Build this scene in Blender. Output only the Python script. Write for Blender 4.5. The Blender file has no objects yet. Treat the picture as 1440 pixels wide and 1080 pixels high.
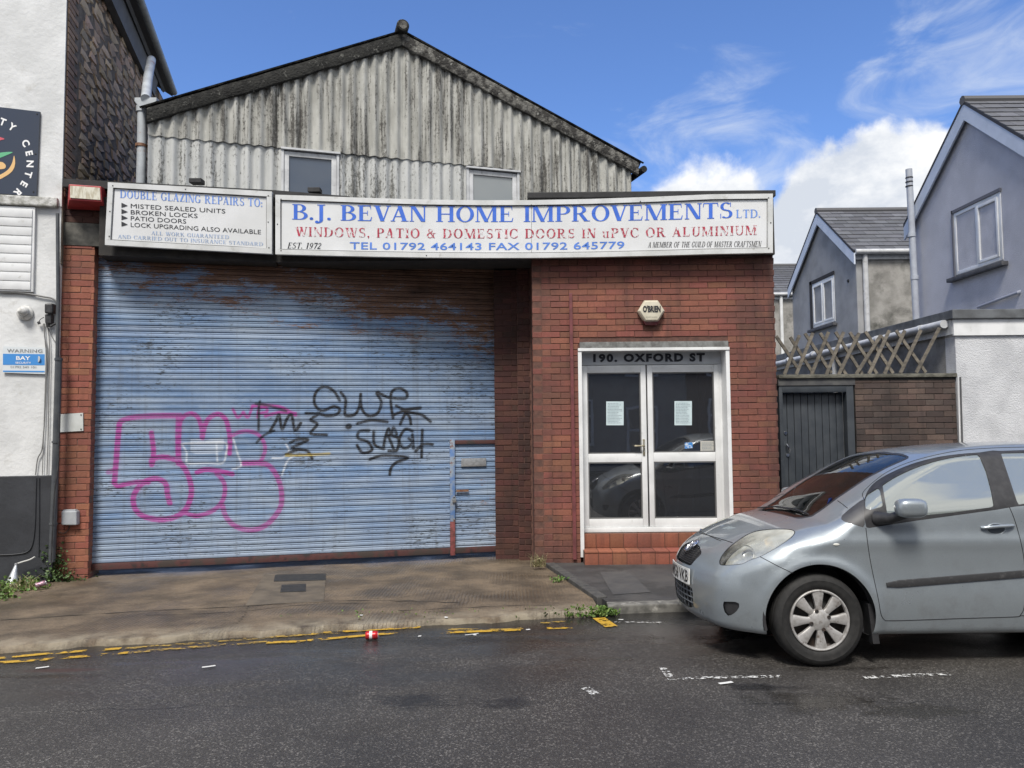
import bpy, bmesh, math, random
import numpy as np
from mathutils import Vector, Matrix
from mathutils.geometry import tessellate_polygon

random.seed(7)
rng = np.random.default_rng(7)
PI = math.pi
C = bpy.context.scene.collection
scene = bpy.context.scene

# ------------------------------------------------------------------ camera
FPX, PITCH, ROLL, EYE = 1040.0, math.radians(3.1), 0.009, 1.62
cam_data = bpy.data.cameras.new('camera')
cam_data.sensor_width = 36.0
cam_data.lens = 36.0 * FPX / 1440.0
cam_data.clip_end = 3000.0
cam = bpy.data.objects.new('camera', cam_data)
C.objects.link(cam)
RC = (Matrix.Rotation(math.pi / 2 + PITCH, 3, 'X') @ Matrix.Rotation(-ROLL, 3, 'Z'))
cam.matrix_world = Matrix.Translation((0, 0, EYE)) @ RC.to_4x4()
scene.camera = cam
R_NP = np.array(RC)

# ------------------------------------------------------------------ light
SUN_EL, SUN_AZ = 56.0, 192.0            # degrees; azimuth clockwise from +Y (the street front faces -Y)
world = bpy.data.worlds.new("World")
scene.world = world
world.use_nodes = True
SKY_STRENGTH = 0.12
sun_data = bpy.data.lights.new('sun', 'SUN')
sun_data.energy = 3.2
sun_data.angle = math.radians(16)
sun_data.color = (1.0, 0.95, 0.88)
sun = bpy.data.objects.new('sun', sun_data)
C.objects.link(sun)
_e, _a = math.radians(SUN_EL), math.radians(SUN_AZ)
sdir = Vector((math.sin(_a) * math.cos(_e), math.cos(_a) * math.cos(_e), math.sin(_e)))
sun.rotation_euler = sdir.to_track_quat('Z', 'Y').to_euler()
sun.location = (0, -3, 20)
scene.view_settings.view_transform = 'Standard'
scene.view_settings.look = 'None'
scene.view_settings.gamma = 1.0
scene.view_settings.use_curve_mapping = False
scene.view_settings.exposure = 0.5


# ------------------------------------------------------------------ node helper
class NT:
    def __init__(self, tree):
        self.t = tree
        self.n = tree.nodes
        self.l = tree.links

    def set(self, sock, v):
        if v is None:
            return
        if isinstance(v, bpy.types.NodeSocket):
            self.l.new(v, sock)
        else:
            if isinstance(v, (tuple, list)) and len(v) == 3 and sock.type == 'RGBA':
                v = (*v, 1.0)
            sock.default_value = v

    def math(self, op, a, b=None, c=None, clamp=False):
        m = self.n.new('ShaderNodeMath')
        m.operation = op
        m.use_clamp = clamp
        self.set(m.inputs[0], a)
        self.set(m.inputs[1], b)
        if c is not None:
            self.set(m.inputs[2], c)
        return m.outputs[0]

    def vmath(self, op, a, b=None, scale=None):
        m = self.n.new('ShaderNodeVectorMath')
        m.operation = op
        self.set(m.inputs[0], a)
        if b is not None:
            self.set(m.inputs[1], b)
        if scale is not None:
            self.set(m.inputs['Scale'], scale)
        return m.outputs['Value'] if op in ('LENGTH', 'DOT_PRODUCT', 'DISTANCE') else m.outputs[0]

    def pos(self, scale=(1, 1, 1), warp=None):
        g = self.n.new('ShaderNodeNewGeometry')
        out = self.vmath('MULTIPLY', g.outputs['Position'], scale)
        return out

    def noise(self, vec, scale=5, detail=5, rough=.55, dist=0.0, col=False):
        x = self.n.new('ShaderNodeTexNoise')
        self.set(x.inputs['Vector'], vec)
        x.inputs['Scale'].default_value = scale
        x.inputs['Detail'].default_value = detail
        x.inputs['Roughness'].default_value = rough
        x.inputs['Distortion'].default_value = dist
        return x.outputs['Color' if col else 'Fac']

    def voronoi(self, vec, scale=5, feature='F1', out='Distance', rnd=1.0):
        x = self.n.new('ShaderNodeTexVoronoi')
        x.feature = feature
        self.set(x.inputs['Vector'], vec)
        x.inputs['Scale'].default_value = scale
        x.inputs['Randomness'].default_value = rnd
        return x.outputs[out]

    def ramp(self, v, lo, hi, a=0.0, b=1.0, smooth=False):
        m = self.n.new('ShaderNodeMapRange')
        m.clamp = True
        if smooth:
            m.interpolation_type = 'SMOOTHSTEP'
        self.set(m.inputs['Value'], v)
        m.inputs['From Min'].default_value = lo
        m.inputs['From Max'].default_value = hi
        m.inputs['To Min'].default_value = a
        m.inputs['To Max'].default_value = b
        return m.outputs[0]

    def mix(self, f, a, b, mode='MIX'):
        m = self.n.new('ShaderNodeMix')
        m.data_type = 'RGBA'
        m.blend_type = mode
        self.set(m.inputs[0], f)
        self.set(m.inputs[6], a)
        self.set(m.inputs[7], b)
        return m.outputs[2]

    def bump(self, h, strength=.5, dist=.01, normal=None):
        b = self.n.new('ShaderNodeBump')
        b.inputs['Strength'].default_value = strength
        b.inputs['Distance'].default_value = dist
        self.set(b.inputs['Height'], h)
        if normal is not None:
            self.set(b.inputs['Normal'], normal)
        return b.outputs[0]

    def objrand(self):
        return self.n.new('ShaderNodeObjectInfo').outputs['Random']

    def hsv(self, col, h=None, s=None, v=None):
        m = self.n.new('ShaderNodeHueSaturation')
        self.set(m.inputs['Hue'], h)
        self.set(m.inputs['Saturation'], s)
        self.set(m.inputs['Value'], v)
        self.set(m.inputs['Color'], col)
        return m.outputs[0]

    def sep(self, v):
        m = self.n.new('ShaderNodeSeparateXYZ')
        self.set(m.inputs[0], v)
        return m.outputs


def newmat(name):
    m = bpy.data.materials.new(name)
    m.use_nodes = True
    t = NT(m.node_tree)
    b = m.node_tree.nodes['Principled BSDF']
    return m, t, b


def mat(name, c1, c2=None, sc=6, lo=.4, hi=.62, rough=.75, metal=0.0, bump=0.0, bsc=60, bdist=.004,
        c3=None, sc3=2.0, lo3=.5, hi3=.7, stretch=(1, 1, 1), rnd=0.0, spec=.5, coat=0.0, detail=6):
    m, t, b = newmat(name)
    p = t.pos(stretch)
    col = c1
    if c2 is not None:
        col = t.mix(t.ramp(t.noise(p, sc, detail), lo, hi), c1, c2)
    if c3 is not None:
        col = t.mix(t.ramp(t.noise(p, sc3, 7, .65), lo3, hi3), col, c3)
    if rnd:
        col = t.hsv(col, v=t.ramp(t.objrand(), 0, 1, 1 - rnd, 1 + rnd))
    t.set(b.inputs['Base Color'], col)
    b.inputs['Roughness'].default_value = rough
    b.inputs['Metallic'].default_value = metal
    b.inputs['Specular IOR Level'].default_value = spec
    b.inputs['Coat Weight'].default_value = coat
    if bump:
        t.set(b.inputs['Normal'], t.bump(t.noise(t.pos(), bsc, 4), bump, bdist))
    return m


# ------------------------------------------------------------------ projection used while measuring the place
def ray(px, py):
    d = np.array([(px - 720) / FPX, -(py - 540) / FPX, -1.0])
    return R_NP @ d


def hit(px, py, a, b=0.0):
    """point of the line of sight on the vertical plane Y = a + b X"""
    d = ray(px, py)
    t = a / (d[1] - b * d[0])
    return Vector((d[0] * t, d[1] * t, EYE + d[2] * t))


def hitx(px, py, X):
    d = ray(px, py)
    t = X / d[0]
    return Vector((X, d[1] * t, EYE + d[2] * t))


def hitz(px, py, z):
    d = ray(px, py)
    t = (z - EYE) / d[2]
    return Vector((d[0] * t, d[1] * t, z))


def project(P):
    """world points (n,3) -> photo pixels"""
    Q = (np.asarray(P, float) - np.array([0, 0, EYE])) @ R_NP
    w = np.maximum(-Q[:, 2], .2)
    return np.stack([720 + FPX * Q[:, 0] / w, 540 - FPX * Q[:, 1] / w], 1)


# ------------------------------------------------------------------ object helpers
def empty(name, loc=(0, 0, 0), label=None, cat=None, group=None, kind=None):
    o = bpy.data.objects.new(name, None)
    o.location = loc
    o.empty_display_size = .2
    C.objects.link(o)
    return tag(o, label, cat, group, kind)


def tag(o, label=None, cat=None, group=None, kind=None):
    if label: o['label'] = label
    if cat: o['category'] = cat
    if group: o['group'] = group
    if kind: o['kind'] = kind
    return o


def child(o, parent):
    """parent while keeping world coordinates (all meshes are in world space unless placed)"""
    if parent is not None:
        o.parent = parent
        M = Matrix.Identity(4)
        p = parent
        while p is not None:
            M = Matrix.LocRotScale(p.location, p.rotation_euler, p.scale) @ p.matrix_parent_inverse.copy().to_4x4() if False else M
            p = p.parent
        o.matrix_parent_inverse = worldm(parent).inverted()
    return o


def worldm(o):
    m = Matrix.LocRotScale(o.location, o.rotation_euler, o.scale)
    if o.parent is not None:
        m = worldm(o.parent) @ o.matrix_parent_inverse @ m
    return m


def link(name, me, m, parent=None, smooth=False, loc=None, rot=None):
    if m is not None and not me.materials:
        for k in (m if isinstance(m, (list, tuple)) else [m]):
            me.materials.append(k)
    if smooth:
        me.polygons.foreach_set('use_smooth', [True] * len(me.polygons))
    o = bpy.data.objects.new(name, me)
    if loc is not None: o.location = loc
    if rot is not None: o.rotation_euler = rot
    C.objects.link(o)
    return child(o, parent)


class MB:
    """a small mesh builder: lists of vertices and faces in world space"""
    def __init__(self):
        self.v, self.f, self.mi = [], [], []

    def add(self, vs, fs, mi=0):
        n = len(self.v)
        self.v += [tuple(x) for x in vs]
        self.f += [tuple(i + n for i in f) for f in fs]
        self.mi += [mi] * len(fs)
        return self

    def hexa(self, a, mi=0):
        """8 points: bottom 4 (ccw seen from outside above), top 4"""
        return self.add(a, [(3, 2, 1, 0), (4, 5, 6, 7), (0, 1, 5, 4), (1, 2, 6, 5), (2, 3, 7, 6), (3, 0, 4, 7)], mi)

    def box(self, lo, hi, mi=0):
        (x0, y0, z0), (x1, y1, z1) = lo, hi
        return self.hexa([(x0, y0, z0), (x1, y0, z0), (x1, y1, z0), (x0, y1, z0),
                          (x0, y0, z1), (x1, y0, z1), (x1, y1, z1), (x0, y1, z1)], mi)

    def slab(self, quad, depth, mi=0):
        """front quad (bl, br, tr, tl) pushed back by vector depth"""
        q = [Vector(p) for p in quad]
        d = Vector(depth)
        bl, br, tr, tl = q
        return self.hexa([bl, br, br + d, bl + d, tl, tr, tr + d, tl + d], mi)

    def prism(self, poly, d, mi=0):
        p = [Vector(x) for x in poly]
        d = Vector(d)
        n = len(p)
        tris = tessellate_polygon([p])
        vs = p + [x + d for x in p]
        fs = [tuple(t) for t in tris] + [tuple(reversed([i + n for i in t])) for t in tris]
        fs += [(i, (i + 1) % n, (i + 1) % n + n, i + n) for i in range(n)]
        return self.add(vs, fs, mi)

    def tube(self, pts, r, seg=8, mi=0, cap=True):
        pts = [Vector(p) for p in pts]
        rs = r if isinstance(r, (list, tuple)) else [r] * len(pts)
        rings = []
        up = None
        for i, p in enumerate(pts):
            a = pts[max(i - 1, 0)]
            b = pts[min(i + 1, len(pts) - 1)]
            d = (b - a).normalized()
            if up is None:
                up = Vector((0, 0, 1)) if abs(d.z) < .9 else Vector((1, 0, 0))
            s = d.cross(up).normalized()
            up = s.cross(d).normalized()
            rings.append([p + (s * math.cos(2 * PI * k / seg) + up * math.sin(2 * PI * k / seg)) * rs[i] for k in range(seg)])
        vs = [q for rg in rings for q in rg]
        fs = []
        for i in range(len(rings) - 1):
            for k in range(seg):
                a, b = i * seg + k, i * seg + (k + 1) % seg
                fs.append((a, b, b + seg, a + seg))
        if cap:
            fs.append(tuple(range(seg - 1, -1, -1)))
            fs.append(tuple((len(rings) - 1) * seg + k for k in range(seg)))
        return self.add(vs, fs, mi)

    def lathe(self, prof, origin, axis, seg=32, mi=0):
        """prof: list of (radius, along axis)"""
        o = Vector(origin); ax = Vector(axis).normalized()
        s = ax.orthogonal().normalized(); t = ax.cross(s)
        vs, fs = [], []
        for (r, h) in prof:
            for k in range(seg):
                a = 2 * PI * k / seg
                vs.append(o + ax * h + (s * math.cos(a) + t * math.sin(a)) * r)
        for i in range(len(prof) - 1):
            for k in range(seg):
                a, b = i * seg + k, i * seg + (k + 1) % seg
                fs.append((a, b, b + seg, a + seg))
        return self.add(vs, fs, mi)

    def mesh(self, name='m', fix=True):
        me = bpy.data.meshes.new(name)
        me.from_pydata(self.v, [], self.f)
        if any(self.mi):
            me.polygons.foreach_set('material_index', self.mi)
        if fix:
            bm = bmesh.new(); bm.from_mesh(me)
            bmesh.ops.recalc_face_normals(bm, faces=bm.faces)
            bm.to_mesh(me); bm.free()
        me.update()
        return me

    def build(self, name, m, parent=None, smooth=False, bevel=0.0, fix=True):
        me = self.mesh(name, fix)
        if bevel:
            bm = bmesh.new(); bm.from_mesh(me)
            bmesh.ops.bevel(bm, geom=[e for e in bm.edges if len(e.link_faces) == 2 and e.calc_face_angle(0) > .6],
                            offset=bevel, segments=2, affect='EDGES', profile=.6, clamp_overlap=True)
            bm.to_mesh(me); bm.free()
        o = link(name, me, m, parent, smooth)
        if smooth:
            smooth_by_angle(me)
        return o


def smooth_by_angle(me, ang=.7):
    bm = bmesh.new(); bm.from_mesh(me)
    for e in bm.edges:
        e.smooth = not (len(e.link_faces) == 2 and e.calc_face_angle(0) > ang)
    for f in bm.faces: f.smooth = True
    bm.to_mesh(me); bm.free()


def spline(pts, n=8, closed=False):
    P = [np.array(p, float) for p in pts]
    out = []
    N = len(P)
    rngi = range(N if closed else N - 1)
    for i in rngi:
        p1, p2 = P[i], P[(i + 1) % N]
        p0 = P[(i - 1) % N] if (closed or i > 0) else p1
        p3 = P[(i + 2) % N] if (closed or i + 2 < N) else p2
        for k in range(n):
            t = k / n
            out.append(.5 * ((2 * p1) + (-p0 + p2) * t + (2 * p0 - 5 * p1 + 4 * p2 - p3) * t * t + (-p0 + 3 * p1 - 3 * p2 + p3) * t**3))
    if not closed:
        out.append(P[-1])
    return [tuple(o) for o in out]


# zoom-crop coordinates -> photo pixels, used to carve the panels
def zc(pts, ox=930, oy=610, s=2.8235):
    return [(ox + p[0] / s, oy + p[1] / s) for p in pts]


def zc2(pts):
    return zc(pts, 935, 740, 6.75)


CHROME = mat('chrome', (.7, .7, .72), rough=.12, metal=1)
# ================================================================== sky
t = NT(world.node_tree)
bg = world.node_tree.nodes['Background']
sky = t.n.new('ShaderNodeTexSky')
sky.sky_type = 'NISHITA'
sky.sun_disc = False
sky.sun_elevation = math.radians(SUN_EL)
sky.sun_rotation = math.radians(SUN_AZ)
sky.air_density = 1.0
sky.dust_density = .3
sky.ozone_density = 2.5
tc = t.n.new('ShaderNodeTexCoord')
d = tc.outputs['Generated']
dz = t.sep(d)[2]
# the sky texture shows black under the horizon: read it a little above
def unit(px_, py_):
    r = ray(px_, py_); r = r / np.linalg.norm(r); return tuple(float(v) for v in r)
n1 = t.noise(d, 5.2, 9, .60, .25)
n2 = t.noise(t.vmath('MULTIPLY', d, (2.2, 2.2, 5.5)), 2.6, 9, .62, 1.1)
n3 = t.noise(d, 1.9, 5, .5)
def blob_(px_, py_, rad, soft):
    dist = t.vmath('DISTANCE', d, unit(px_, py_))
    return t.ramp(dist, rad - soft, rad + soft, 1.0, 0.0, True)
def add_(*a):
    o = a[0]
    for b_ in a[1:]: o = t.math('ADD', o, b_)
    return o
cu_bias = t.math('MAXIMUM', t.math('MAXIMUM', blob_(1235, 330, .135, .085), blob_(1120, 420, .13, .08)), t.math('MAXIMUM', blob_(1330, 380, .15, .09), blob_(980, 330, .10, .09)))
cu_bias = t.math('MAXIMUM', cu_bias, t.ramp(add_(dz, t.math('MULTIPLY', n3, .55)), .36, .52, 1.0, 0.0, True))
cu_bias = t.math('MAXIMUM', cu_bias, t.math('MULTIPLY', t.ramp(t.sep(d)[1], .25, -.25, 0, 1), t.ramp(n3, .30, .52, .25, .95)))  # extra cloud behind the camera, out of view, thickened for neutral fill light
cum = t.ramp(add_(t.math('MULTIPLY', t.math('SUBTRACT', n1, .5), 1.15), cu_bias), .50, .66, 0, 1, True)
wb = t.math('MAXIMUM', t.math('MAXIMUM', blob_(1000, 190, .13, .13), blob_(1230, 120, .06, .07)), t.math('MAXIMUM', blob_(1390, 110, .16, .12), blob_(960, 245, .14, .08)))
wb = t.math('MAXIMUM', wb, t.ramp(dz, .95, .3, .28, .38))
wisp = t.ramp(add_(t.math('MULTIPLY', t.math('SUBTRACT', n2, .5), 1.5), t.math('MULTIPLY', wb, .60)), .38, 1.0, 0, .62, True)
shade = t.ramp(t.math('ADD', t.noise(t.vmath('MULTIPLY', d, (1, 1, 1.6)), 8, 8, .62), t.ramp(dz, .28, .50, -.10, .10)), .36, .60)
ccol = t.mix(shade, (4.1, 4.4, 4.9), (6.6, 6.6, 6.55))
skyc = t.mix(1.0, sky.outputs[0], (.70, .86, 1.16), 'MULTIPLY')
col = t.mix(wisp, skyc, (4.6, 5.0, 5.6))
col = t.mix(cum, col, ccol)
col = t.mix(t.ramp(dz, -.02, .01, 1, 0), col, (2.6, 2.7, 2.9))
t.set(bg.inputs['Color'], col)
bg.inputs['Strength'].default_value = SKY_STRENGTH

# ================================================================== ground, road, pavements
def m_asphalt():
    m, t, b = newmat('wet_asphalt')
    p = t.pos()
    agg = t.voronoi(p, 118, out='Color')
    aggv = t.sep(agg)[0]
    speck = t.math('MULTIPLY', t.ramp(aggv, .74, 1.0), t.ramp(t.noise(p, 1.8, 5), .35, .65, .45, 1.0))
    big = t.noise(p, .9, 6, .6)
    col = t.mix(t.ramp(big, .35, .7), (.036, .033, .030), (.064, .059, .053))
    col = t.mix(t.math('MULTIPLY', speck, .75), col, (.25, .235, .215))
    col = t.mix(t.ramp(t.noise(p, 85, 5), .50, .68, 0, .85), col, (.011, .010, .010))
    # wetness
    x, y, z = t.sep(p)
    w = t.noise(t.vmath('MULTIPLY', p, (.5, 1.2, 1)), 1.6, 6, .62, .3)
    wet = t.ramp(w, .38, .56)
    wet = t.math('MULTIPLY', wet, t.ramp(t.math('ADD', t.math('SUBTRACT', y, t.math('MULTIPLY', x, .11)), t.math('MULTIPLY', t.noise(p, 1.4, 5), .8)), 4.7, 5.9, .30, 1.0))
    gut = t.ramp(z, -.012, -.05)                    # low ground along the kerb holds the water
    wet = t.math('MAXIMUM', wet, t.math('MULTIPLY', gut, t.ramp(t.noise(p, 4, 5), .32, .5)), clamp=True)
    def patch(cx, cy, rx, ry, k=.45):
        dd = t.vmath('LENGTH', t.vmath('MULTIPLY', t.vmath('SUBTRACT', p, (cx, cy, 0)), (1 / rx, 1 / ry, 0)))
        return t.ramp(t.math('ADD', dd, t.math('MULTIPLY', t.math('SUBTRACT', t.noise(p, 7, 7, .7), .5), 3.2)), .35, 1.15, 1, 0)
    pot = None
    shine = None
    for (qx, qy, rx, ry) in ((1150, 985, .42, .20), (1290, 1000, .35, .12), (960, 898, .55, .10), (700, 886, .9, .05), (250, 925, .9, .07), (860, 925, .30, .05), (1180, 940, .5, .05)):
        g = hitz(qx, qy, 0)
        v = patch(g.x, g.y, rx, ry)
        shine = v if shine is None else t.math('MAXIMUM', shine, v)
    for (qx, qy, rx, ry) in ((712, 987, .15, .10), (585, 985, .22, .14), (1060, 966, .2, .06), (660, 800 + 95, 1.2, .12), (60, 945, .5, .05)):
        g = hitz(qx, qy, 0)
        v = patch(g.x, g.y, rx, ry)
        pot = v if pot is None else t.math('MAXIMUM', pot, v)
    col = t.mix(t.math('MULTIPLY', wet, .50), col, (.026, .025, .025))
    gut2 = t.math('MULTIPLY', t.ramp(t.math('ADD', z, t.math('MULTIPLY', t.math('SUBTRACT', t.noise(p, 5, 5), .5), .03)), -.030, -.050), .92)  # wet gutter band, darkened further as the ragged shadow under the driveway lip
    wet = t.math('MAXIMUM', wet, t.math('MAXIMUM', shine, gut2))
    col = t.mix(t.math('MAXIMUM', gut2, t.math('MULTIPLY', shine, .6)), col, (.018, .017, .016))
    col = t.mix(t.math('MULTIPLY', pot, .7), col, (.010, .010, .011))
    # rusty stain by the yellow lines
    g = hitz(85, 940, -.02)
    dd = t.vmath('LENGTH', t.vmath('MULTIPLY', t.vmath('SUBTRACT', p, (g.x, g.y, 0)), (1 / .35, 1 / .06, 0)))
    col = t.mix(t.ramp(dd, .3, 1, .6, 0), col, (.05, .015, .012))
    # old trench seam across the carriageway
    cr = t.math('ABSOLUTE', t.math('SUBTRACT', t.math('ADD', y, t.math('MULTIPLY', t.noise(p, 2.5, 6), .30)), 4.52))
    crm = t.math('MULTIPLY', t.ramp(cr, .002, .007, 1, 0), t.ramp(t.noise(p, .8, 2), .46, .55))
    col = t.mix(t.math('MULTIPLY', crm, .8), col, (.006, .006, .006))
    t.set(b.inputs['Base Color'], col)
    t.set(b.inputs['Roughness'], t.math('SUBTRACT', t.math('SUBTRACT', t.math('SUBTRACT', .56, t.math('MULTIPLY', wet, .34)), t.math('MULTIPLY', shine, .17)), t.math('MULTIPLY', pot, .15)))
    b.inputs['Specular IOR Level'].default_value = .5
    h = t.math('ADD', t.math('MULTIPLY', aggv, .7), t.noise(p, 160, 3))
    h = t.math('SUBTRACT', h, t.math('MULTIPLY', pot, 2.0))
    dry = t.math('SUBTRACT', 1.0, t.math('MULTIPLY', wet, .80))
    bp = t.n.new('ShaderNodeBump'); bp.inputs['Distance'].default_value = .006
    t.set(bp.inputs['Strength'], t.math('MULTIPLY', dry, .9)); t.set(bp.inputs['Height'], h)
    t.set(b.inputs['Normal'], bp.outputs[0])
    return m


def m_concrete_drive():
    m, t, b = newmat('brushed_concrete')
    p = t.pos()
    col = t.mix(t.ramp(t.noise(p, 2.2, 8, .65), .38, .60), (.190, .142, .094), (.078, .058, .039))
    col = t.mix(t.ramp(t.noise(p, 75, 6, .7), .44, .66, 0, .75), col, (.045, .036, .026))
    col = t.mix(t.ramp(t.noise(p, 130, 4), .58, .72, 0, .6), col, (.30, .25, .18))
    col = t.mix(t.ramp(t.noise(p, 9, 7, .7), .60, .74, 0, .8), col, (.040, .040, .024))
    x, y, z = t.sep(p)
    u = t.math('SUBTRACT', x, t.math('MULTIPLY', y, .9))
    wv = t.n.new('ShaderNodeTexWave'); wv.wave_type = 'BANDS'; wv.bands_direction = 'X'
    wv.inputs['Scale'].default_value = 9; wv.inputs['Distortion'].default_value = 4.0; wv.inputs['Detail'].default_value = 3; wv.inputs['Detail Scale'].default_value = 3
    t.set(wv.inputs['Vector'], t.vmath('MULTIPLY', p, (1, .25, 0)))
    g = t.math('MULTIPLY', wv.outputs['Fac'], t.ramp(t.noise(p, 1.3, 4), .42, .60))
    col = t.mix(t.math('MULTIPLY', g, .50), col, (.06, .05, .038))
    edge = t.ramp(t.math('SUBTRACT', y, t.math('MULTIPLY', x, .2)), 6.44, 6.75, 1, 0)
    pale = t.math('MULTIPLY', edge, t.ramp(t.noise(p, 6, 5), .35, .6))
    col = t.mix(t.math('MULTIPLY', pale, .75), col, (.31, .27, .20))
    wet = t.ramp(t.noise(p, 1.3, 5), .4, .6)
    t.set(b.inputs['Base Color'], col)
    t.set(b.inputs['Roughness'], t.math('SUBTRACT', .78, t.math('MULTIPLY', wet, .38)))
    h = t.math('ADD', t.math('MULTIPLY', g, 1.2), t.math('MULTIPLY', t.noise(p, 60, 6, .7), 1.5))
    t.set(b.inputs['Normal'], t.bump(h, .7, .008))
    return m


ASPH = m_asphalt()
DRIVE = m_concrete_drive()
PAVE = mat('tarmac_pavement', (.040, .040, .042), (.060, .058, .056), 3, rough=.6, bump=.5, bsc=180, bdist=.003, c3=(.03, .03, .03), sc3=1.2, lo3=.48, hi3=.56)
KERBM = mat('kerb_concrete', (.17, .165, .15), (.09, .088, .08), 16, rough=.8, bump=.5, bsc=90, bdist=.003, c3=(.35, .34, .31), sc3=9, lo3=.58, hi3=.68)
DARKKERB = mat('dark_kerb', (.045, .045, .045), (.075, .073, .068), 12, rough=.75, bump=.5, bsc=120, bdist=.003)
SOIL = mat('bare_ground', (.06, .055, .045), (.09, .085, .07), 1.5, rough=.95)


def kerb_y(x):
    if x < .5: return 6.44 + .2 * x
    if x > 1.7: return 6.70
    q = (x - .5) / 1.2
    return 6.54 + (6.70 - 6.54) * (q * (2 - q)) if True else 0


xs = sorted(set([-60, -30, -15, -9] + [round(-6 + .25 * i, 3) for i in range(40)] + [4.2, 6, 9, 15, 30, 60]))
offs = [-.02, .03, .10, .25, .5, .8, 1.2, 1.8, 2.4, 3.0, 4, 6, 10, 40]
vs, fs = [], []
for x in xs:
    for o_ in offs:
        z = -.062 * max(0, 1 - o_ / 1.7)**1.3
        vs.append((x, kerb_y(x) - o_, z))
n = len(offs)
for i in range(len(xs) - 1):
    for j in range(n - 1):
        a = i * n + j
        fs.append((a, a + n, a + n + 1, a + 1))
road = MB().add(vs, fs).build('road', ASPH, smooth=True)
if road.data.polygons[0].normal.z < 0: road.data.flip_normals()
tag(road, kind='structure')
g = MB().box((-400, -400, -.5), (400, 900, -.30)).build('ground', SOIL); tag(g, kind='structure')

SHUT = lambda px_, py_: hit(px_, py_, 9.75, .22)
A_ = hitz(765, 793, -.05); A2_ = hitz(838, 846, -.0)
# driveway slab of brushed concrete: a grid between the kerb and the shop front
def back_y(x):
    return 9.95 + .22 * x
cols = [-14, -9] + [-6 + .07 * i for i in range(97)]
cols = [c for c in cols if c < .74] + [.74]
vs, fs = [], []
rows = 22
def drive_z(x, y):
    k0 = kerb_y(x); s = (y - k0) / 3.2
    return -.008 - .093 * min(1, max(0, s)) + .004 * math.sin(3 * x + y)
for x in cols:
    for j in range(rows + 1):
        y = kerb_y(x) + (back_y(min(x, .3)) + .1 - kerb_y(x)) * j / rows
        wob = .022 * math.sin(7.3 * x) + .018 * math.sin(17 * x + 1) + .012 * math.sin(41 * x) if j == 0 else 0
        vs.append((x, y + wob, drive_z(x, y) - (.006 if j == 0 else 0)))
for i in range(len(cols) - 1):
    for j in range(rows):
        a = i * (rows + 1) + j
        fs.append((a, a + rows + 1, a + rows + 2, a + 1))
# down-turned front edge
nv = len(vs)
for i, x in enumerate(cols):
    v = vs[i * (rows + 1)]
    vs.append((v[0], v[1] - .02, v[2] - .03)); vs.append((v[0], v[1] - .02, -.12))
for i in range(len(cols) - 1):
    a = nv + i * 2
    fs += [(i * (rows + 1), a, a + 2, (i + 1) * (rows + 1)), (a, a + 1, a + 3, a + 2)]
dv = MB().add(vs, fs).build('driveway', DRIVE, smooth=True)
tag(dv, kind='structure')
# inset patch with its access covers
pc = [hitz(345, 852, -.04), hitz(455, 848, -.04), hitz(459, 806, -.07), hitz(372, 806, -.07)]
vsp = [Vector((p.x, p.y, drive_z(p.x, p.y))) for p in pc]
ic = MB(); ic.add([v + Vector((0, 0, .005)) for v in vsp] + [v - Vector((0, 0, .03)) for v in vsp], [(0, 1, 2, 3), (0, 4, 5, 1), (1, 5, 6, 2), (2, 6, 7, 3), (3, 7, 4, 0)])
ptch = ic.build('concrete_patch', mat('patched_concrete', (.125, .102, .075), (.075, .062, .048), 5, rough=.8, bump=.5, bsc=70), dv)
for (x0, y0, x1, y1) in ((387, 813, 458, 806), (396, 831, 430, 823)):
    q = [hitz(x0 - 2, y0 + 4, -.06), hitz(x1, y0 + 3, -.06), hitz(x1, y1 - 1, -.06), hitz(x0, y1, -.06)]
    q = [Vector((p.x, p.y, drive_z(p.x, p.y) + .009)) for p in q]
    MB().add(q + [v - Vector((0, 0, .03)) for v in q], [(0, 1, 2, 3), (0, 4, 5, 1), (1, 5, 6, 2), (2, 6, 7, 3), (3, 7, 4, 0)]).build('access_cover', mat('bitumen_patch', (.016, .016, .016), (.03, .028, .026), 14, rough=.6, bump=.5), dv)
# cracks across the slab
CRK = mat('crack_filler', (.022, .019, .015), rough=.9)
def crack(pts, w=.006):
    P = [hitz(*p, -.04) for p in spline(pts, 6)]
    vs, fs = [], []
    for i, p in enumerate(P):
        z = drive_z(p.x, p.y) + .004
        ww = w * (1 + .6 * math.sin(i * 1.7))
        j = .012 * math.sin(i * 2.9)
        vs += [(p.x + j, p.y - ww + j, z), (p.x + j, p.y + ww + j, z)]
    for i in range(len(P) - 1):
        a = 2 * i; fs.append((a, a + 2, a + 3, a + 1))
    MB().add(vs, fs).build('crack', CRK, dv, fix=False)
crack([(0, 873), (120, 866), (240, 858), (345, 853), (455, 847), (560, 846), (650, 850)])
crack([(332, 882), (340, 873), (346, 862), (350, 852)], .004)
crack([(205, 867), (330, 862), (420, 853), (520, 850)], .004)
crack([(560, 862), (640, 858), (720, 856), (790, 856)], .004)

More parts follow.
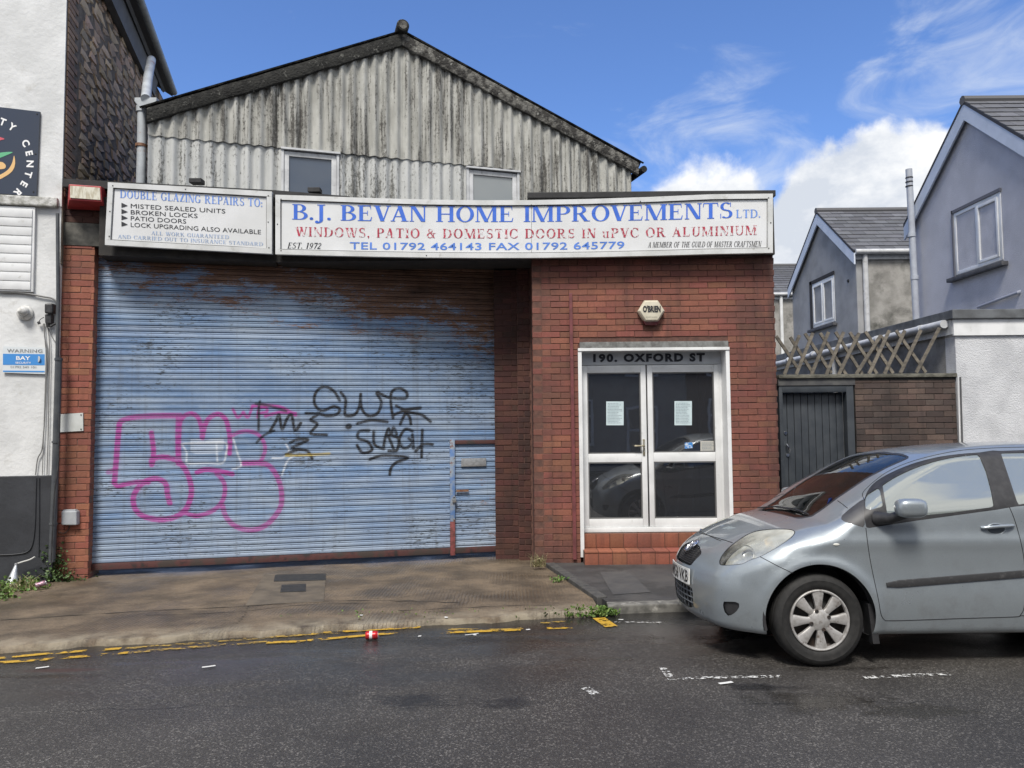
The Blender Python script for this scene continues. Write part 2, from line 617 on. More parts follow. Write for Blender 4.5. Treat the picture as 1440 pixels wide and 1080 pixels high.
# raised tarmac pavement right of the driveway, kerb stones in front
pv = MB()
KX = [1.0 + .25 * i for i in range(0, 24)] + [9, 15, 40]
def pave_z(y): return .012 - .045 * (y - 6.7) / 2.2
fx = A2_.x + .10
pts_top = [(A_.x + .05, 8.95, pave_z(8.95)), (A_.x + .06, A_.y, pave_z(A_.y)), (fx, kerb_y(fx) + .13, pave_z(6.8))]
for x in KX:
    if x > fx + .05: pts_top.append((x, kerb_y(x) + .13, pave_z(6.8)))
pts_top += [(40, 9.8, pave_z(8.95)), (2.0, 9.8, pave_z(8.95) - .003)]
pv.prism([Vector(p) for p in pts_top], (0, 0, -.2))
pvo = pv.build('pavement', PAVE); tag(pvo, kind='structure')
# side kerb between driveway and pavement
sk = MB()
a, b2 = Vector((A_.x - .02, A_.y + .15, -.045)), Vector((A2_.x + .02, A2_.y + .06, .012))
for i in range(4):
    p, q = a.lerp(b2, i / 4 + .006), a.lerp(b2, (i + 1) / 4 - .006)
    w = Vector((.10, .05, 0))
    m_ = MB().hexa([p - Vector((0, 0, .2)), q - Vector((0, 0, .2)), q + w - Vector((0, 0, .2)), p + w - Vector((0, 0, .2)), p + Vector((0, 0, .01)), q + Vector((0, 0, .01)), q + w + Vector((0, 0, .01)), p + w + Vector((0, 0, .01))])
    m_.build('kerb_stone', DARKKERB, pvo, bevel=.008)
x = fx - .02
while x < 9.5:
    x2 = x + .9
    y0, y1 = kerb_y(x + .01), kerb_y(x2 - .01)
    m_ = MB().hexa([(x + .004, y0, -.25), (x2 - .004, y1, -.25), (x2 - .004, y1 + .135, -.25), (x + .004, y0 + .135, -.25),
                    (x + .004, y0, .014), (x2 - .004, y1, .014), (x2 - .004, y1 + .135, .016), (x + .004, y0 + .135, .016)])
    m_.build('kerb_stone', KERBM, pvo, bevel=.012)
    x = x2
# utility reinstatement strip in the pavement
q = [hitz(862, 836, .01), hitz(915, 832, .01), hitz(885, 802, 0), hitz(843, 802, 0)]
q = [Vector((p.x, p.y, pave_z(p.y) + .004)) for p in q]
MB().add(q, [(0, 1, 2, 3)]).build('reinstatement', mat('newer_tarmac', (.05, .05, .052), (.07, .068, .066), 4, rough=.65, bump=.5, bsc=200, bdist=.003), pvo)

# painted lines, worn
def m_worn(name, colr, amount=.5, sc=14, stretch=(1, 1, 1)):
    m = bpy.data.materials.new(name); m.use_nodes = True
    t = NT(m.node_tree); b = m.node_tree.nodes['Principled BSDF']
    p = t.pos()
    n_ = t.noise(t.vmath('MULTIPLY', p, stretch), sc, 8, .7)
    c = t.mix(t.ramp(t.noise(p, 50, 4), .4, .7), colr, tuple(v * .55 for v in colr))
    t.set(b.inputs['Base Color'], c)
    b.inputs['Roughness'].default_value = .55
    a = t.ramp(n_, amount, amount + .05)
    t.set(b.inputs['Alpha'], a)
    return m
YEL = m_worn('worn_yellow_paint', (.55, .33, .03), .445, 9)
YELF = m_worn('very_worn_yellow_paint', (.42, .27, .05), .50, 12, (1, 2, 1))
WHT = m_worn('worn_white_paint', (.62, .62, .60), .50, 30)


def road_z(x, y):
    o_ = kerb_y(x) - y
    return -.062 * max(0, 1 - max(o_, 0) / 1.7)**1.3


def strip(pts, wpx, m, name='road_marking', lift=.006):
    P = []
    for (x, y) in spline(pts, 6):
        p = hitz(x, y, -.03)
        p = hitz(x, y, road_z(p.x, p.y))
        P.append(p)
    vs, fs = [], []
    for i, p in enumerate(P):
        a, b_ = P[max(i - 1, 0)], P[min(i + 1, len(P) - 1)]
        d_ = (b_ - a); d_.z = 0; d_.normalize()
        nrm_ = Vector((-d_.y, d_.x, 0))
        for sgn in (-1, 1):
            q = p + nrm_ * wpx * sgn
            vs.append((q.x, q.y, road_z(q.x, q.y) + lift))
    for i in range(len(P) - 1):
        a = 2 * i; fs.append((a, a + 2, a + 3, a + 1))
    o = MB().add(vs, fs).build(name, m, road, fix=False)
    if o.data.polygons[0].normal.z < 0: o.data.flip_normals()
    return o


for pts, m_ in (([(-30, 929), (60, 920), (170, 912)], YEL), ([(-30, 934), (60, 928), (180, 918)], YEL), ([(175, 912), (300, 903)], YELF), ([(180, 918), (300, 908), (375, 903)], YELF),
                ([(300, 902), (440, 892), (490, 889)], YELF), ([(375, 904), (430, 902)], YEL), ([(438, 891), (515, 886), (592, 882)], YEL), ([(432, 901), (500, 895), (560, 890)], YEL),
                ([(625, 885), (700, 886), (735, 884)], YELF), ([(620, 890), (680, 888), (732, 886)], YEL), ([(760, 876), (805, 874)], YELF), ([(768, 884), (805, 883)], YEL)):
    strip(pts, .032, m_)
strip([(842, 869), (860, 882)], .055, YEL)
strip([(864, 875), (930, 876)], .02, WHT)
strip([(932, 940), (945, 957)], .025, WHT); strip([(940, 956), (1000, 954), (1100, 952)], .022, WHT); strip([(1215, 954), (1275, 951), (1335, 949)], .024, WHT)
strip([(823, 968), (838, 978)], .03, WHT)
for (x, y, w_) in ((293, 939, .02), (59, 940, .02), (508, 869, .012), (663, 893, .012), (1020, 962, .02)):
    strip([(x - 9, y + 1), (x, y), (x + 10, y - 1.5)], w_ * .7, mat('pale_scrap', (.6, .6, .58), rough=.7) if 'pale_scrap' not in bpy.data.materials else bpy.data.materials['pale_scrap'], 'pale_mark', .008)
# ================================================================== lettering
def sans_mesh(txt, bold=0.0, spacing=1.0):
    cu = bpy.data.curves.new('tmp_text', 'FONT')
    cu.body = txt
    cu.size = 1.0
    cu.offset = bold
    cu.space_character = spacing
    cu.resolution_u = 3
    ob = bpy.data.objects.new('tmp_text', cu)
    C.objects.link(ob)
    dg = bpy.context.evaluated_depsgraph_get()
    me = ob.evaluated_get(dg).to_mesh()
    V = [(v.co.x, v.co.y) for v in me.vertices]
    F = [tuple(p.vertices) for p in me.polygons]
    ob.evaluated_get(dg).to_mesh_clear()
    bpy.data.objects.remove(ob)
    bpy.data.curves.remove(cu)
    return V, F


WT, TT, SF, SX = .175, .055, .045, .075       # thick, thin, serif height and reach (cap height 1)


def R_(x0, y0, x1, y1):
    return [(x0, y0), (x1, y0), (x1, y1), (x0, y1)]


def stem(x, w=None, y0=0, y1=1, s0=True, s1=True):
    w = w or WT
    o = [R_(x, y0, x + w, y1)]
    if s0: o.append(R_(x - SX, y0, x + w + SX, y0 + SF))
    if s1: o.append(R_(x - SX, y1 - SF, x + w + SX, y1))
    return o


def arc(cx, cy, rx, ry, a0, a1, wx=None, wy=None, n=18):
    """band between an outer ellipse and a narrower inner ellipse: thick at the sides, thin above and below"""
    wx = wx or WT; wy = wy or TT
    out = []
    for i in range(n):
        q = []
        for a in (a0 + (a1 - a0) * i / n, a0 + (a1 - a0) * (i + 1) / n):
            a = math.radians(a)
            q.append(((cx + rx * math.cos(a), cy + ry * math.sin(a)), (cx + (rx - wx) * math.cos(a), cy + (ry - wy) * math.sin(a))))
        out.append([q[0][0], q[1][0], q[1][1], q[0][1]])
    return out


def bar(x0, y0, x1, y1, w):
    """slanted stroke with horizontal width w"""
    return [[(x0, y0), (x0 + w, y0), (x1 + w, y1), (x1, y1)]]


def glyph(c):
    S = SX
    if c == 'I': return stem(S) , S * 2 + WT
    if c == 'H': return stem(S) + stem(S + .56) + [R_(S, .47, S + .6, .53)], S * 2 + .56 + WT
    if c == 'L': return stem(S) + [R_(S, 0, S + .56, SF + .01), [(S + .50, 0), (S + .56, 0), (S + .59, .26), (S + .56, .26)]], S + .62
    if c in 'EF':
        o = stem(S) + [R_(S, 1 - SF - .01, S + .54, 1), [(S + .49, 1), (S + .54, 1), (S + .56, .76), (S + .535, .76)],
                       R_(S, .49, S + .40, .54), [(S + .37, .36), (S + .40, .36), (S + .40, .67), (S + .37, .67)]]
        if c == 'E': o += [R_(S, 0, S + .56, SF + .01), [(S + .50, 0), (S + .56, 0), (S + .60, .26), (S + .57, .26)]]
        return o, S + .64
    if c == 'T': return stem(.28, s1=False) + [R_(.02, 1 - SF - .01, .715, 1), [(.02, 1), (.07, 1), (.03, .74), (.0, .74)], [(.665, 1), (.715, 1), (.735, .74), (.705, .74)]], .735
    if c == 'D': return stem(S, s0=False, s1=False) + [R_(0, 0, S + .34, SF + .005), R_(0, 1 - SF - .005, S + .34, 1)] + arc(S + .30, .5, .46, .5, -90, 90), S + .78
    if c == 'P': return stem(S, s1=False) + [R_(0, 1 - SF, S + .34, 1), R_(S, .46, S + .34, .51)] + arc(S + .30, .73, .33, .27, -90, 90), S + .65
    if c == 'B': return stem(S, s0=False, s1=False) + [R_(0, 1 - SF, S + .34, 1), R_(0, 0, S + .34, SF), R_(S, .50, S + .34, .55)] + arc(S + .28, .76, .30, .24, -90, 90) + arc(S + .30, .265, .36, .265, -90, 90), S + .68
    if c == 'R': return stem(S, s1=False) + [R_(0, 1 - SF, S + .34, 1), R_(S, .47, S + .34, .52)] + arc(S + .28, .74, .32, .26, -90, 90) + bar(S + .52, 0, S + .24, .49, .19) + [R_(S + .50, 0, S + .79, SF)], S + .80
    if c in 'OQ': return arc(.43, .5, .42, .52, 0, 360, n=34), .86
    if c in 'CG':
        o = arc(.43, .5, .42, .52, 42, 318, n=28) + [R_(.70, .68, .74, 1.0), [(.62, .84), (.74, .70), (.74, .88), (.68, .9)]]
        if c == 'G': return o + [R_(.60, .05, .60 + WT, .42), R_(.52, .38, .84, .42)], .86
        return o + [[(.68, .10), (.74, .12), (.78, .28), (.75, .28)]], .80
    if c == 'J': return [R_(.22, .0, .22 + WT, 1), R_(.12, 1 - SF, .50, 1)] + arc(.13, .02, .265, .24, -95, 0, .17) + arc(.10, -.13, .09, .09, 0, 360, .088, .088, 12), .52
    if c == 'U': return stem(S, s0=False, y0=.3) + stem(S + .56, w=TT + .02, s0=False, y0=.3) + arc(S + .3175, .32, .3175, .335, 180, 360, .13, .07), S + .72
    if c == 'N': return stem(S, w=TT + .01) + stem(S + .60, w=TT + .01, s0=False) + bar(S + .60 - .13, 0, S, 1, .195) + [R_(S - .06, 1 - SF, S + .1, 1)], S * 2 + .66
    if c == 'M': return stem(S, w=TT + .01, s1=False) + stem(S + .74) + bar(S + .36, .0, S, 1, .19) + bar(S + .42, 0, S + .76, 1, TT) + [R_(0, 1 - SF, S + .12, 1)], S * 2 + .74 + WT
    if c == 'V': return bar(.30, 0, .04, 1, .20) + bar(.40, 0, .66, 1, TT + .01) + [R_(-.02, 1 - SF, .32, 1), R_(.58, 1 - SF, .80, 1)], .78
    if c == 'A': return bar(.02, 0, .33, 1, TT + .015) + bar(.52, 0, .27, 1, .20) + [R_(.18, .29, .55, .34), R_(-.05, 0, .17, SF), R_(.44, 0, .80, SF)], .79
    if c == 'W': return bar(.28, 0, .03, 1, .19) + bar(.37, 0, .53, .93, TT) + bar(.70, 0, .45, 1, .19) + bar(.80, 0, 1.0, 1, TT) + [R_(-.03, 1 - SF, .29, 1), R_(.40, 1 - SF, .68, 1), R_(.93, 1 - SF, 1.13, 1)], 1.10
    if c == 'K': return stem(S) + bar(S + .12, .42, S + .50, 1, .08) + bar(S + .52, 0, S + .24, .58, .2) + [R_(S + .46, 0, S + .80, SF), R_(S + .42, 1 - SF, S + .68, 1)], S + .80
    if c == 'Z': return [R_(.03, 1 - SF, .62, 1), R_(.02, 0, .64, SF), R_(.03, .76, .06, 1), R_(.61, 0, .64, .26)] + bar(.02, .02, .42, .98, .2), .66
    if c == 'S':
        o = arc(.30, .745, .27, .265, 40, 262, .15, .06, 16) + arc(.32, .265, .29, .275, -140, 82, .155, .06, 16)
        o += [[(.20, .50), (.36, .44), (.42, .50), (.26, .58)], R_(.50, .72, .535, .99), R_(.035, .0, .07, .30)]
        return o, .64
    if c == '.': return arc(.10, .08, .09, .09, 0, 360, .088, .088, 12), .20
    if c == ',': return arc(.10, .08, .09, .09, 0, 360, .088, .088, 12) + [[(.12, .0), (.19, .06), (.14, -.10), (.06, -.17)]], .22
    if c == ':': return arc(.10, .08, .09, .09, 0, 360, .088, .088, 12) + arc(.10, .50, .09, .09, 0, 360, .088, .088, 12), .22
    if c == '&': return arc(.36, .79, .20, .22, 0, 360, .08, .05) + arc(.32, .27, .30, .28, 60, 330, .15, .06) + bar(.66, .0, .22, .72, .14) + [R_(.55, .50, .86, .54), [(.50, .06), (.56, .03), (.74, .52), (.68, .52)]], .88
    if c == '1': return stem(.22, s1=False) + [[(.06, .80), (.22, .86), (.30, 1.0), (.22, 1.0)]], .54
    if c == '7': return [R_(.04, .86, .60, 1), R_(.04, .72, .08, 1)] + bar(.20, 0, .46, .90, .15), .60
    if c == '9': return arc(.30, .68, .28, .32, 0, 360, .14, .06, 24) + arc(.24, .62, .34, .62, -80, 0, .15, .07, 12) + arc(.14, .10, .08, .08, 0, 360, .078, .078, 10), .62
    if c == '2': return arc(.30, .72, .27, .28, -30, 170, .15, .06, 16) + bar(.04, .06, .40, .62, .12) + [R_(.03, 0, .58, .13), R_(.55, 0, .58, .26)], .62
    if c == 'u':
        return stem(.05, w=.13, y1=.66, s0=False, y0=.15, s1=True) + stem(.40, w=.13, y1=.66, s1=True) + arc(.24, .2, .19, .2, 180, 300, .12, .06, 10), .64
    return [], .34


def serif_mesh(txt, track=.06, shear=0.0):
    V, F = [], []
    x = 0
    k = 0
    for c in txt:
        ps, w = glyph(c)
        for p in ps:
            n = len(V)
            # wind every piece the same way
            area = sum(p[i][0] * p[(i + 1) % len(p)][1] - p[(i + 1) % len(p)][0] * p[i][1] for i in range(len(p)))
            if area < 0: p = p[::-1]
            k = (k + 1) % 7
            V += [(q[0] + x + shear * q[1], q[1], k) for q in p]
            F.append(tuple(range(n, n + len(p))))
        x += w + track
    return V, F


def text_mesh(txt, style='sans', bold=0.0, spacing=1.0, shear=0.0, track=.06, norm=True):
    """vertices with u, v in 0..1 over the line (v = 0 at the baseline, 1 at cap height) and a tiny layer index"""
    if style == 'serif':
        V, F = serif_mesh(txt, track, shear)
        cap = 1.0
    else:
        V, F = sans_mesh(txt, bold, spacing)
        V = [(a + shear * b, b, 0) for a, b in V]
        H, _ = sans_mesh('H', bold, 1.0)
        cap = max(p[1] for p in H)
    x0 = min(p[0] for p in V); x1 = max(p[0] for p in V)
    return [((p[0] - x0) / (x1 - x0), p[1] / cap, p[2]) for p in V], F


def put_text(txt, quad, plane, m, parent, style='sans', sag=0.0, out=.003, sagf=None, **kw):
    """quad in photo measurements: (x0, base0, cap0, x1, base1, cap1); plane(px, py) -> world point"""
    V, F = text_mesh(txt, style, **kw)
    x0, b0, c0, x1, b1, c1 = quad
    W = []
    for u, v, k in V:
        x = x0 + (x1 - x0) * u
        b = b0 + (b1 - b0) * u
        c = c0 + (c1 - c0) * u
        y = b + (c - b) * v + sag * 4 * u * (1 - u)
        p = plane(x, y)
        W.append(p + Vector((0, -(out + k * .00025), 0)))
    return MB().add(W, F).build('lettering', m, parent, fix=False)
# ================================================================== building helpers
class Frame:
    """local frame of a facade: x along it, y outwards to the street, z up"""
    def __init__(self, O, U):
        self.O = Vector(O); self.U = Vector(U).normalized(); self.N = Vector((self.U.y, -self.U.x, 0))

    def p(self, x, y=0, z=0):
        return self.O + self.U * x + self.N * y + Vector((0, 0, z))

    def box(self, mb, lo, hi, mi=0):
        (x0, y0, z0), (x1, y1, z1) = lo, hi
        P = self.p
        return mb.hexa([P(x0, y1, z0), P(x1, y1, z0), P(x1, y0, z0), P(x0, y0, z0), P(x0, y1, z1), P(x1, y1, z1), P(x1, y0, z1), P(x0, y0, z1)], mi)

    def B(self, name, m, parent, lo, hi, bevel=0.0):
        mb = MB(); self.box(mb, lo, hi)
        return mb.build(name, m, parent, bevel=bevel, smooth=bool(bevel))

    def rot(self):
        return (0, 0, math.atan2(self.U.y, self.U.x))

    def xz(self, v):
        d = Vector(v) - self.O
        return d.dot(self.U), d.z


_bm_cache = {}


def brick_mesh(L, H, D, var, m):
    key = (round(L, 2), round(H, 3), D, var, m.name)
    if key in _bm_cache: return _bm_cache[key]
    r = random.Random(hash((key[0], key[1], var)) & 0xffff)
    e = .0035
    L = key[0]
    V = []
    for z in (0, H):
        for (x, y) in ((0, 0), (L, 0), (L, -D), (0, -D)):
            j = (lambda: r.uniform(-.0022, .0022)) if y == 0 else (lambda: 0)
            V.append((x + j(), y + j() * .6, z + j()))
    mb = MB()
    # front face with a chamfered edge: outer ring set back
    f = [(V[0][0] + e, 0, V[0][2] + e), (V[1][0] - e, 0, V[1][2] + e), (V[5][0] - e, 0, V[5][2] - e), (V[4][0] + e, 0, V[4][2] - e)]
    ring = [(V[0][0], -e, V[0][2]), (V[1][0], -e, V[1][2]), (V[5][0], -e, V[5][2]), (V[4][0], -e, V[4][2])]
    back = [(0, -D, 0), (L, -D, 0), (L, -D, H), (0, -D, H)]
    mb.add(f + ring + back, [(0, 1, 2, 3)] + [(i + 4, (i + 1) % 4 + 4, (i + 1) % 4, i) for i in range(4)] + [(i + 8, (i + 1) % 4 + 8, (i + 1) % 4 + 4, i + 4) for i in range(4)])
    # local y: outwards is +y here, turned by the frame
    me = bpy.data.meshes.new('brick')
    me.from_pydata([(x, -y, z) for x, y, z in mb.v], [], [tuple(f_) for f_ in mb.f])
    me.materials.append(m)
    me.update()
    _bm_cache[key] = me
    return me


def lay_bricks(fr, W, H, parent, m, z0=0.0, x0=0.0, holes=(), y=0.0, start=0, limit=10**9, bl=.218, bh=.0665, j=.007, proud=.002, toothed=False, D=.04, name='brick', rest_test=None):
    """lay stretcher courses; returns how many single bricks; the ones past the limit go into one stuff part"""
    course = bh + j
    n = int(math.ceil((H - z0) / course))
    cnt = 0
    rest = MB()
    for c in range(n):
        z = z0 + c * course
        hh = min(bh, H - z)
        if hh < .015: continue
        off = ((c + start) % 2) * (bl + j) / 2
        x = x0 - off
        while x < x0 + W - .01:
            a, b = max(x, x0), min(x + bl, x0 + W)
            x += bl + j
            segs = [(a, b)]
            for (h0, h1, g0, g1) in holes:
                if z + hh > g0 + .01 and z < g1 - .01:
                    ns = []
                    for (p, q) in segs:
                        if q <= h0 or p >= h1: ns.append((p, q)); continue
                        if p < h0: ns.append((p, h0))
                        if q > h1: ns.append((h1, q))
                    segs = ns
            if toothed and c % 2 == 0: segs = [w_ for (p, q) in segs for w_ in (([(p, x0 + .108), (x0 + .118, q)] if p < x0 + .02 and q > x0 + .13 else [(p, q)]))]
            for (p, q) in segs:
                if q - p < .03: continue
                d = proud + random.uniform(-.002, .003)
                if toothed and c % 2 == 0 and p < x0 + .02 and q - p < .12: d = -.024
                pos = fr.p(p, y + d, z + random.uniform(-.001, .001))
                use_rest = cnt >= limit or (rest_test and rest_test(p, z))
                me = brick_mesh(q - p, hh, D, random.randrange(3), m)
                if use_rest:
                    R = Matrix.Translation(pos) @ Matrix.Rotation(math.atan2(fr.U.y, fr.U.x), 4, 'Z')
                    rest.add([R @ v.co for v in me.vertices], [tuple(pp.vertices) for pp in me.polygons])
                    continue
                o = bpy.data.objects.new(name, me)
                o.location = pos; o.rotation_euler = (0, 0, math.atan2(fr.U.y, fr.U.x) + random.uniform(-.004, .004))
                C.objects.link(o); child(o, parent)
                cnt += 1
    if rest.f:
        o = rest.build('brickwork', m, parent, fix=False); o['kind'] = 'stuff'
    return cnt


# brick local y: brick_mesh has its face at local y = 0 and body behind at +D; the frame's outward normal is -y of the rotated box
def m_brick(name, c1, c2, c3, rnd=.28, edge=None, dirt=.5, dark_top=0.0, rest=False, hue=.012):
    m, t, b = newmat(name)
    p = t.pos()
    r = t.objrand() if not rest else t.n.new('ShaderNodeNewGeometry').outputs['Random Per Island']
    col = t.mix(r, c1, c2)
    r2 = t.math('FRACT', t.math('MULTIPLY', r, 7.31))
    col = t.hsv(col, h=t.ramp(r2, 0, 1, .5 - hue, .5 + hue), v=t.ramp(t.math('FRACT', t.math('MULTIPLY', r, 3.77)), 0, 1, 1 - rnd, 1 + rnd))
    col = t.mix(t.ramp(t.noise(p, 60, 5), .42, .7, 0, .45), col, tuple(v * .55 for v in c1))
    n_ = t.noise(t.vmath('MULTIPLY', p, (1, 1, .8)), 1.6, 8, .66)
    col = t.mix(t.ramp(n_, .42, .70, 0, dirt), col, c3)
    # soot streaks running down
    st = t.noise(t.vmath('MULTIPLY', p, (7, 7, .5)), 1.2, 6, .6)
    col = t.mix(t.ramp(st, .52, .72, 0, dirt * .7), col, tuple(v * .6 for v in c3))
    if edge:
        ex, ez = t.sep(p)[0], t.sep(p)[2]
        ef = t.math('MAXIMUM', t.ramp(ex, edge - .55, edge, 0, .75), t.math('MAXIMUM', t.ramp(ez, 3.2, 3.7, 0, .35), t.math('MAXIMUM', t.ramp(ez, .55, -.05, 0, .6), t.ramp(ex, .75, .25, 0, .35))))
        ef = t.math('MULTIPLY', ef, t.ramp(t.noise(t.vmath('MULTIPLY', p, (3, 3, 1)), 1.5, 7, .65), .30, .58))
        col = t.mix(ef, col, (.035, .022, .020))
    w = t.ramp(t.voronoi(p, 6.5), .014, .028, 1, 0)
    w = t.math('MULTIPLY', w, t.ramp(t.noise(p, 3, 3), .50, .56))
    col = t.mix(t.math('MULTIPLY', w, .7), col, (.42, .36, .32))
    t.set(b.inputs['Base Color'], col)
    b.inputs['Roughness'].default_value = .82
    t.set(b.inputs['Normal'], t.bump(t.math('ADD', t.noise(p, 120, 5), t.noise(p, 35, 3)), .55, .004))
    return m


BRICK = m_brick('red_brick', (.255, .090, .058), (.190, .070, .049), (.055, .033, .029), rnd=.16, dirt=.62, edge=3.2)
BRICK_DK = m_brick('sooty_shaded_red_brick', (.090, .030, .022), (.055, .022, .017), (.012, .008, .008), dirt=.75, rnd=.2)  # sooty brick, its colour darkened further for the shade under the overhang
BRICK_P = m_brick('pier_brick', (.31, .108, .066), (.23, .084, .054), (.085, .045, .036), dirt=.4, rnd=.16)
BRICK_G = m_brick('dark_garden_brick', (.105, .068, .055), (.055, .042, .038), (.018, .015, .015), rnd=.4, dirt=.75)
MORTAR = mat('dark_red_mortar', (.125, .062, .047), (.085, .045, .036), 20, rough=.95, bump=.4, bsc=150)
MORTAR_P = mat('pink_mortar', (.24, .155, .12), (.15, .09, .07), 12, rough=.95, bump=.4, bsc=150)
MORTAR_G = mat('black_mortar', (.035, .032, .030), (.06, .055, .05), 20, rough=.95)
UPVC = mat('white_upvc', (.74, .75, .75), (.62, .63, .63), 3, rough=.30, c3=(.42, .41, .38), sc3=9, lo3=.62, hi3=.80)
UPVC_D = mat('weathered_white_frame', (.55, .56, .57), (.42, .43, .44), 6, rough=.45, c3=(.25, .25, .25), sc3=14, lo3=.58, hi3=.75)
LEAD = mat('black_felt', (.012, .012, .013), (.022, .022, .024), 8, rough=.7, bump=.4, bsc=60)
DARKIN = mat('dark_interior', (.02, .02, .022), rough=.95)


def m_winglass(name, refl=.10, tr=(.12, .13, .14), behind=.0, col=(.3, .33, .36)):
    m = bpy.data.materials.new(name); m.use_nodes = True
    t = NT(m.node_tree)
    for n in list(t.n): t.n.remove(n)
    out = t.n.new('ShaderNodeOutputMaterial')
    gl = t.n.new('ShaderNodeBsdfGlossy'); gl.inputs['Roughness'].default_value = .015
    t.set(gl.inputs['Normal'], t.bump(t.noise(t.pos(), 1.6, 2), .06, .02))
    trn = t.n.new('ShaderNodeBsdfTransparent'); trn.inputs['Color'].default_value = (*tr, 1)
    df = t.n.new('ShaderNodeBsdfDiffuse'); df.inputs['Color'].default_value = (*col, 1)
    mx = t.n.new('ShaderNodeMixShader'); mx.inputs[0].default_value = behind
    t.set(mx.inputs[1], trn.outputs[0]); t.set(mx.inputs[2], df.outputs[0])
    fr = t.n.new('ShaderNodeFresnel'); fr.inputs['IOR'].default_value = 1.5
    m2 = t.n.new('ShaderNodeMixShader'); t.set(m2.inputs[0], t.math('ADD', fr.outputs[0], refl, clamp=True))
    t.set(m2.inputs[1], mx.outputs[0]); t.set(m2.inputs[2], gl.outputs[0]); t.set(out.inputs[0], m2.outputs[0])
    return m


CURT = mat('pale_curtain', (.35, .35, .34), (.2, .2, .2), 12, rough=.9, stretch=(1, 3, .2))
WG_DOOR = m_winglass('door_glass', .13, (.25, .26, .28), .16, (.15, .16, .18))
WG_SKY = m_winglass('upper_window_glass', .04, (.10, .11, .13), .5, (.13, .17, .24))
WG_PALE = m_winglass('net_curtained_glass', .10, (.2, .2, .2), .55, (.38, .42, .43))
WG_HOUSE = m_winglass('house_window_glass', .05, (.4, .42, .44), .08, (.20, .21, .22))


def window(name, fr, x0, x1, z0, z1, y, parent, fm, gm, casement=(), fw=.055, depth=.07, inner=.04, openers=()):
    """a framed window: outer frame rails, mullions, sashes and panes, each a piece of its own under the window"""
    mb = MB()
    fr.box(mb, (x0, y - depth, z0), (x0 + fw, y, z1)); fr.box(mb, (x1 - fw, y - depth, z0), (x1, y, z1))
    fr.box(mb, (x0 + fw, y - depth, z0), (x1 - fw, y, z0 + fw)); fr.box(mb, (x0 + fw, y - depth, z1 - fw), (x1 - fw, y, z1))
    xs_ = [x0 + fw] + list(casement) + [x1 - fw]
    for c in casement:
        fr.box(mb, (c - .025, y - depth, z0 + fw), (c + .025, y - .002, z1 - fw))
    w = mb.build(name, fm, parent, bevel=.004, smooth=True)
    for i in range(len(xs_) - 1):
        a = xs_[i] + (.025 if i else 0); b = xs_[i + 1] - (.025 if i < len(xs_) - 2 else 0)
        if i in openers:
            s = MB(); e = .045
            fr.box(s, (a, y - .04, z0 + fw), (a + e, y + .012, z1 - fw)); fr.box(s, (b - e, y - .04, z0 + fw), (b, y + .012, z1 - fw))
            fr.box(s, (a + e, y - .04, z0 + fw), (b - e, y + .012, z0 + fw + e)); fr.box(s, (a + e, y - .04, z1 - fw - e), (b - e, y + .012, z1 - fw))
            s.build('sash', fm, w, bevel=.004, smooth=True)
            a += e; b -= e; za, zb_ = z0 + fw + e, z1 - fw - e
        else: za, zb_ = z0 + fw, z1 - fw
        if gm is WG_HOUSE:
            fr.B('room_shade', DARKIN, w, (a, y - .045, za), (b, y - .040, zb_))  # thin dark sheet standing in for the unlit room behind the pane
            fr.B('curtain', CURT, w, (a, y - .038, za), (a + (b - a) * .22, y - .034, zb_))
        fr.B('pane', gm, w, (a - .005, y - .030, za - .005), (b + .005, y - .022, zb_ + .005))
    return w


# ================================================================== white painted building on the left
WR = mat('white_painted_render', (.66, .67, .67), (.55, .56, .56), 2.5, rough=.85, bump=.6, bsc=22, bdist=.008, c3=(.33, .31, .27), sc3=3.5, lo3=.60, hi3=.85)
LF_O = hit(80, 560, 9.52, .22)
LF = Frame((LF_O.x, LF_O.y, 0), (1, .22, 0))        # x = 0 at the right-hand corner
LHIT = lambda px_, py_: LF.xz(hit(px_, py_, LF.O.y - .22 * LF.O.x, .22))
wb_ = empty('white_building', (LF.O.x - 1.5, LF.O.y, -.1), 'tall white rendered building on the left with dark grey plinth and rubble stone side', 'building')
z_pl = LHIT(40, 669)[1]; z_led = LHIT(80, 290)[1]
mb = MB(); LF.box(mb, (-9, -.06, z_led), (0, 0, 10.5)); mb.build('upper_wall', WR, wb_)
mb = MB(); LF.box(mb, (-9, -.5, z_pl), (-.005, -.012, z_led)); mb.build('lower_wall', WR, wb_)
x_l = LHIT(78, 285)[0]
mb = MB(); LF.box(mb, (-9, -.1, z_led - .02), (-.03, .055, z_led + .09)); mb.build('ledge', mat('weathered_ledge', (.55, .55, .53), (.25, .25, .22), 14, rough=.9, bump=.9, bsc=60, bdist=.01), wb_, bevel=.015)
PLG = mat('dark_grey_masonry_paint', (.024, .026, .031), (.036, .039, .046), 4, rough=.6, bump=.5, bsc=30, c3=(.14, .14, .14), sc3=18, lo3=.70, hi3=.74)
mb = MB(); LF.box(mb, (-9, -.5, -.6), (0, .012, z_pl)); mb.build('plinth', PLG, wb_, bevel=.01)
# moulded line on the plinth
pts = [LF.p(*(lambda q: (q[0], .02, q[1]))(LHIT(x, y))) for x, y in spline([(0, 780), (22, 779), (40, 775), (47, 762), (50, 735), (51, 700), (52, 672)], 5)]
MB().tube(pts, .006, 6).build('moulding', PLG, wb_, smooth=True)
pts = [LF.p(*(lambda q: (q[0], .02, q[1]))(LHIT(x, y))) for x, y in [(56, 672), (56, 730), (55, 782)]]
MB().tube(pts, .006, 6).build('moulding', PLG, wb_, smooth=True)
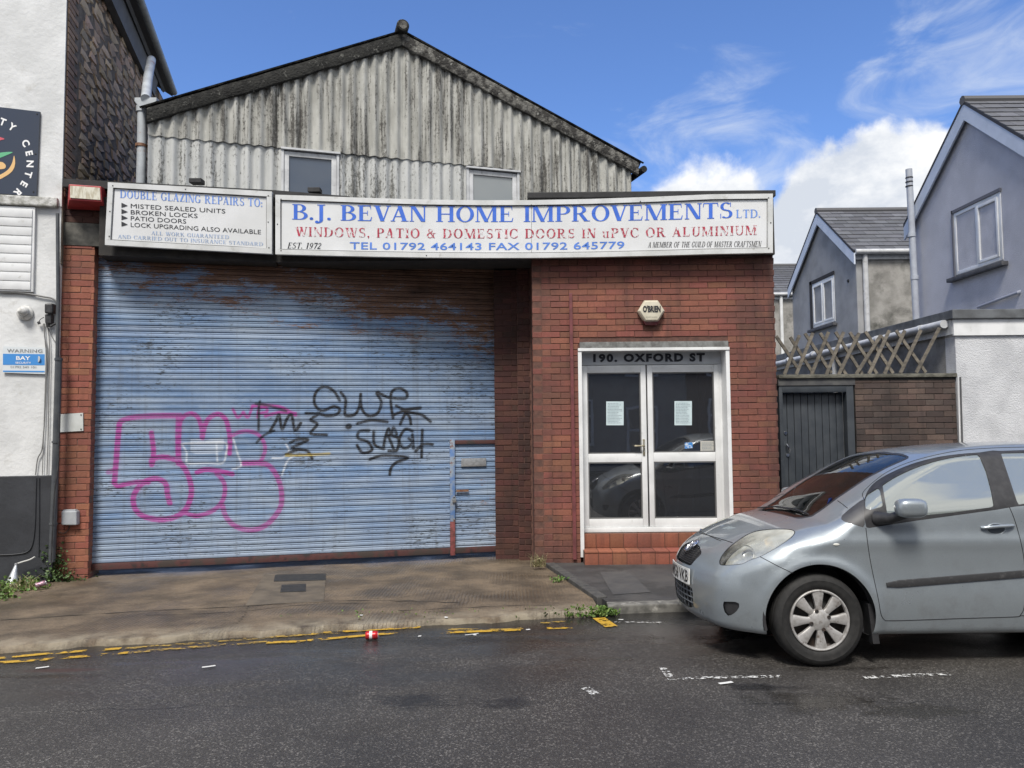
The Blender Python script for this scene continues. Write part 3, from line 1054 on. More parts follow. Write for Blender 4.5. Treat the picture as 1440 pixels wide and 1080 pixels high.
# slatted vent cover, each slat its own piece
vx0, vz0 = LHIT(46, 411); _, vz1 = LHIT(44, 291)
vt = LF.B('vent_cover', UPVC, wb_, (vx0 - 1.1, -.01, vz0), (vx0 + .012, .028, vz1 - .01), .004)
nsl = 9
for k in range(nsl):
    z0 = vz0 + .02 + k * (vz1 - vz0 - .05) / nsl
    LF.B('slat', UPVC, vt, (vx0 - 1.08, .029, z0), (vx0 - .012, .040, z0 + (vz1 - vz0 - .05) / nsl - .010), .003)
# side wall of rubble stone
P1, P2 = hitz(151, 0, 7.62), hitz(205, 105, 7.62)
sd = Vector((P2.x - P1.x, P2.y - P1.y, 0)).normalized()
sd = (sd + Vector((-.24, 1, 0)).normalized()) / 2; sd.normalize()
SF_ = Frame(LF.p(.006, -.02, 0), sd)                  # x runs back from the street corner; outward faces right
SF_.N = Vector((sd.y, -sd.x, 0))
print('side dir', sd, 'corner', LF.O, 'test', (P1 - LF.O).dot(SF_.N), (P2 - LF.O).dot(SF_.N))
SW_LEN = 5.0
STONEM = m_brick('rubble_stone', (.56, .41, .28), (.40, .30, .21), (.20, .155, .115), rnd=.3, dirt=.45, hue=.02)
QUOIN = m_brick('quoin_brick', (.36, .23, .15), (.25, .16, .11), (.10, .07, .055), rnd=.3, dirt=.5)
SMORT = mat('stone_mortar', (.17, .14, .11), (.09, .075, .06), 10, rough=.95, bump=.8, bsc=50, bdist=.01)
mb = MB(); SF_.box(mb, (0.0, -.4, 3.5), (SW_LEN, 0, 7.64)); side = mb.build('side_wall', SMORT, wb_)
# quoins
for k in range(0, 46):
    z = 4.30 + k * .075
    L = .33 if k % 2 else .22
    me = brick_mesh(L, .064, .05, k % 3, QUOIN)
    o = bpy.data.objects.new('quoin_brick', me); o.location = SF_.p(.02, .012, z); o.rotation_euler = SF_.rot(); C.objects.link(o); child(o, side)
nst = 0
rest = MB()
zc_ = 4.32
srn = random.Random(5)
while zc_ < 7.55:
    h = srn.uniform(.07, .14)
    x = .40 + srn.uniform(0, .1)
    while x < SW_LEN - .05:
        w = srn.uniform(.22, .60) * (h / .12)**.4
        x1 = min(x + w, SW_LEN)
        # irregular outline with a bulging face
        n = 7
        cxx, czz = (x + x1) / 2, zc_ + h / 2
        ring = []
        for k in range(n):
            a = 2 * PI * k / n + srn.uniform(-.2, .2)
            ca, sa = math.cos(a), math.sin(a)
            rr = 1 / max(abs(ca) / ((x1 - x) / 2), abs(sa) / (h / 2)) * srn.uniform(.93, 1.03)
            ring.append((cxx + rr * ca, czz + rr * sa))
        pd = srn.uniform(.006, .018)
        vs = [SF_.p(q[0], .0, q[1]) for q in ring] + [SF_.p(cxx + (q[0] - cxx) * .93, pd + srn.uniform(-.008, .008), czz + (q[1] - czz) * .86) for q in ring]
        vs.append(SF_.p(cxx + srn.uniform(-.02, .02), pd + srn.uniform(0, .018), czz))
        fs = [(k, (k + 1) % n, (k + 1) % n + n, k + n) for k in range(n)] + [(k + n, (k + 1) % n + n, 2 * n) for k in range(n)]
        near = (Vector((0, 0, 0)) - SF_.p(cxx, 0, 0)).length < 13.2
        if nst < 295 and near:
            MB().add(vs, fs).build('stone', STONEM, side, fix=False); nst += 1
        else: rest.add(vs, fs)
        x = x1 + .012
    zc_ += h + .008
if rest.f:
    STONE_R = m_brick('rubble_stone_mass', (.56, .41, .28), (.40, .30, .21), (.20, .155, .115), rnd=.3, dirt=.45, rest=True, hue=.02)
    o = rest.build('stonework', STONE_R, side, fix=False); o['kind'] = 'stuff'
# eaves: fascia, soffit, gutter
EAV = mat('grey_painted_timber', (.085, .09, .10), (.06, .064, .072), 5, rough=.6)
EAVD = mat('dark_soffit', (.028, .030, .036), rough=.6)
G1, G2 = hitz(180, -40, 7.72), hitz(243, 130, 7.72)
I1, I2 = hitz(138, -40, 7.60), hitz(207, 113, 7.60)
mb = MB(); mb.add([I1, I2, G2 - Vector((0, 0, .08)), G1 - Vector((0, 0, .08)), I1 + Vector((0, 0, .1)), I2 + Vector((0, 0, .1)), G2 + Vector((0, 0, .02)), G1 + Vector((0, 0, .02))],
                  [(0, 1, 2, 3), (4, 7, 6, 5), (0, 4, 5, 1), (1, 5, 6, 2), (2, 6, 7, 3), (3, 7, 4, 0)]); mb.build('soffit', EAVD, wb_)
ev = (G2 - G1).normalized()
mb = MB()
for f_ in (.30, .62):
    a = I1.lerp(G1, f_) - Vector((0, 0, .05)); b_ = I2.lerp(G2, f_) - Vector((0, 0, .05))
    mb.tube([a, b_], .035, 4)
mb.build('soffit_rib', EAV, wb_)
mb = MB()
e0, e1 = I1 + Vector((.02, 0, -.26)), I2 + Vector((.02, 0, -.26))
mb.hexa([e0, e1, e1 + Vector((.10, .03, 0)), e0 + Vector((.10, .03, 0)), e0 + Vector((0, 0, .30)), e1 + Vector((0, 0, .30)), e1 + Vector((.16, .03, .30)), e0 + Vector((.16, .03, .30))])
mb.build('eaves_fascia', EAV, wb_)
mb = MB(); mb.tube([G1 + Vector((.02, 0, 0)), G2 + Vector((.02, 0, 0))], .06, 10); mb.build('gutter', mat('grey_gutter', (.32, .35, .36), (.22, .24, .25), 8, rough=.5), wb_, smooth=True)
mb = MB(); u = Vector((-6, -1.2, 1.9)); mb.add([G1, G2, G2 + u, G1 + u, G1 + Vector((0, 0, .08)), G2 + Vector((0, 0, .08)), G2 + u + Vector((0, 0, .08)), G1 + u + Vector((0, 0, .08))],
                  [(0, 3, 2, 1), (4, 5, 6, 7), (0, 1, 5, 4), (1, 2, 6, 5), (2, 3, 7, 6), (3, 0, 4, 7)]); mb.build('roof', mat('grey_roof_sheet', (.12, .125, .13), rough=.7), wb_)

# downpipe with hopper head, in front of the gable's left edge
PIPE = mat('pale_grey_painted_iron', (.42, .45, .47), (.33, .35, .37), 6, rough=.45, c3=(.28, .13, .06), sc3=7, lo3=.62, hi3=.70)
dp = empty('downpipe', tuple(hit(199, 250, 9.0)), 'pale grey downpipe with box hopper and rusty collar at the stone wall', 'downpipe')
Q = lambda x, y, d=9.0: hit(x, y, d)
MB().tube([Q(213, 84, 10.2), Q(208, 110, 9.6), Q(205, 139, 9.0)], .058, 14).build('upper_pipe', PIPE, dp, smooth=True)
MB().tube([Q(200, 150), Q(199.5, 200), Q(198, 262)], .056, 14).build('lower_pipe', PIPE, dp, smooth=True)
MB().tube([Q(199.6, 150), Q(199.6, 158)], .068, 14).build('collar', PIPE, dp, smooth=True)
MB().tube([Q(198.5, 203), Q(198.4, 207)], .068, 14).build('rusty_collar', mat('rusty_iron', (.13, .055, .03), (.22, .12, .07), 20, rough=.8), dp, smooth=True)['label'] = 'rusty brown collar'
a, b_ = Q(189, 137), Q(220, 137); c, d_ = Q(195, 150), Q(207, 150)
mb = MB(); w = Vector((0, .2, 0)); mb.add([c, d_, d_ + w, c + w, a - Vector((0, 0, .045)), b_ - Vector((0, 0, .045)), b_ + w - Vector((0, 0, .045)), a + w - Vector((0, 0, .045)), a, b_, b_ + w, a + w],
    [(0, 1, 5, 4), (1, 2, 6, 5), (2, 3, 7, 6), (3, 0, 4, 7), (3, 2, 1, 0), (4, 5, 9, 8), (5, 6, 10, 9), (6, 7, 11, 10), (7, 4, 8, 11), (8, 9, 10, 11)])
mb.build('hopper', PIPE, dp, bevel=.006)

# ================================================================== corrugated workshop
WK = empty('workshop', (-1.5, 9.6, -.1), 'workshop with grey corrugated asbestos gable above a wide blue roller shutter', 'building')
GF = Frame((0, 10.3, 0), (1, .3, 0))
GU = math.sqrt(1 + .09)
GH = lambda px_, py_: GF.xz(hit(px_, py_, 10.3, .3))
eL, eR, apx = GH(213, 157), GH(893, 230), GH(565, 52)
eL = (GH(213, 160)[0], eL[1]); eR = (GH(886, 225)[0], eR[1])
def roof_z(x):
    if x < apx[0]: return eL[1] + (apx[1] - eL[1]) * (x - eL[0]) / (apx[0] - eL[0])
    return eR[1] + (apx[1] - eR[1]) * (x - eR[0]) / (apx[0] - eR[0])
seam = GH(430, 207)[1]


def m_asb(name, c1, c2, dark, dlo, dhi):
    m, t, b = newmat(name)
    p = t.pos()
    col = t.mix(t.ramp(t.noise(t.vmath('MULTIPLY', p, (1, 1, .35)), 6, 6), .38, .62), c1, c2)
    s1 = t.noise(t.vmath('MULTIPLY', p, (14, 14, .8)), 1.0, 8, .68)
    s2 = t.noise(t.vmath('MULTIPLY', p, (1, 1, .5)), 1.1, 5, .6)
    f = t.math('ADD', s1, t.math('MULTIPLY', t.math('SUBTRACT', s2, .5), .55))
    r = t.math('MULTIPLY', t.math('SUBTRACT', t.objrand(), .5), .07)
    f = t.math('ADD', f, r)
    col = t.mix(t.ramp(f, dlo, dhi, 0, .92), col, dark)
    blot = t.noise(t.vmath('MULTIPLY', p, (1, 1, .6)), 38, 6, .75)
    col = t.mix(t.ramp(t.math('ADD', blot, t.math('MULTIPLY', t.math('SUBTRACT', f, .5), .8)), .54, .64, 0, .85), col, tuple(v * .5 for v in dark))
    pal = t.noise(t.vmath('MULTIPLY', p, (1, 1, .4)), 26, 6, .7)
    col = t.mix(t.ramp(pal, .60, .68, 0, .65), col, (.50, .51, .48))
    t.set(b.inputs['Base Color'], col)
    b.inputs['Roughness'].default_value = .92
    t.set(b.inputs['Normal'], t.bump(t.noise(p, 70, 6, .7), .6, .006))
    return m


ASB_U = m_asb('lichened_asbestos', (.44, .44, .41), (.31, .31, .285), (.105, .10, .09), .47, .64)
ASB_L = m_asb('pale_asbestos', (.50, .51, .50), (.42, .43, .42), (.17, .17, .155), .54, .72)
PITCH_C, AMP = .146, .024


def sheet(x0, x1, zb, ztf, m, parent, lift=0.0, windows=()):
    n = max(2, int((x1 - x0) / PITCH_C * 12))
    vs, fs = [], []
    for i in range(n + 1):
        x = x0 + (x1 - x0) * i / n
        y = AMP * math.cos(2 * PI * x / PITCH_C) + lift
        zt_ = ztf(x)
        for q in (0, .35, .7, 1):
            vs.append(GF.p(x, y, zb + (zt_ - zb) * q))
        for q in (0, .35, .7, 1):
            vs.append(GF.p(x, y - .007, zb + (zt_ - zb) * q))
    for i in range(n):
        a, b_ = i * 8, (i + 1) * 8
        for q in range(3):
            fs.append((a + q, b_ + q, b_ + q + 1, a + q + 1))
            fs.append((a + 4 + q, a + 5 + q, b_ + 5 + q, b_ + 4 + q))
        fs.append((a, a + 4, b_ + 4, b_)); fs.append((a + 3, b_ + 3, b_ + 7, a + 7))
    fs += [(0, 1, 5, 4), (1, 2, 6, 5), (2, 3, 7, 6)]
    e = n * 8; fs += [(e, e + 4, e + 5, e + 1), (e + 1, e + 5, e + 6, e + 2), (e + 2, e + 6, e + 7, e + 3)]
    o = MB().add(vs, fs).build('corrugated_sheet', m, parent, smooth=False)
    smooth_by_angle(o.data, .9)
    return o


gw = MB()
gw.prism([GF.p(eL[0] + .02, -.06, 3.6), GF.p(eR[0] - .02, -.06, 3.6), GF.p(eR[0] - .02, -.06, eR[1] - .02), GF.p(apx[0], -.06, apx[1] - .03), GF.p(eL[0] + .02, -.06, eL[1] - .02)], GF.N * -6)
gable = gw.build('gable_wall', DARKIN, WK)
SEAMS = [eL[0]] + [GH(x, 190)[0] for x in (300, 389, 479, 566, 652)] + [GH(x, 235)[0] for x in (728, 800)] + [eR[0]]
wins = []
for (a, b_, top) in ((397, 475, 215), (657, 728, 241)):
    wins.append((GH(a, 250)[0], GH(b_, 250)[0], GH((a + b_) / 2, top)[1]))
for i in range(len(SEAMS) - 1):
    a, b_ = SEAMS[i] - .03, SEAMS[i + 1]
    # clip at the verge: sheets are cut to the roof slope
    mid = (a + b_) / 2
    full = a > wins[1][1] - .1
    zb = 3.9 if full else seam - .04
    if a < apx[0] < b_:
        sheet(a, b_, zb, roof_z, ASB_U, gable, .012 + .006 * (i % 2))
    else:
        sheet(a, b_, zb, roof_z, ASB_U, gable, .012 + .006 * (i % 2))
    if not full:
        segs = [(a, b_)]
        for (w0, w1, wt) in wins:
            ns = []
            for (p, q) in segs:
                if q <= w0 or p >= w1: ns.append((p, q)); continue
                if p < w0 - .03: ns.append((p, w0))
                if q > w1 + .03: ns.append((w1, q))
            segs = ns
        for (p, q) in segs:
            sheet(p, q, 3.9, lambda x: seam + .02, ASB_L, gable, -.004 - .006 * (i % 2))
for k, (w0, w1, wt) in enumerate(wins):
    MB().add([GF.p(w0 - .02, .055, wt + .03), GF.p(w1 + .03, .055, wt + .03), GF.p(w1 + .03, -.05, wt + .05), GF.p(w0 - .02, -.05, wt + .05), GF.p(w0 - .02, .055, wt + .005), GF.p(w1 + .03, .055, wt + .005), GF.p(w1 + .03, -.05, wt + .005), GF.p(w0 - .02, -.05, wt + .005)],
             [(0, 1, 2, 3), (7, 6, 5, 4), (0, 4, 5, 1), (1, 5, 6, 2), (3, 7, 4, 0)]).build('head_flashing', UPVC_D, gable)
    mb = MB()
    GF.box(mb, (w0 - .015, -.05, 3.9), (w0 + .018, .035, wt)); GF.box(mb, (w1 - .018, -.05, 3.9), (w1 + .015, .035, wt))
    mb.build('window_lining', UPVC_D, gable)
    w = window('window', GF, w0 + .02, w1 - .02, 3.95, wt - .01, .015, gable, UPVC_D, WG_SKY if k == 0 else WG_PALE, fw=.062, openers=())
    if k: w['label'] = 'window with pale blind behind the glass'
# verge boards, ridge roll, roof sheets
VERGE = mat('lichened_verge', (.16, .155, .14), (.035, .033, .03), 9, .42, .55, rough=.95, bump=1, bsc=40, bdist=.02, c3=(.34, .34, .31), sc3=16, lo3=.60, hi3=.70)
VERGE_D = mat('black_moss_verge', (.030, .030, .027), (.012, .012, .011), 9, rough=.95, bump=1, bsc=40, bdist=.02, c3=(.20, .20, .18), sc3=14, lo3=.60, hi3=.70)
def verge(a, b_, za, zb, m, name='verge_board'):
    n = 26
    vs, fs = [], []
    vr = random.Random(int(a * 100))
    for i in range(n + 1):
        x = a + (b_ - a) * i / n
        z = za + (zb - za) * i / n
        j = vr.uniform(-.006, .006)
        for (y, dz) in ((.045, -.165 + j * 2), (.070, -.15 + j), (.082, -.10), (.085, -.01), (.08, .020 + j), (.05, .030 + j), (-.25, .030), (-.25, -.02)):
            vs.append(GF.p(x, y, z + dz))
    for i in range(n):
        for k in range(8):
            fs.append((i * 8 + k, i * 8 + (k + 1) % 8, (i + 1) * 8 + (k + 1) % 8, (i + 1) * 8 + k))
    fs += [tuple(range(8)), tuple(n * 8 + k for k in reversed(range(8)))]
    return MB().add(vs, fs).build(name, m, WK, smooth=True)
verge(eL[0] - .04, apx[0], eL[1] - .01, apx[1], VERGE_D)
verge(apx[0], eR[0] + .10, apx[1], eR[1] - .03, VERGE)
MB().lathe([(0, 0), (.075, .0), (.085, .012), (.085, .6), (0, .6)], GF.p(apx[0] - .005, .16, apx[1] + .085), -GF.N, 20).build('ridge_roll', VERGE_D, WK, smooth=True)
MB().lathe([(0, -.004), (.055, -.004), (.055, .0), (0, .0)], GF.p(apx[0] - .005, .163, apx[1] + .085), -GF.N, 20).build('ridge_disc', VERGE, WK)
for (a, b_, za, zb) in ((eL[0] - .12, apx[0], eL[1] - .04, apx[1]), (apx[0], eR[0] + .18, apx[1], eR[1] - .06)):
    n = 30
    vs, fs = [], []
    ny = int(5.5 / PITCH_C * 6)
    for i in range(2):
        x, z = (a, za) if i == 0 else (b_, zb)
        for k in range(ny + 1):
            y = .10 - k * 5.5 / ny
            vs.append(GF.p(x, y, z + .06 + .02 * math.cos(2 * PI * y / PITCH_C)))
    for k in range(ny): fs.append((k, k + 1, ny + 2 + k, ny + 1 + k))
    MB().add(vs, fs).build('roof', VERGE, WK, fix=False)
# ragged gutter end at the right eave
MB().tube([GF.p(eR[0] + .16, .14, eR[1] - .12), GF.p(eR[0] + .16, -4, eR[1] - .12)], .05, 8).build('eaves_gutter', VERGE_D, WK, smooth=True)

# ---- left pier, lintel, jamb, fascia beam, flat roof
PF = Frame((0, 9.60, 0), (1, .22, 0))
PH = lambda px_, py_: PF.xz(hit(px_, py_, 9.60, .22))
px0, px1 = PH(79, 600)[0], PH(128, 600)[0]
ztop = PH(110, 346)[1]
zb0 = PH(100, 818)[1]
mb = MB(); PF.box(mb, (px0 - .1, -.40, -.5), (px1 - .004, -.006, ztop)); pier = mb.build('brick_pier', MORTAR_P, WK)
n1_ = lay_bricks(PF, px1 - px0, ztop, pier, BRICK_P, z0=zb0, x0=px0, start=1)
PR = Frame(PF.p(px1, 0, 0), PF.N * -1)      # reveal of the pier, facing right
PR.N = PF.U.copy()
lay_bricks(PR, .20, ztop, pier, BRICK_P, z0=zb0, x0=0, y=-.004, start=0, bl=.10)
PF.B('lintel', mat('stained_concrete', (.13, .125, .11), (.05, .05, .045), 6, rough=.9, bump=.6, bsc=50), WK, (px0 - .02, -.5, ztop + .004), (PH(150, 330)[0] + .6, .012, PH(120, 314)[1]), .006)
mb = MB(); PF.box(mb, (px0 - .02, -.5, PH(120, 314)[1] + .003), (PH(150, 330)[0] + .5, -.012, 4.30)); up = mb.build('brick_band', MORTAR, WK)
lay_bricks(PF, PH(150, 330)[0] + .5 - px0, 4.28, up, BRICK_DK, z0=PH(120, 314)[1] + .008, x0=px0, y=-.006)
# beam behind the signs, soffit above the shutter
zs = 3.60
bm_ = MB()
fx0, fx1 = PF.p(PH(150, 330)[0]), Vector((-2.83, 8.86, 0))
def beam(a, b_, z0, z1, dep=.5):
    a, b_ = Vector(a), Vector(b_)
    u_ = (b_ - a).normalized(); nb = Vector((-u_.y, u_.x, 0)) * dep
    return MB().add([(a.x, a.y, z0), (b_.x, b_.y, z0), (b_.x + nb.x, b_.y + nb.y, z0), (a.x + nb.x, a.y + nb.y, z0),
                     (a.x, a.y, z1), (b_.x, b_.y, z1), (b_.x + nb.x, b_.y + nb.y, z1), (a.x + nb.x, a.y + nb.y, z1)],
                    [(3, 2, 1, 0), (4, 5, 6, 7), (0, 1, 5, 4), (1, 2, 6, 5), (2, 3, 7, 6), (3, 0, 4, 7)])
DKW = mat('black_weathered_timber', (.022, .021, .020), (.038, .034, .030), 9, rough=.85, bump=.5, bsc=60)
p0 = hit(140, 300, 9.44, .22)
beam((p0.x, p0.y, 0), (-2.84, 8.84, 0), zs, 4.28).build('fascia_beam', DKW, WK)
beam((-2.838, 8.84, 0), (.245, 8.82, 0), zs, 4.26).build('fascia_beam', DKW, WK)
# flat roof over the shop front
def roofpt(px_, py_, Y, b_=0): return hit(px_, py_, Y, b_)
r0, r1, r2 = hit(88, 251, 9.44, .22), hit(388, 267.5, 9.44, .22), hit(492, 276, 8.90)
tops = [r0, r1, r2]
back = [Vector((r2.x + .1, 10.6, 4.27)), Vector((r1.x, 9.9, 4.30)), Vector((r0.x - .12, 8.9 + .2, 4.36))]
mb = MB()
pts_ = [r0, r1, r2, Vector((r2.x + .1, 10.9, 4.25)), Vector((-6.2, 10.9, 4.30)), Vector((r0.x - .02, r0.y + .9, 4.34))]
mb.prism([Vector((p.x, p.y, p.z)) for p in pts_], (0, 0, -.09)); mb.build('flat_roof', LEAD, WK)
mb = MB(); mb.prism([Vector((-2.0, 8.9, 4.245)), Vector((.24, 8.9, 4.245)), Vector((.24, 10.9, 4.23)), Vector((-2.0, 10.9, 4.23))], (0, 0, -.05)); mb.build('flat_roof', LEAD, WK)
for (x, y) in ((274, 253), (441, 266)):
    p = hit(x, y, 8.90); MB().box((p.x - .075, p.y, p.z - .03), (p.x + .075, p.y + .12, p.z + .025)).build('roof_bracket', LEAD, WK, bevel=.005)
# jamb right of the shutter (two steps of dark brick)
J0 = SHUT(697, 700)
JF = Frame((J0.x + .0, J0.y - .16, 0), (1, 0, 0))
zj = -.12
mb = MB(); JF.box(mb, (0, -.5, -.5), (.30, -.006, 3.62)); JF.box(mb, (.298, -.9, -.5), (.50, .10, 3.62)); jam = mb.build('shutter_jamb', MORTAR, WK)
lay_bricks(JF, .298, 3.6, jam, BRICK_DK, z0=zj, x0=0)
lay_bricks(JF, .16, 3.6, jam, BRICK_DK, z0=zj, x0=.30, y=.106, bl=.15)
PF.B('concrete_foot', mat('foot_concrete', (.11, .09, .07), (.06, .05, .04), 12, rough=.9, bump=.6), WK, (px0 - .03, -.3, -.5), (px1 + .015, .02, zb0 + .005), .01)
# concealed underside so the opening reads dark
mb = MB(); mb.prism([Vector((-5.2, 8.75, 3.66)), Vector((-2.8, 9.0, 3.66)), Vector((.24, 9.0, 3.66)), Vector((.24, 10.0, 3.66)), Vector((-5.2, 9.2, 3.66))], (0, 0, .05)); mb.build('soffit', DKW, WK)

# ---- roller shutter: every slat a piece; spray paint and rust live in a colour attribute on the slats
SO = SHUT(128, 600)
SHF = Frame((0, 9.75, 0), (1, .22, 0))
SX_ = lambda px_, py_: SHF.xz(hit(px_, py_, 9.75, .22))
sx0, sx1 = SX_(128, 600)[0] - .02, SX_(697, 700)[0]
szb, szt = SX_(400, 789)[1], 3.66
shut = empty('roller_shutter', tuple(SHF.p((sx0 + sx1) / 2, 0, szb))); child(shut, WK)
MAG, BLK, WHI = (.31, .05, .25), (.012, .012, .014), (.70, .72, .74)
def s7(*p): return zc(list(p), 120, 520, 4.5)
def s8(*p): return zc(list(p), 380, 500, 3.6)
STROKES = []   # colour, radius px, polyline, strength
def st_(c, r, pts, k=1.0, n=6): STROKES.append((c, r, spline(pts, n), k))
st_(MAG, 3.3, s7((600, 291), (500, 290), (400, 293), (300, 302), (235, 320), (215, 345)), .8); st_(MAG, 3.5, s7((215, 345), (205, 450), (198, 540), (190, 640), (184, 715)), .85)
st_(MAG, 2.8, s7((184, 715), (205, 738), (240, 728), (320, 712), (400, 712)), .9); st_(MAG, 3, s7((145, 648), (170, 640), (190, 632)), .6)
st_(MAG, 3.4, s7((535, 845), (520, 790), (512, 730), (480, 698), (430, 690), (370, 712), (325, 760), (303, 815), (318, 885), (375, 930), (470, 948), (560, 935), (625, 895), (660, 830), (672, 760), (655, 680), (625, 620), (585, 575)), .85)
st_(MAG, 3.2, s7((588, 575), (500, 552), (425, 565), (420, 600)), 1); st_(MAG, 3.2, s7((425, 590), (432, 520), (425, 450), (418, 400)), .9)
st_(MAG, 3.6, s7((592, 300), (588, 400), (588, 500), (590, 590)), .9)
st_(MAG, 2.8, s7((592, 410), (600, 330), (630, 290), (675, 278), (715, 305), (735, 370), (740, 430)), .9); st_(MAG, 3.0, s7((740, 430), (755, 360), (785, 305), (840, 280), (885, 310), (905, 370), (915, 440), (912, 530)), .9)
st_(MAG, 2.4, s7((915, 430), (960, 400), (1020, 388), (1080, 402), (1120, 440), (1138, 500), (1120, 560), (1090, 590), (1000, 592)), .75)
st_(MAG, 3.2, s7((1000, 592), (1100, 590), (1165, 610), (1210, 670), (1238, 750), (1240, 850), (1205, 920), (1140, 985), (1050, 1015), (950, 990), (890, 930), (868, 860)), .75)
st_(MAG, 3.0, s7((705, 650), (760, 632), (840, 640), (930, 660)), .9); st_(MAG, 2.8, s7((830, 655), (875, 710), (882, 780), (855, 850), (790, 900), (700, 925), (620, 900)), .8)
for k_ in (((935, 250), (965, 302), (1000, 268)), ((1000, 268), (1030, 300), (1058, 228)), ((1090, 300), (1100, 245), (1140, 238), (1150, 265), (1100, 275))):
    st_(MAG, 1.7, s7(*k_), .9)
st_(MAG, 2.0, s7((1060, 228), (1150, 226), (1240, 238), (1330, 288)), .9); st_(MAG, 2.0, s7((1140, 292), (1230, 270), (1330, 276)), .9)
for k_ in (((610, 470), (640, 520), (640, 560), (650, 592), (760, 590), (865, 592), (890, 530), (885, 462), (760, 462), (620, 466)), ((830, 470), (835, 580)), ((935, 430), (960, 520), (985, 605), (930, 630)), ((1270, 470), (1288, 515), (1250, 555), (1185, 558)), ((1330, 540), (1280, 575), (1245, 665))):
    st_(WHI, 1.0, s7(*k_), .48)
st_(WHI, 9, s7((700, 480), (760, 500), (840, 470)), .25)
st_(BLK, 1.5, s7((1105, 200), (1098, 240), (1096, 380)), .8); st_(BLK, 1.5, s7((1195, 385), (1130, 415), (1085, 460)), .8); st_(BLK, 1.6, s7((1080, 215), (1150, 225), (1270, 262)), .7)
for k_ in (((352, 228), (320, 178), (270, 158), (230, 190), (225, 245), (262, 280), (320, 258), (352, 272), (335, 298), (285, 305), (240, 290)),
           ((358, 188), (382, 225), (380, 300), (428, 298), (452, 255), (458, 195), (462, 265), (498, 306), (545, 290), (562, 235), (540, 188), (600, 212), (680, 218), (692, 190), (655, 166), (615, 185), (612, 250), (622, 318)),
           ((638, 255), (700, 285), (765, 300), (812, 335)), ((622, 302), (690, 275), (760, 265)), ((680, 285), (705, 310), (712, 348)), ((658, 348), (675, 310), (690, 285)),
           ((440, 345), (510, 328), (592, 336)), ((500, 380), (452, 384), (445, 418), (495, 438), (515, 478), (468, 492), (440, 455)), ((524, 385), (528, 450), (575, 472)),
           ((572, 472), (590, 400), (625, 475)), ((588, 395), (600, 370), (614, 396), (624, 364), (640, 398)), ((604, 402), (650, 422), (640, 480), (600, 482)), ((720, 382), (682, 374), (652, 430), (680, 470), (720, 442), (702, 420)),
           ((770, 378), (768, 440), (766, 515)), ((735, 485), (775, 450), (822, 450)), ((720, 400), (725, 470)), ((505, 525), (560, 508), (630, 508), (695, 518), (640, 540), (612, 570), (605, 602)),
           ((0, 382), (30, 330), (45, 300), (60, 372), (85, 320), (108, 300), (125, 378), (155, 342)), ((180, 292), (240, 296), (205, 325), (238, 348), (205, 395), (285, 402)),
           ((100, 442), (140, 425), (190, 428), (112, 468), (185, 482), (212, 522)), ((80, 500), (130, 480))):
    st_(BLK, 1.75, s8(*k_), .95)
st_(BLK, 3.2, s8((394, 360), (400, 358)), .9)
st_((.55, .42, .10), 1.2, s8((80, 506), (190, 503), (300, 497)), .8)
S_BB = [(min(p[0] for p in s[2]) - 8, min(p[1] for p in s[2]) - 8, max(p[0] for p in s[2]) + 8, max(p[1] for p in s[2]) + 8) for s in STROKES]


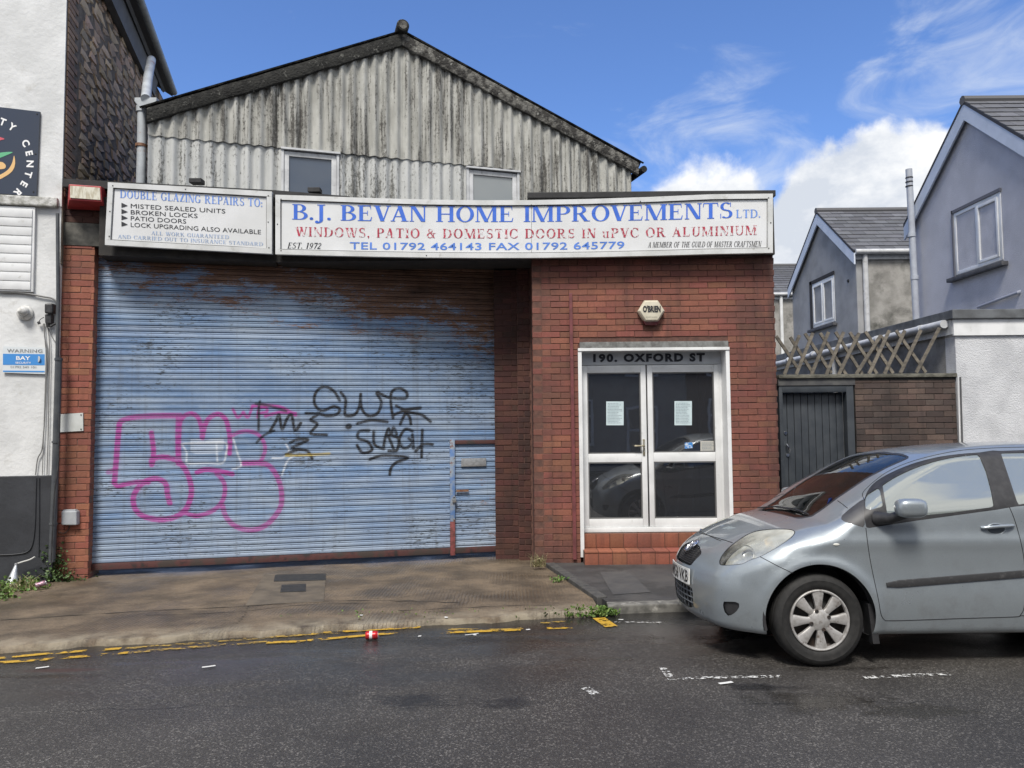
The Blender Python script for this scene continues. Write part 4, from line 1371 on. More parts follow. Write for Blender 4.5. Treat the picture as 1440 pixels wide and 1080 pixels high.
def m_shutter():
    m, t, b = newmat('blue_shutter_paint')
    p = t.pos()
    x, y, z = t.sep(p)
    r = t.objrand()
    c = t.mix(t.ramp(t.noise(t.vmath('MULTIPLY', p, (1, 1, 2.2)), 1.6, 5), .36, .62), (.235, .310, .420), (.145, .225, .365))
    c = t.hsv(c, v=t.ramp(r, 0, 1, .88, 1.12), s=t.ramp(t.math('FRACT', t.math('MULTIPLY', r, 5.3)), 0, 1, .85, 1.1))
    c = t.mix(t.ramp(t.noise(t.vmath('MULTIPLY', p, (1, 1, 5)), 9, 6, .65), .52, .74, 0, .35), c, (.36, .43, .50))
    # chalky lower third
    low = t.ramp(t.math('ADD', z, t.math('MULTIPLY', t.noise(p, 2, 4), .8)), 1.1, .3)
    c = t.mix(t.math('MULTIPLY', low, .55), c, (.33, .37, .42))
    # dark scuffs where the paint is chipped
    ch = t.noise(t.vmath('MULTIPLY', p, (1, 1, 3.5)), 13, 8, .75)
    area = t.noise(t.vmath('MULTIPLY', p, (1, 1, 1.6)), 1.3, 3)
    c = t.mix(t.ramp(t.math('ADD', ch, t.math('MULTIPLY', t.math('SUBTRACT', area, .5), .45)), .595, .635, 0, .85), c, (.050, .058, .066))
    # rust: heavy near the top, strongest towards the right
    rn = t.noise(t.vmath('MULTIPLY', p, (1.0, 1.0, 3.2)), 1.9, 8, .68)
    rn2 = t.noise(t.vmath('MULTIPLY', p, (1, 1, 6)), 22, 5, .65)
    hgt = t.ramp(t.math('SUBTRACT', z, t.math('MULTIPLY', t.math('ADD', x, 2.5), -.16)), 2.45, 3.55, -.26, .30)
    rf = t.math('ADD', t.math('ADD', rn, t.math('MULTIPLY', t.math('SUBTRACT', rn2, .5), .75)), hgt)
    edge = t.math('MULTIPLY', t.ramp(x, -.55, -.22, 0, .16), t.ramp(t.noise(p, 3, 4), .4, .6))
    rf = t.math('ADD', rf, edge)
    wk = t.math('MULTIPLY', t.ramp(x, -.75, -.68, 0, 1), t.math('MULTIPLY', t.ramp(z, 1.45, 1.30, 0, 1), t.ramp(t.noise(t.vmath('MULTIPLY', p, (1, 1, 2)), 3.5, 5), .35, .7, -.06, .30)))
    rf = t.math('ADD', rf, wk)
    rust = t.mix(t.ramp(rn2, .35, .65), (.10, .045, .024), (.235, .125, .065))
    c = t.mix(t.ramp(rf, .54, .64, 0, .93), c, rust)
    c = t.mix(t.ramp(rf, .78, 1.0, 0, .8), c, (.028, .018, .015))
    # fine vertical runs of dirt
    rn3 = t.noise(t.vmath('MULTIPLY', p, (16, 16, .6)), 1.0, 6, .6)
    c = t.mix(t.ramp(rn3, .54, .74, 0, .35), c, (.09, .08, .07))
    at = t.n.new('ShaderNodeAttribute'); at.attribute_name = 'spray'
    tex = t.ramp(t.math('ADD', t.noise(p, 70, 4), t.math('MULTIPLY', t.math('SUBTRACT', t.noise(p, 5, 3), .5), .6)), .22, .50, .60, 1.0)
    c = t.mix(t.math('MULTIPLY', at.outputs['Alpha'], tex), c, at.outputs['Color'])
    t.set(b.inputs['Base Color'], c)
    t.set(b.inputs['Roughness'], t.ramp(rf, .5, .65, .60, .85)); b.inputs['Specular IOR Level'].default_value = .35
    t.set(b.inputs['Normal'], t.bump(t.noise(p, 45, 5), .25, .003))
    return m


SHM = m_shutter()
SL_H = .0715
wk0, wk1 = SX_(636, 700)[0], sx1
wkt = SX_(660, 621)[1]


def slat(x0, x1, z, h, parent, dense, name='slat', y=0):
    n = int((x1 - x0) / (.009 if dense else .12)) + 1
    prof = [(0.0, -.013), (.020, .003), (.08, .0048), (.28, .0060), (.48, .0056), (.600, .0035), (.615, -.004), (.655, -.004), (.670, .0020), (.74, .0040), (.82, .0036), (.885, .0010), (.900, -.015), (1.0, -.015)]
    k = len(prof)
    X = np.linspace(x0, x1, n + 1)
    bow = .0015 * np.sin(X * 2.2 + z * 9) + .001 * np.sin(X * 7.1 + z * 31)
    P = np.zeros((n + 1, k, 3))
    U, N, O = np.array(SHF.U), np.array(SHF.N), np.array(SHF.O)
    for j, (q, dy) in enumerate(prof):
        P[:, j] = O + U * X[:, None] + N * (y + dy + bow)[:, None] * 1.0
        P[:, j, 2] += z + q * h
    V = P.reshape(-1, 3)
    me = bpy.data.meshes.new('slat')
    idx = (np.arange(n)[:, None] * k + np.arange(k - 1)[None, :]).reshape(-1)
    F = np.stack([idx, idx + k, idx + k + 1, idx + 1], 1)
    me.from_pydata(V.tolist(), [], F.tolist())
    me.update()
    me.polygons.foreach_set('use_smooth', [True] * len(me.polygons))
    me.materials.append(SHM)
    ca = me.color_attributes.new('spray', 'FLOAT_COLOR', 'POINT')
    col = np.zeros((len(V), 4))
    if dense:
        Q = project(V)
        lo, hi = Q.min(0), Q.max(0)
        for (c, r, pl, s), bb in zip(STROKES, S_BB):
            if bb[2] < lo[0] or bb[0] > hi[0] or bb[3] < lo[1] or bb[1] > hi[1]: continue
            sel = (Q[:, 0] > bb[0]) & (Q[:, 0] < bb[2]) & (Q[:, 1] > bb[1]) & (Q[:, 1] < bb[3])
            if not sel.any(): continue
            d = d_line2(Q[sel], pl)
            r = r * (1.14 if c is MAG else 1.22); a = np.clip((r + .8 - d) / 1.5, 0, 1) * min(1, s * 1.12)
            a = np.maximum(a, .12 * s * np.clip(1 - d / (r * 2.6), 0, 1))
            old = col[sel]
            na = a + old[:, 3] * (1 - a)
            rgb = (np.array(c)[None] * a[:, None] + old[:, :3] * (old[:, 3] * (1 - a))[:, None]) / np.maximum(na, 1e-5)[:, None]
            col[sel] = np.concatenate([rgb, na[:, None]], 1)
    if dense:
        cc = col.reshape(n + 1, k, 4)
        for j_ in (0, 6, 7, 12, 13): cc[:, j_, 3] *= .35
    ca.data.foreach_set('color', col.reshape(-1))
    o = bpy.data.objects.new(name, me)
    C.objects.link(o)
    return child(o, parent)


def d_line2(Q, pts):
    V = np.array(pts, float)
    d = np.full(len(Q), 1e9)
    for i in range(len(V) - 1):
        a, b_ = V[i], V[i + 1]
        e = b_ - a
        w = Q - a
        t_ = np.clip((w @ e) / max(e @ e, 1e-9), 0, 1)
        d = np.minimum(d, np.linalg.norm(w - t_[:, None] * e, axis=1))
    return d


z = szb + .075
g_lo, g_hi = SX_(300, 762)[1], SX_(300, 535)[1]
while z < szt:
    dense = g_lo - .15 < z < g_hi + .15
    if z + SL_H > wkt:
        slat(sx0, sx1, z, SL_H, shut, dense)
    else:
        slat(sx0, wk0 - .03, z, SL_H, shut, dense)
    z += SL_H
RUSTRAIL = mat('rusty_red_rail', (.045, .032, .028), (.12, .028, .028), 5, rough=.75, c3=(.02, .018, .018), sc3=5, lo3=.5, hi3=.62, bump=.4)
SHF.B('bottom_rail', RUSTRAIL, shut, (sx0, -.01, szb), (sx1, .030, szb + .072), .004)
SHF.B('guide_channel', DKW, shut, (sx0 - .03, -.03, szb - .05), (sx0 + .005, .05, szt))
SHF.B('guide_channel', DKW, shut, (sx1 - .005, -.03, szb - .05), (sx1 + .03, .05, szt))
SHF.B('shutter_backing', DARKIN, shut, (sx0, -.05, szb), (sx1, -.03, szt))
wd = empty('wicket_door', tuple(SHF.p((wk0 + wk1) / 2, .02, szb))); child(wd, WK)
POSTM = mat('chipped_blue_post', (.10, .19, .40), (.25, .30, .36), 9, .4, .55, rough=.6, c3=(.15, .07, .055), sc3=9, lo3=.57, hi3=.62)
POSTR = mat('pink_red_post_foot', (.22, .06, .06), (.12, .04, .035), 20, rough=.7)
zmid = SX_(634, 733)[1]
SHF.B('post', POSTM, wd, (wk0 - .032, -.01, zmid), (wk0 + .030, .045, wkt + .03), .004)
SHF.B('post', POSTR, wd, (wk0 - .032, -.01, szb - .02), (wk0 + .030, .045, zmid), .004)
SHF.B('door_head', RUSTRAIL, wd, (wk0 + .03, -.01, wkt - .03), (wk1, .036, wkt + .02), .004)
z = szb + .02
while z < wkt - .07:
    slat(wk0 + .032, wk1, z, SL_H, wd, False, y=.004)
    z += SL_H
lp0, lp1 = SX_(648, 656), SX_(683, 644)
SHF.B('letter_plate', mat('brushed_aluminium', (.55, .56, .57), (.42, .43, .44), 30, rough=.35, metal=.7), wd, (lp0[0], .020, lp0[1]), (lp1[0], .034, lp1[1]), .003)
hb = SX_(652, 690)
SHF.B('hasp', bpy.data.materials['rusty_iron'], wd, (hb[0] - .10, .026, hb[1] - .012), (hb[0] + .06, .040, hb[1] + .016), .003)
pl = SX_(638, 702)
plo = SHF.B('padlock', mat('steel_padlock', (.45, .46, .46), rough=.3, metal=.8), wd, (pl[0] - .025, .045, pl[1] - .035), (pl[0] + .025, .068, pl[1] + .012), .006)
MB().tube([SHF.p(pl[0] + .016 * math.cos(a), .056, pl[1] + .012 + .03 * math.sin(a)) for a in np.linspace(0, PI, 9)], .005, 6).build('shackle', bpy.data.materials['steel_padlock'], plo, smooth=True)

# ================================================================== brick office annex
AN = empty('brick_annex', (1.7, 8.9, -.03), 'single storey red brick annex with white glazed double doors', 'building')
BX0, BX1 = hit(750, 600, 8.9).x, hit(1093, 560, 8.9).x
BF = Frame((0, 8.9, 0), (1, 0, 0))
BH = lambda px_, py_: BF.xz(hit(px_, py_, 8.9))
dx0, dx1 = BH(814, 600)[0], BH(1028, 600)[0]
dzt, dzb = BH(920, 489)[1], BH(850, 750)[1]
BZ = -.06
holes = [(dx0, dx1, -.2, dzt + .0)]
lz0, lz1 = BH(920, 489)[1], BH(920, 480)[1]
holes.append((BH(815, 485)[0], BH(1024, 485)[0], lz0 - .01, lz1))
mb = MB()
BF.box(mb, (BX0 + .118, -.30, -.5), (dx0, -.006, 3.66)); BF.box(mb, (BX0 + .003, -.30, -.5), (BX0 + .116, -.032, 3.66)); BF.box(mb, (dx1, -.30, -.5), (BX1 - .004, -.006, 3.66)); BF.box(mb, (dx0, -.30, dzt + .001), (dx1, -.006, 3.66))
fw_ = mb.build('front_wall', MORTAR, AN)
def hidden_behind_car(p, z):
    return (p > dx1 - .05 and z < .55)
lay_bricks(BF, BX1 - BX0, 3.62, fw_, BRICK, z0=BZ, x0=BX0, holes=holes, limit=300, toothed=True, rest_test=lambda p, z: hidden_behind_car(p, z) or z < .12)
fw_.children
for o in fw_.children:
    if o.name.startswith('brickwork'):
        o.data.materials.clear(); o.data.materials.append(m_brick('red_brick_mass', (.255, .090, .058), (.190, .070, .049), (.055, .033, .029), rnd=.16, dirt=.62, edge=3.2, rest=True))
# return wall towards the shutter, facing left
RW = Frame((BX0, 9.75, 0), (0, -1, 0)); RW.N = Vector((-1, 0, 0))
mb = MB(); mb.box((BX0 + .006, 8.9, -.5), (BX0 + .22, 9.8, 3.66)); rw = mb.build('return_wall', MORTAR, AN)
for c in range(49):
    z = BZ + c * .075
    for k in range(4):
        y = 9.75 - k * .225 - (c % 2) * .1125
        y1 = max(y - .215, 8.935)
        if y - y1 < .04: continue
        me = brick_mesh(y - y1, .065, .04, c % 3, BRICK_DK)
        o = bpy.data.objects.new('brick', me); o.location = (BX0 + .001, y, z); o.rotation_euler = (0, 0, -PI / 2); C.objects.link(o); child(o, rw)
# right flank and roof
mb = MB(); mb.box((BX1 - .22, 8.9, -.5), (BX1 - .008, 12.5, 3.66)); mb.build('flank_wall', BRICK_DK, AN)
zr = hit(1089, 267, 8.72).z
mb = MB(); xr0, xr1 = hit(742, 272, 8.72).x, hit(1091, 267, 8.72).x
mb.box((xr0, 8.72, zr - .075), (xr1, 12.6, zr)); mb.build('roof', LEAD, AN, bevel=.01)
mb = MB(); mb.box((BX0 + .01, 8.84, 3.64), (BX1 + .0, 9.2, zr - .07)); mb.build('fascia_beam', DKW, AN)
BF.B('lintel', mat('grey_weathered_lintel', (.20, .205, .20), (.11, .11, .105), 14, rough=.8), AN, (BH(815, 485)[0], -.08, lz0 + .002), (BH(1024, 485)[0], .008, lz1 - .002), .003)
# white surround
sur = MB()
so = .012
BF.box(sur, (dx0 - .0, -.26, -.02 + dzb * 0 + .05), (dx0 + .045, so, dzt - .035)); BF.box(sur, (dx1 - .045, -.26, dzb - .25), (dx1, so, dzt - .035)); BF.box(sur, (dx0, -.26, dzt - .035), (dx1, so + .01, dzt))
sur.build('door_surround', UPVC, AN, bevel=.003)
DY = -.20
DF = Frame((0, 8.9 - DY, 0), (1, 0, 0))
DH = lambda px_, py_: DF.xz(hit(px_, py_, 8.9 - DY))
X = lambda p: DH(p, 600)[0]
Zt, Zb = DH(920, 513)[1], DH(920, 744)[1]
dd = empty('double_door', (X(915), 9.08, Zb)); child(dd, AN)
# header board and side panel
DF.B('header_board', mat('grey_header_board', (.50, .52, .54), (.42, .44, .46), 6, rough=.5), AN, (dx0 + .045, -.05, Zt + .002), (dx1 - .045, .012, dzt - .035), .002)
DF.B('side_panel', UPVC, AN, (X(1012), -.05, Zb - .1), (dx1 - .045, .006, Zt), .003)
def leaf(x0, x1, zb_, zt_, label, st=.07, mid=None, handle=False):
    lf = MB()
    zm0, zm1 = mid
    DF.box(lf, (x0, -.045, zb_), (x0 + st, .02, zt_)); DF.box(lf, (x1 - st, -.045, zb_), (x1, .02, zt_))
    DF.box(lf, (x0 + st, -.045, zb_), (x1 - st, .02, zb_ + .10)); DF.box(lf, (x0 + st, -.045, zt_ - .09), (x1 - st, .02, zt_))
    DF.box(lf, (x0 + st, -.045, zm0), (x1 - st, .018, zm1))
    o = lf.build('door_leaf', UPVC, dd, bevel=.006, smooth=True)
    for (a, b_) in ((zb_ + .10, zm0), (zm1, zt_ - .09)):
        bd = MB(); e = .014
        DF.box(bd, (x0 + st, -.03, a), (x0 + st + e, .012, b_)); DF.box(bd, (x1 - st - e, -.03, a), (x1 - st, .012, b_))
        DF.box(bd, (x0 + st + e, -.03, a), (x1 - st - e, .012, a + e)); DF.box(bd, (x0 + st + e, -.03, b_ - e), (x1 - st - e, .012, b_))
        bd.build('glazing_bead', mat('grey_gasket', (.12, .12, .12), rough=.5) if 'grey_gasket' not in bpy.data.materials else bpy.data.materials['grey_gasket'], o)
        DF.B('pane', WG_DOOR, o, (x0 + st + e - .003, -.020, a + e - .003), (x1 - st - e + .003, -.012, b_ - e + .003))
    return o
zm = (DH(860, 650)[1], DH(860, 638)[1])
l1 = leaf(X(819), X(909), Zb + .03, Zt - .004, '', .065, zm)
zm2 = (DH(960, 649)[1], DH(960, 636)[1])
l2 = leaf(X(911), X(1012), Zb + .03, Zt - .004, '', .062, zm2)
DF.B('threshold', UPVC, dd, (X(817), -.05, Zb - .03), (X(1012), .035, Zb + .028), .004)
BRASS = mat('worn_brass', (.36, .31, .20), (.5, .48, .42), 20, rough=.35, metal=.7)
hx, hz = DH(905, 629)
DF.B('handle', BRASS, l1, (hx - .014, .02, hz - .10), (hx + .014, .030, hz + .10), .003)
MB().tube([DF.p(hx, .03, hz + .02), DF.p(hx, .065, hz + .02), DF.p(hx - .03, .07, hz + .02), DF.p(hx - .12, .068, hz + .018)], .009, 8).build('handle', BRASS, l1, smooth=True)
# dim room behind the glass
rm = MB()
rm.box((dx0, 11.8, -.2), (dx1 + .5, 11.9, 3)); rm.box((dx0 - .25, 9.2, -.2), (dx0 - .2, 11.8, 3)); rm.box((dx1 + .4, 9.2, -.2), (dx1 + .5, 11.8, 3)); rm.box((dx0 - .25, 9.2, 2.6), (dx1 + .5, 11.8, 2.7)); rm.box((dx0 - .25, 9.2, Zb - .1), (dx1 + .5, 11.8, Zb - .02))
rm.build('office_room', mat('dim_office_wall', (.12, .13, .15), (.09, .095, .11), 2, rough=.9), AN)
# white door frames standing inside, seen through the glass
mb = MB()
for (a, b_) in (((960, 655), (950, 733)), ((990, 540), (972, 733))):
    p, q = hit(*a, 10.4), hit(*b_, 10.0); mb.tube([p, q], .018, 4)
mb.build('inside_frame', UPVC, AN)
# tiled steps: risers and treads, each tile its own piece
TILE = m_brick('quarry_tile', (.28, .090, .050), (.22, .074, .044), (.095, .042, .032), rnd=.14, dirt=.55)
TJ = mat('step_joint', (.10, .045, .03), rough=.9)
z_t2 = hitz(870, 787, -.04)
s0, s1 = dx0 + .03, dx1 + .02
STZ0, STZ1, STZ2 = -.045, .125, Zb - .03
SY1, SY2 = 8.73, 8.98
step = empty('door_step', (s0, SY1, STZ0)); child(step, AN)
mb = MB(); mb.box((s0, SY1 + .006, -.3), (s1, 9.2, STZ1 - .006)); mb.box((s0 + .0, SY2 + .006, STZ1 - .02), (s1, 9.2, STZ2 - .006)); mb.build('step_core', TJ, step)
n = 11; w = (s1 - s0) / n
def tile(lo, hi): 
    o = MB().box(lo, hi).build('tile', TILE, step, bevel=.004, smooth=True); return o
for i in range(n):
    a, b_ = s0 + i * w + .004, s0 + (i + 1) * w - .004
    j = random.uniform(-.002, .002)
    tile((a, SY1 + j, STZ0 - .03), (b_, SY1 + .02, STZ1 - .022))
    tile((a, SY2 + j, STZ1 + .003), (b_, SY2 + .02, STZ2 - .004))
    tile((a, SY1 - .006, STZ1 - .020), (b_, SY2 - .002, STZ1 + j * .5))

# ================================================================== signs
FRM = mat('white_sign_frame', (.60, .61, .61), (.50, .51, .50), 4, rough=.4, c3=(.30, .29, .26), sc3=11, lo3=.60, hi3=.80)
SGP = mat('white_sign_panel', (.66, .67, .68), (.60, .61, .61), 2, rough=.30, c3=(.45, .44, .40), sc3=5, lo3=.62, hi3=.85)
def m_letter(name, c, wear=None, sc=60, back=(.64, .65, .66)):
    m, t, b = newmat(name)
    p = t.pos()
    col = t.mix(t.ramp(t.noise(p, 7, 5), .3, .7), c, tuple(min(1, v * 1.5 + .01) for v in c))
    if wear:
        n_ = t.noise(t.vmath('MULTIPLY', p, (1, 1, .45)), sc, 5, .6)
        col = t.mix(t.ramp(n_, wear, wear + .05), col, back)
    t.set(b.inputs['Base Color'], col); b.inputs['Roughness'].default_value = .4
    return m
BLACK_S = m_letter('solid_black_vinyl', (.012, .012, .015)); BLUE = m_letter('blue_vinyl', (.028, .10, .44)); BLUE2 = m_letter('faded_blue_vinyl', (.10, .20, .50), .66, 90)
RED = m_letter('perished_red_vinyl', (.30, .022, .045), .54, 34); BLACK = m_letter('black_vinyl', (.015, .015, .018), .70)
GREYB = m_letter('faded_grey_blue_vinyl', (.22, .29, .42), .62, 80)

PL1 = lambda x, y: hit(x, y, 9.33, .22)
PL2 = lambda x, y: hit(x, y, 8.72, 0)
def back_off(p, d): return Vector((p.x, p.y + d, p.z))
def sign_build(root, plane, top, bot, panels, wid=9, screws=()):
    """top/bot: measured polylines of the outer edge (same x count)"""
    n = len(top)
    # panels
    def strip_box(ptsA, ptsB, front, depth, name, m, parent=root):
        mb = MB()
        for i in range(len(ptsA) - 1):
            a, b_, c, d_ = [back_off(plane(*q), -front) for q in (ptsB[i], ptsB[i + 1], ptsA[i + 1], ptsA[i])]
            mb.slab((a, b_, c, d_), (0, depth, 0))
        bmx = mb.mesh(); bm = bmesh.new(); bm.from_mesh(bmx); bmesh.ops.remove_doubles(bm, verts=bm.verts, dist=.0005)
        # drop internal faces between neighbouring segments
        seen = {}
        for f in bm.faces:
            seen.setdefault(tuple(sorted(v.index for v in f.verts)), []).append(f)
        kill = [f for fs_ in seen.values() if len(fs_) > 1 for f in fs_]
        bmesh.ops.delete(bm, geom=kill, context='FACES')
        bm.to_mesh(bmx); bm.free()
        return link(name, bmx, m, parent)
    for (i0, i1) in panels:
        strip_box([(x, y + 3) for x, y in top[i0:i1 + 1]], [(x, y - 3) for x, y in bot[i0:i1 + 1]], 0, .03, 'sign_panel', SGP)
    strip_box(top, [(x, y + wid) for x, y in top], .022, .055, 'frame_rail', FRM)
    strip_box([(x, y - wid) for x, y in bot], bot, .022, .055, 'frame_rail', FRM)
    for i in (0, n - 1):
        s = 1 if i == 0 else -1
        x0, x1_ = (top[i][0], top[i][0] + s * wid) if s > 0 else (top[i][0] + s * wid, top[i][0])
        b0, b1 = (bot[i][0], bot[i][0] + s * wid) if s > 0 else (bot[i][0] + s * wid, bot[i][0])
        strip_box([(x0, top[i][1] + wid), (x1_, top[i][1] + wid)], [(b0, bot[i][1] - wid), (b1, bot[i][1] - wid)], .0215, .0545, 'frame_rail', FRM)
    mb = MB()
    # inner black rebate line
    ins = wid + .8
    ring = [(top[0][0] + ins, top[0][1] + ins)] + [(x, y + ins) for x, y in top[1:-1]] + [(top[-1][0] - ins, top[-1][1] + ins), (bot[-1][0] - ins, bot[-1][1] - ins)] + [(x, y - ins) for x, y in bot[1:-1][::-1]] + [(bot[0][0] + ins, bot[0][1] - ins), (top[0][0] + ins, top[0][1] + ins)]
    mb.tube([back_off(plane(*q), -.003) for q in ring], .0045, 4, cap=False)
    mb.build('rebate_line', mat('grey_gasket2', (.13, .13, .13), rough=.6) if 'grey_gasket2' not in bpy.data.materials else bpy.data.materials['grey_gasket2'], root)
    for q in screws:
        c = back_off(plane(*q), -.023)
        MB().lathe([(.0, -.003), (.006, -.003), (.008, 0)], c, (0, 1, 0), 8).build('screw', LEAD, root)

sg1 = empty('repairs_sign', tuple(PL1(266, 350)), 'small white framed sign reading DOUBLE GLAZING REPAIRS TO, left of the long shop sign', 'sign')
T1 = [(153 + 230 * i / 4, 257 + 13 * i / 4) for i in range(5)]; B1 = [(149 + 234 * i / 4, 345 + 12.5 * i / 4) for i in range(5)]
sign_build(sg1, PL1, T1, B1, [(0, 4)], 7.2, [(160, 262), (262, 267), (378, 276), (156, 298), (378, 313), (155, 333), (379, 349)])
put_text('DOUBLE GLAZING REPAIRS TO:', (169, 278, 267, 369, 291, 280), PL1, BLUE2, sg1, 'serif', track=.10)
for i, (tx, x1_, y0) in enumerate((('MISTED SEALED UNITS', 317, 292.6), ('BROKEN LOCKS', 278, 301.3), ('PATIO DOORS', 262, 310), ('LOCK UPGRADING ALSO AVAILABLE', 367, 319))):
    sl = .057
    put_text(tx, (184, y0, y0 - 6.0, x1_, y0 + sl * (x1_ - 184), y0 + sl * (x1_ - 184) - 6.0), PL1, BLACK_S, sg1, 'sans')
    q = [PL1(171, y0 - 7.5), PL1(180, y0 - 3.2), PL1(171, y0 - .5)]
    MB().add([v + Vector((0, -.004, 0)) for v in q], [(0, 2, 1)]).build('bullet', BLACK, sg1, fix=False)
put_text('ALL WORK GUARANTEED', (213, 330, 325, 322, 336, 331), PL1, GREYB, sg1, 'serif', track=.10)
put_text('AND CARRIED OUT TO INSURANCE STANDARD', (166, 335, 330, 370, 346, 341), PL1, GREYB, sg1, 'serif', track=.10)

sg2 = empty('shop_sign', tuple(PL2(737, 363)), 'long white framed shop sign reading B.J. BEVAN HOME IMPROVEMENTS LTD., sagging at the middle', 'sign')
tx_ = [388, 450, 520, 600, 680, 747.5, 830, 915, 1000, 1086]
def tz(x): return 274 + (10.5 - 0) * math.sin(PI * min(1, (x - 388) / 640))**1.0 * .86 - 1.5 * (x - 388) / 698 + (0 if x < 1000 else 0)
def bz(x): return 358 + 7.2 * math.sin(PI * min(1, (x - 388) / 660))**1.0 * .86 - 2.0 * (x - 388) / 698
T2 = [(x, tz(x)) for x in tx_]; B2 = [(x, bz(x)) for x in tx_]
T2[0] = (388, 274.5); T2[-1] = (1086, 273); B2[-1] = (1086, 356)
sign_build(sg2, PL2, T2, B2, [(0, 5), (5, 9)], 6.8, [(396, 281), (520, 287), (747, 289), (900, 284), (1080, 279), (391, 316), (1083, 314), (396, 353), (600, 360), (760, 364), (925, 361), (1080, 350)])
seamm = MB().tube([back_off(PL2(747.5, 291), -.001), back_off(PL2(747.5, 356), -.001)], .002, 4); seamm.build('panel_seam', bpy.data.materials['grey_gasket2'], sg2)
put_text('B.J. BEVAN HOME IMPROVEMENTS', (411, 308.5, 287.0, 1030, 306.5, 284.5), PL2, BLUE, sg2, 'serif', sag=4.5, track=.055)
put_text('LTD.', (1035, 306.5, 295, 1069, 306, 294.5), PL2, BLUE2, sg2, 'serif', track=.10)
put_text('WINDOWS, PATIO & DOMESTIC DOORS IN uPVC OR ALUMINIUM', (415, 332, 319, 1064, 330, 317), PL2, RED, sg2, 'serif', sag=4.0, track=.16)
put_text('TEL 01792 464143 FAX 01792 645779', (492, 350.3, 340.5, 878, 349.5, 339.5), PL2, m_letter('phone_blue_vinyl', (.06, .15, .46)), sg2, 'sans', sag=1.6, bold=.012, spacing=1.05)
put_text('EST. 1972', (404, 349.3, 341, 452, 350, 341.7), PL2, BLACK, sg2, 'serif', shear=.28, track=.10)
put_text('A MEMBER OF THE GUILD OF MASTER CRAFTSMEN', (911, 348, 340.5, 1071, 347, 339), PL2, BLACK, sg2, 'serif', shear=.28, track=.07)

hdr = empty('address_lettering', tuple(DF.p(X(912), .02, Zt)), 'black raised letters 190. OXFORD ST over the double doors', 'lettering')
put_text('190. OXFORD ST', (834, 508.5, 498, 991, 507.5, 496.5), lambda x, y: hit(x, y, 8.9 - DY - .012), mat('black_sign_letters', (.012, .014, .022), rough=.4), hdr, 'sans', bold=.055, spacing=1.25, out=.006)
for o in list(hdr.children):
    hdr2 = o
# fold the empty into the lettering mesh itself
me_ = hdr2.data; bpy.data.objects.remove(hdr); hdr2.parent = None
hdr2.matrix_parent_inverse = Matrix.Identity(4)
hdr2.name = 'address_lettering'; tag(hdr2, 'black letters reading 190. OXFORD ST on the grey board over the double doors', 'lettering')

# community centre sign
CS = lambda x, y: hit(x, y, LF.O.y - .22 * LF.O.x - .03, .22)
cs = empty('community_sign', tuple(CS(27, 274)), 'dark grey square sign with a ring of white letters ending in CENTER', 'sign')
q = [CS(-100, 266), CS(51, 275.5), CS(56, 157), CS(-100, 139)]
MB().slab(q, (0, .02, 0)).build('sign_panel', mat('dark_grey_acrylic', (.045, .052, .068), rough=.18), cs)
CW = mat('white_print', (.8, .8, .8), rough=.4)
ccx, ccy, rad = -18, 228, 56
def arc_text(txt, a0, da, size):
    k = 0
    for i, ch in enumerate(txt):
        if ch != ' ':
            V, F = sans_mesh(ch, .035)
            x0 = min(v[0] for v in V); x1_ = max(v[0] for v in V)
            a = math.radians(a0 + da * i)
            W = []
            for vx, vy in V:
                lx, ly = (vx - (x0 + x1_) / 2) * size, vy * size
                # letter stands outward along the radius, clockwise ring
                X_ = ccx + (rad + ly) * math.sin(a) + lx * math.cos(a)
                Y_ = ccy - (rad + ly) * math.cos(a) + lx * math.sin(a)
                W.append(CS(X_, Y_) + Vector((0, -.003, 0)))
            MB().add(W, F).build('lettering', CW, cs, fix=False)
arc_text('COMMUNITY CENTER', -78, 14.2, 13.5)
def flat_shape(pts, colr, nm='printed_shape', closed=True):
    pts = spline(pts, 5, True)
    V = [CS(*p) + Vector((0, -.003, 0)) for p in pts]
    tr = tessellate_polygon([[Vector((p[0], -p[1], 0)) for p in pts]])
    o = MB().add(V, [tuple(t_) for t_ in tr]).build(nm, mat('print_' + str(len(bpy.data.materials)), colr, rough=.4), cs, fix=False)
flat_shape([(-30, 184), (-10, 190), (6.5, 195.5), (-10, 198), (-30, 194)], (.55, .09, .12))
flat_shape([(-25, 222), (0, 215), (18, 214), (8, 219), (-5, 224), (-22, 229)], (.12, .42, .22))
flat_shape([(-35, 240), (-20, 250), (-5, 248), (10, 240), (17, 230), (20, 219), (21.5, 230), (18, 240), (8, 248), (-5, 253), (-25, 250)], (.72, .46, .20))
flat_shape([(-4, 229), (3, 228), (8, 232), (7.5, 236.5), (2, 238), (-4, 237)], (.72, .46, .20))
for q in ((52, 160.5), (50, 216.5), (47, 270)):
    MB().lathe([(0, -.004), (.008, -.004), (.010, 0)], CS(*q), (0, 1, 0), 8).build('screw', LEAD, cs)

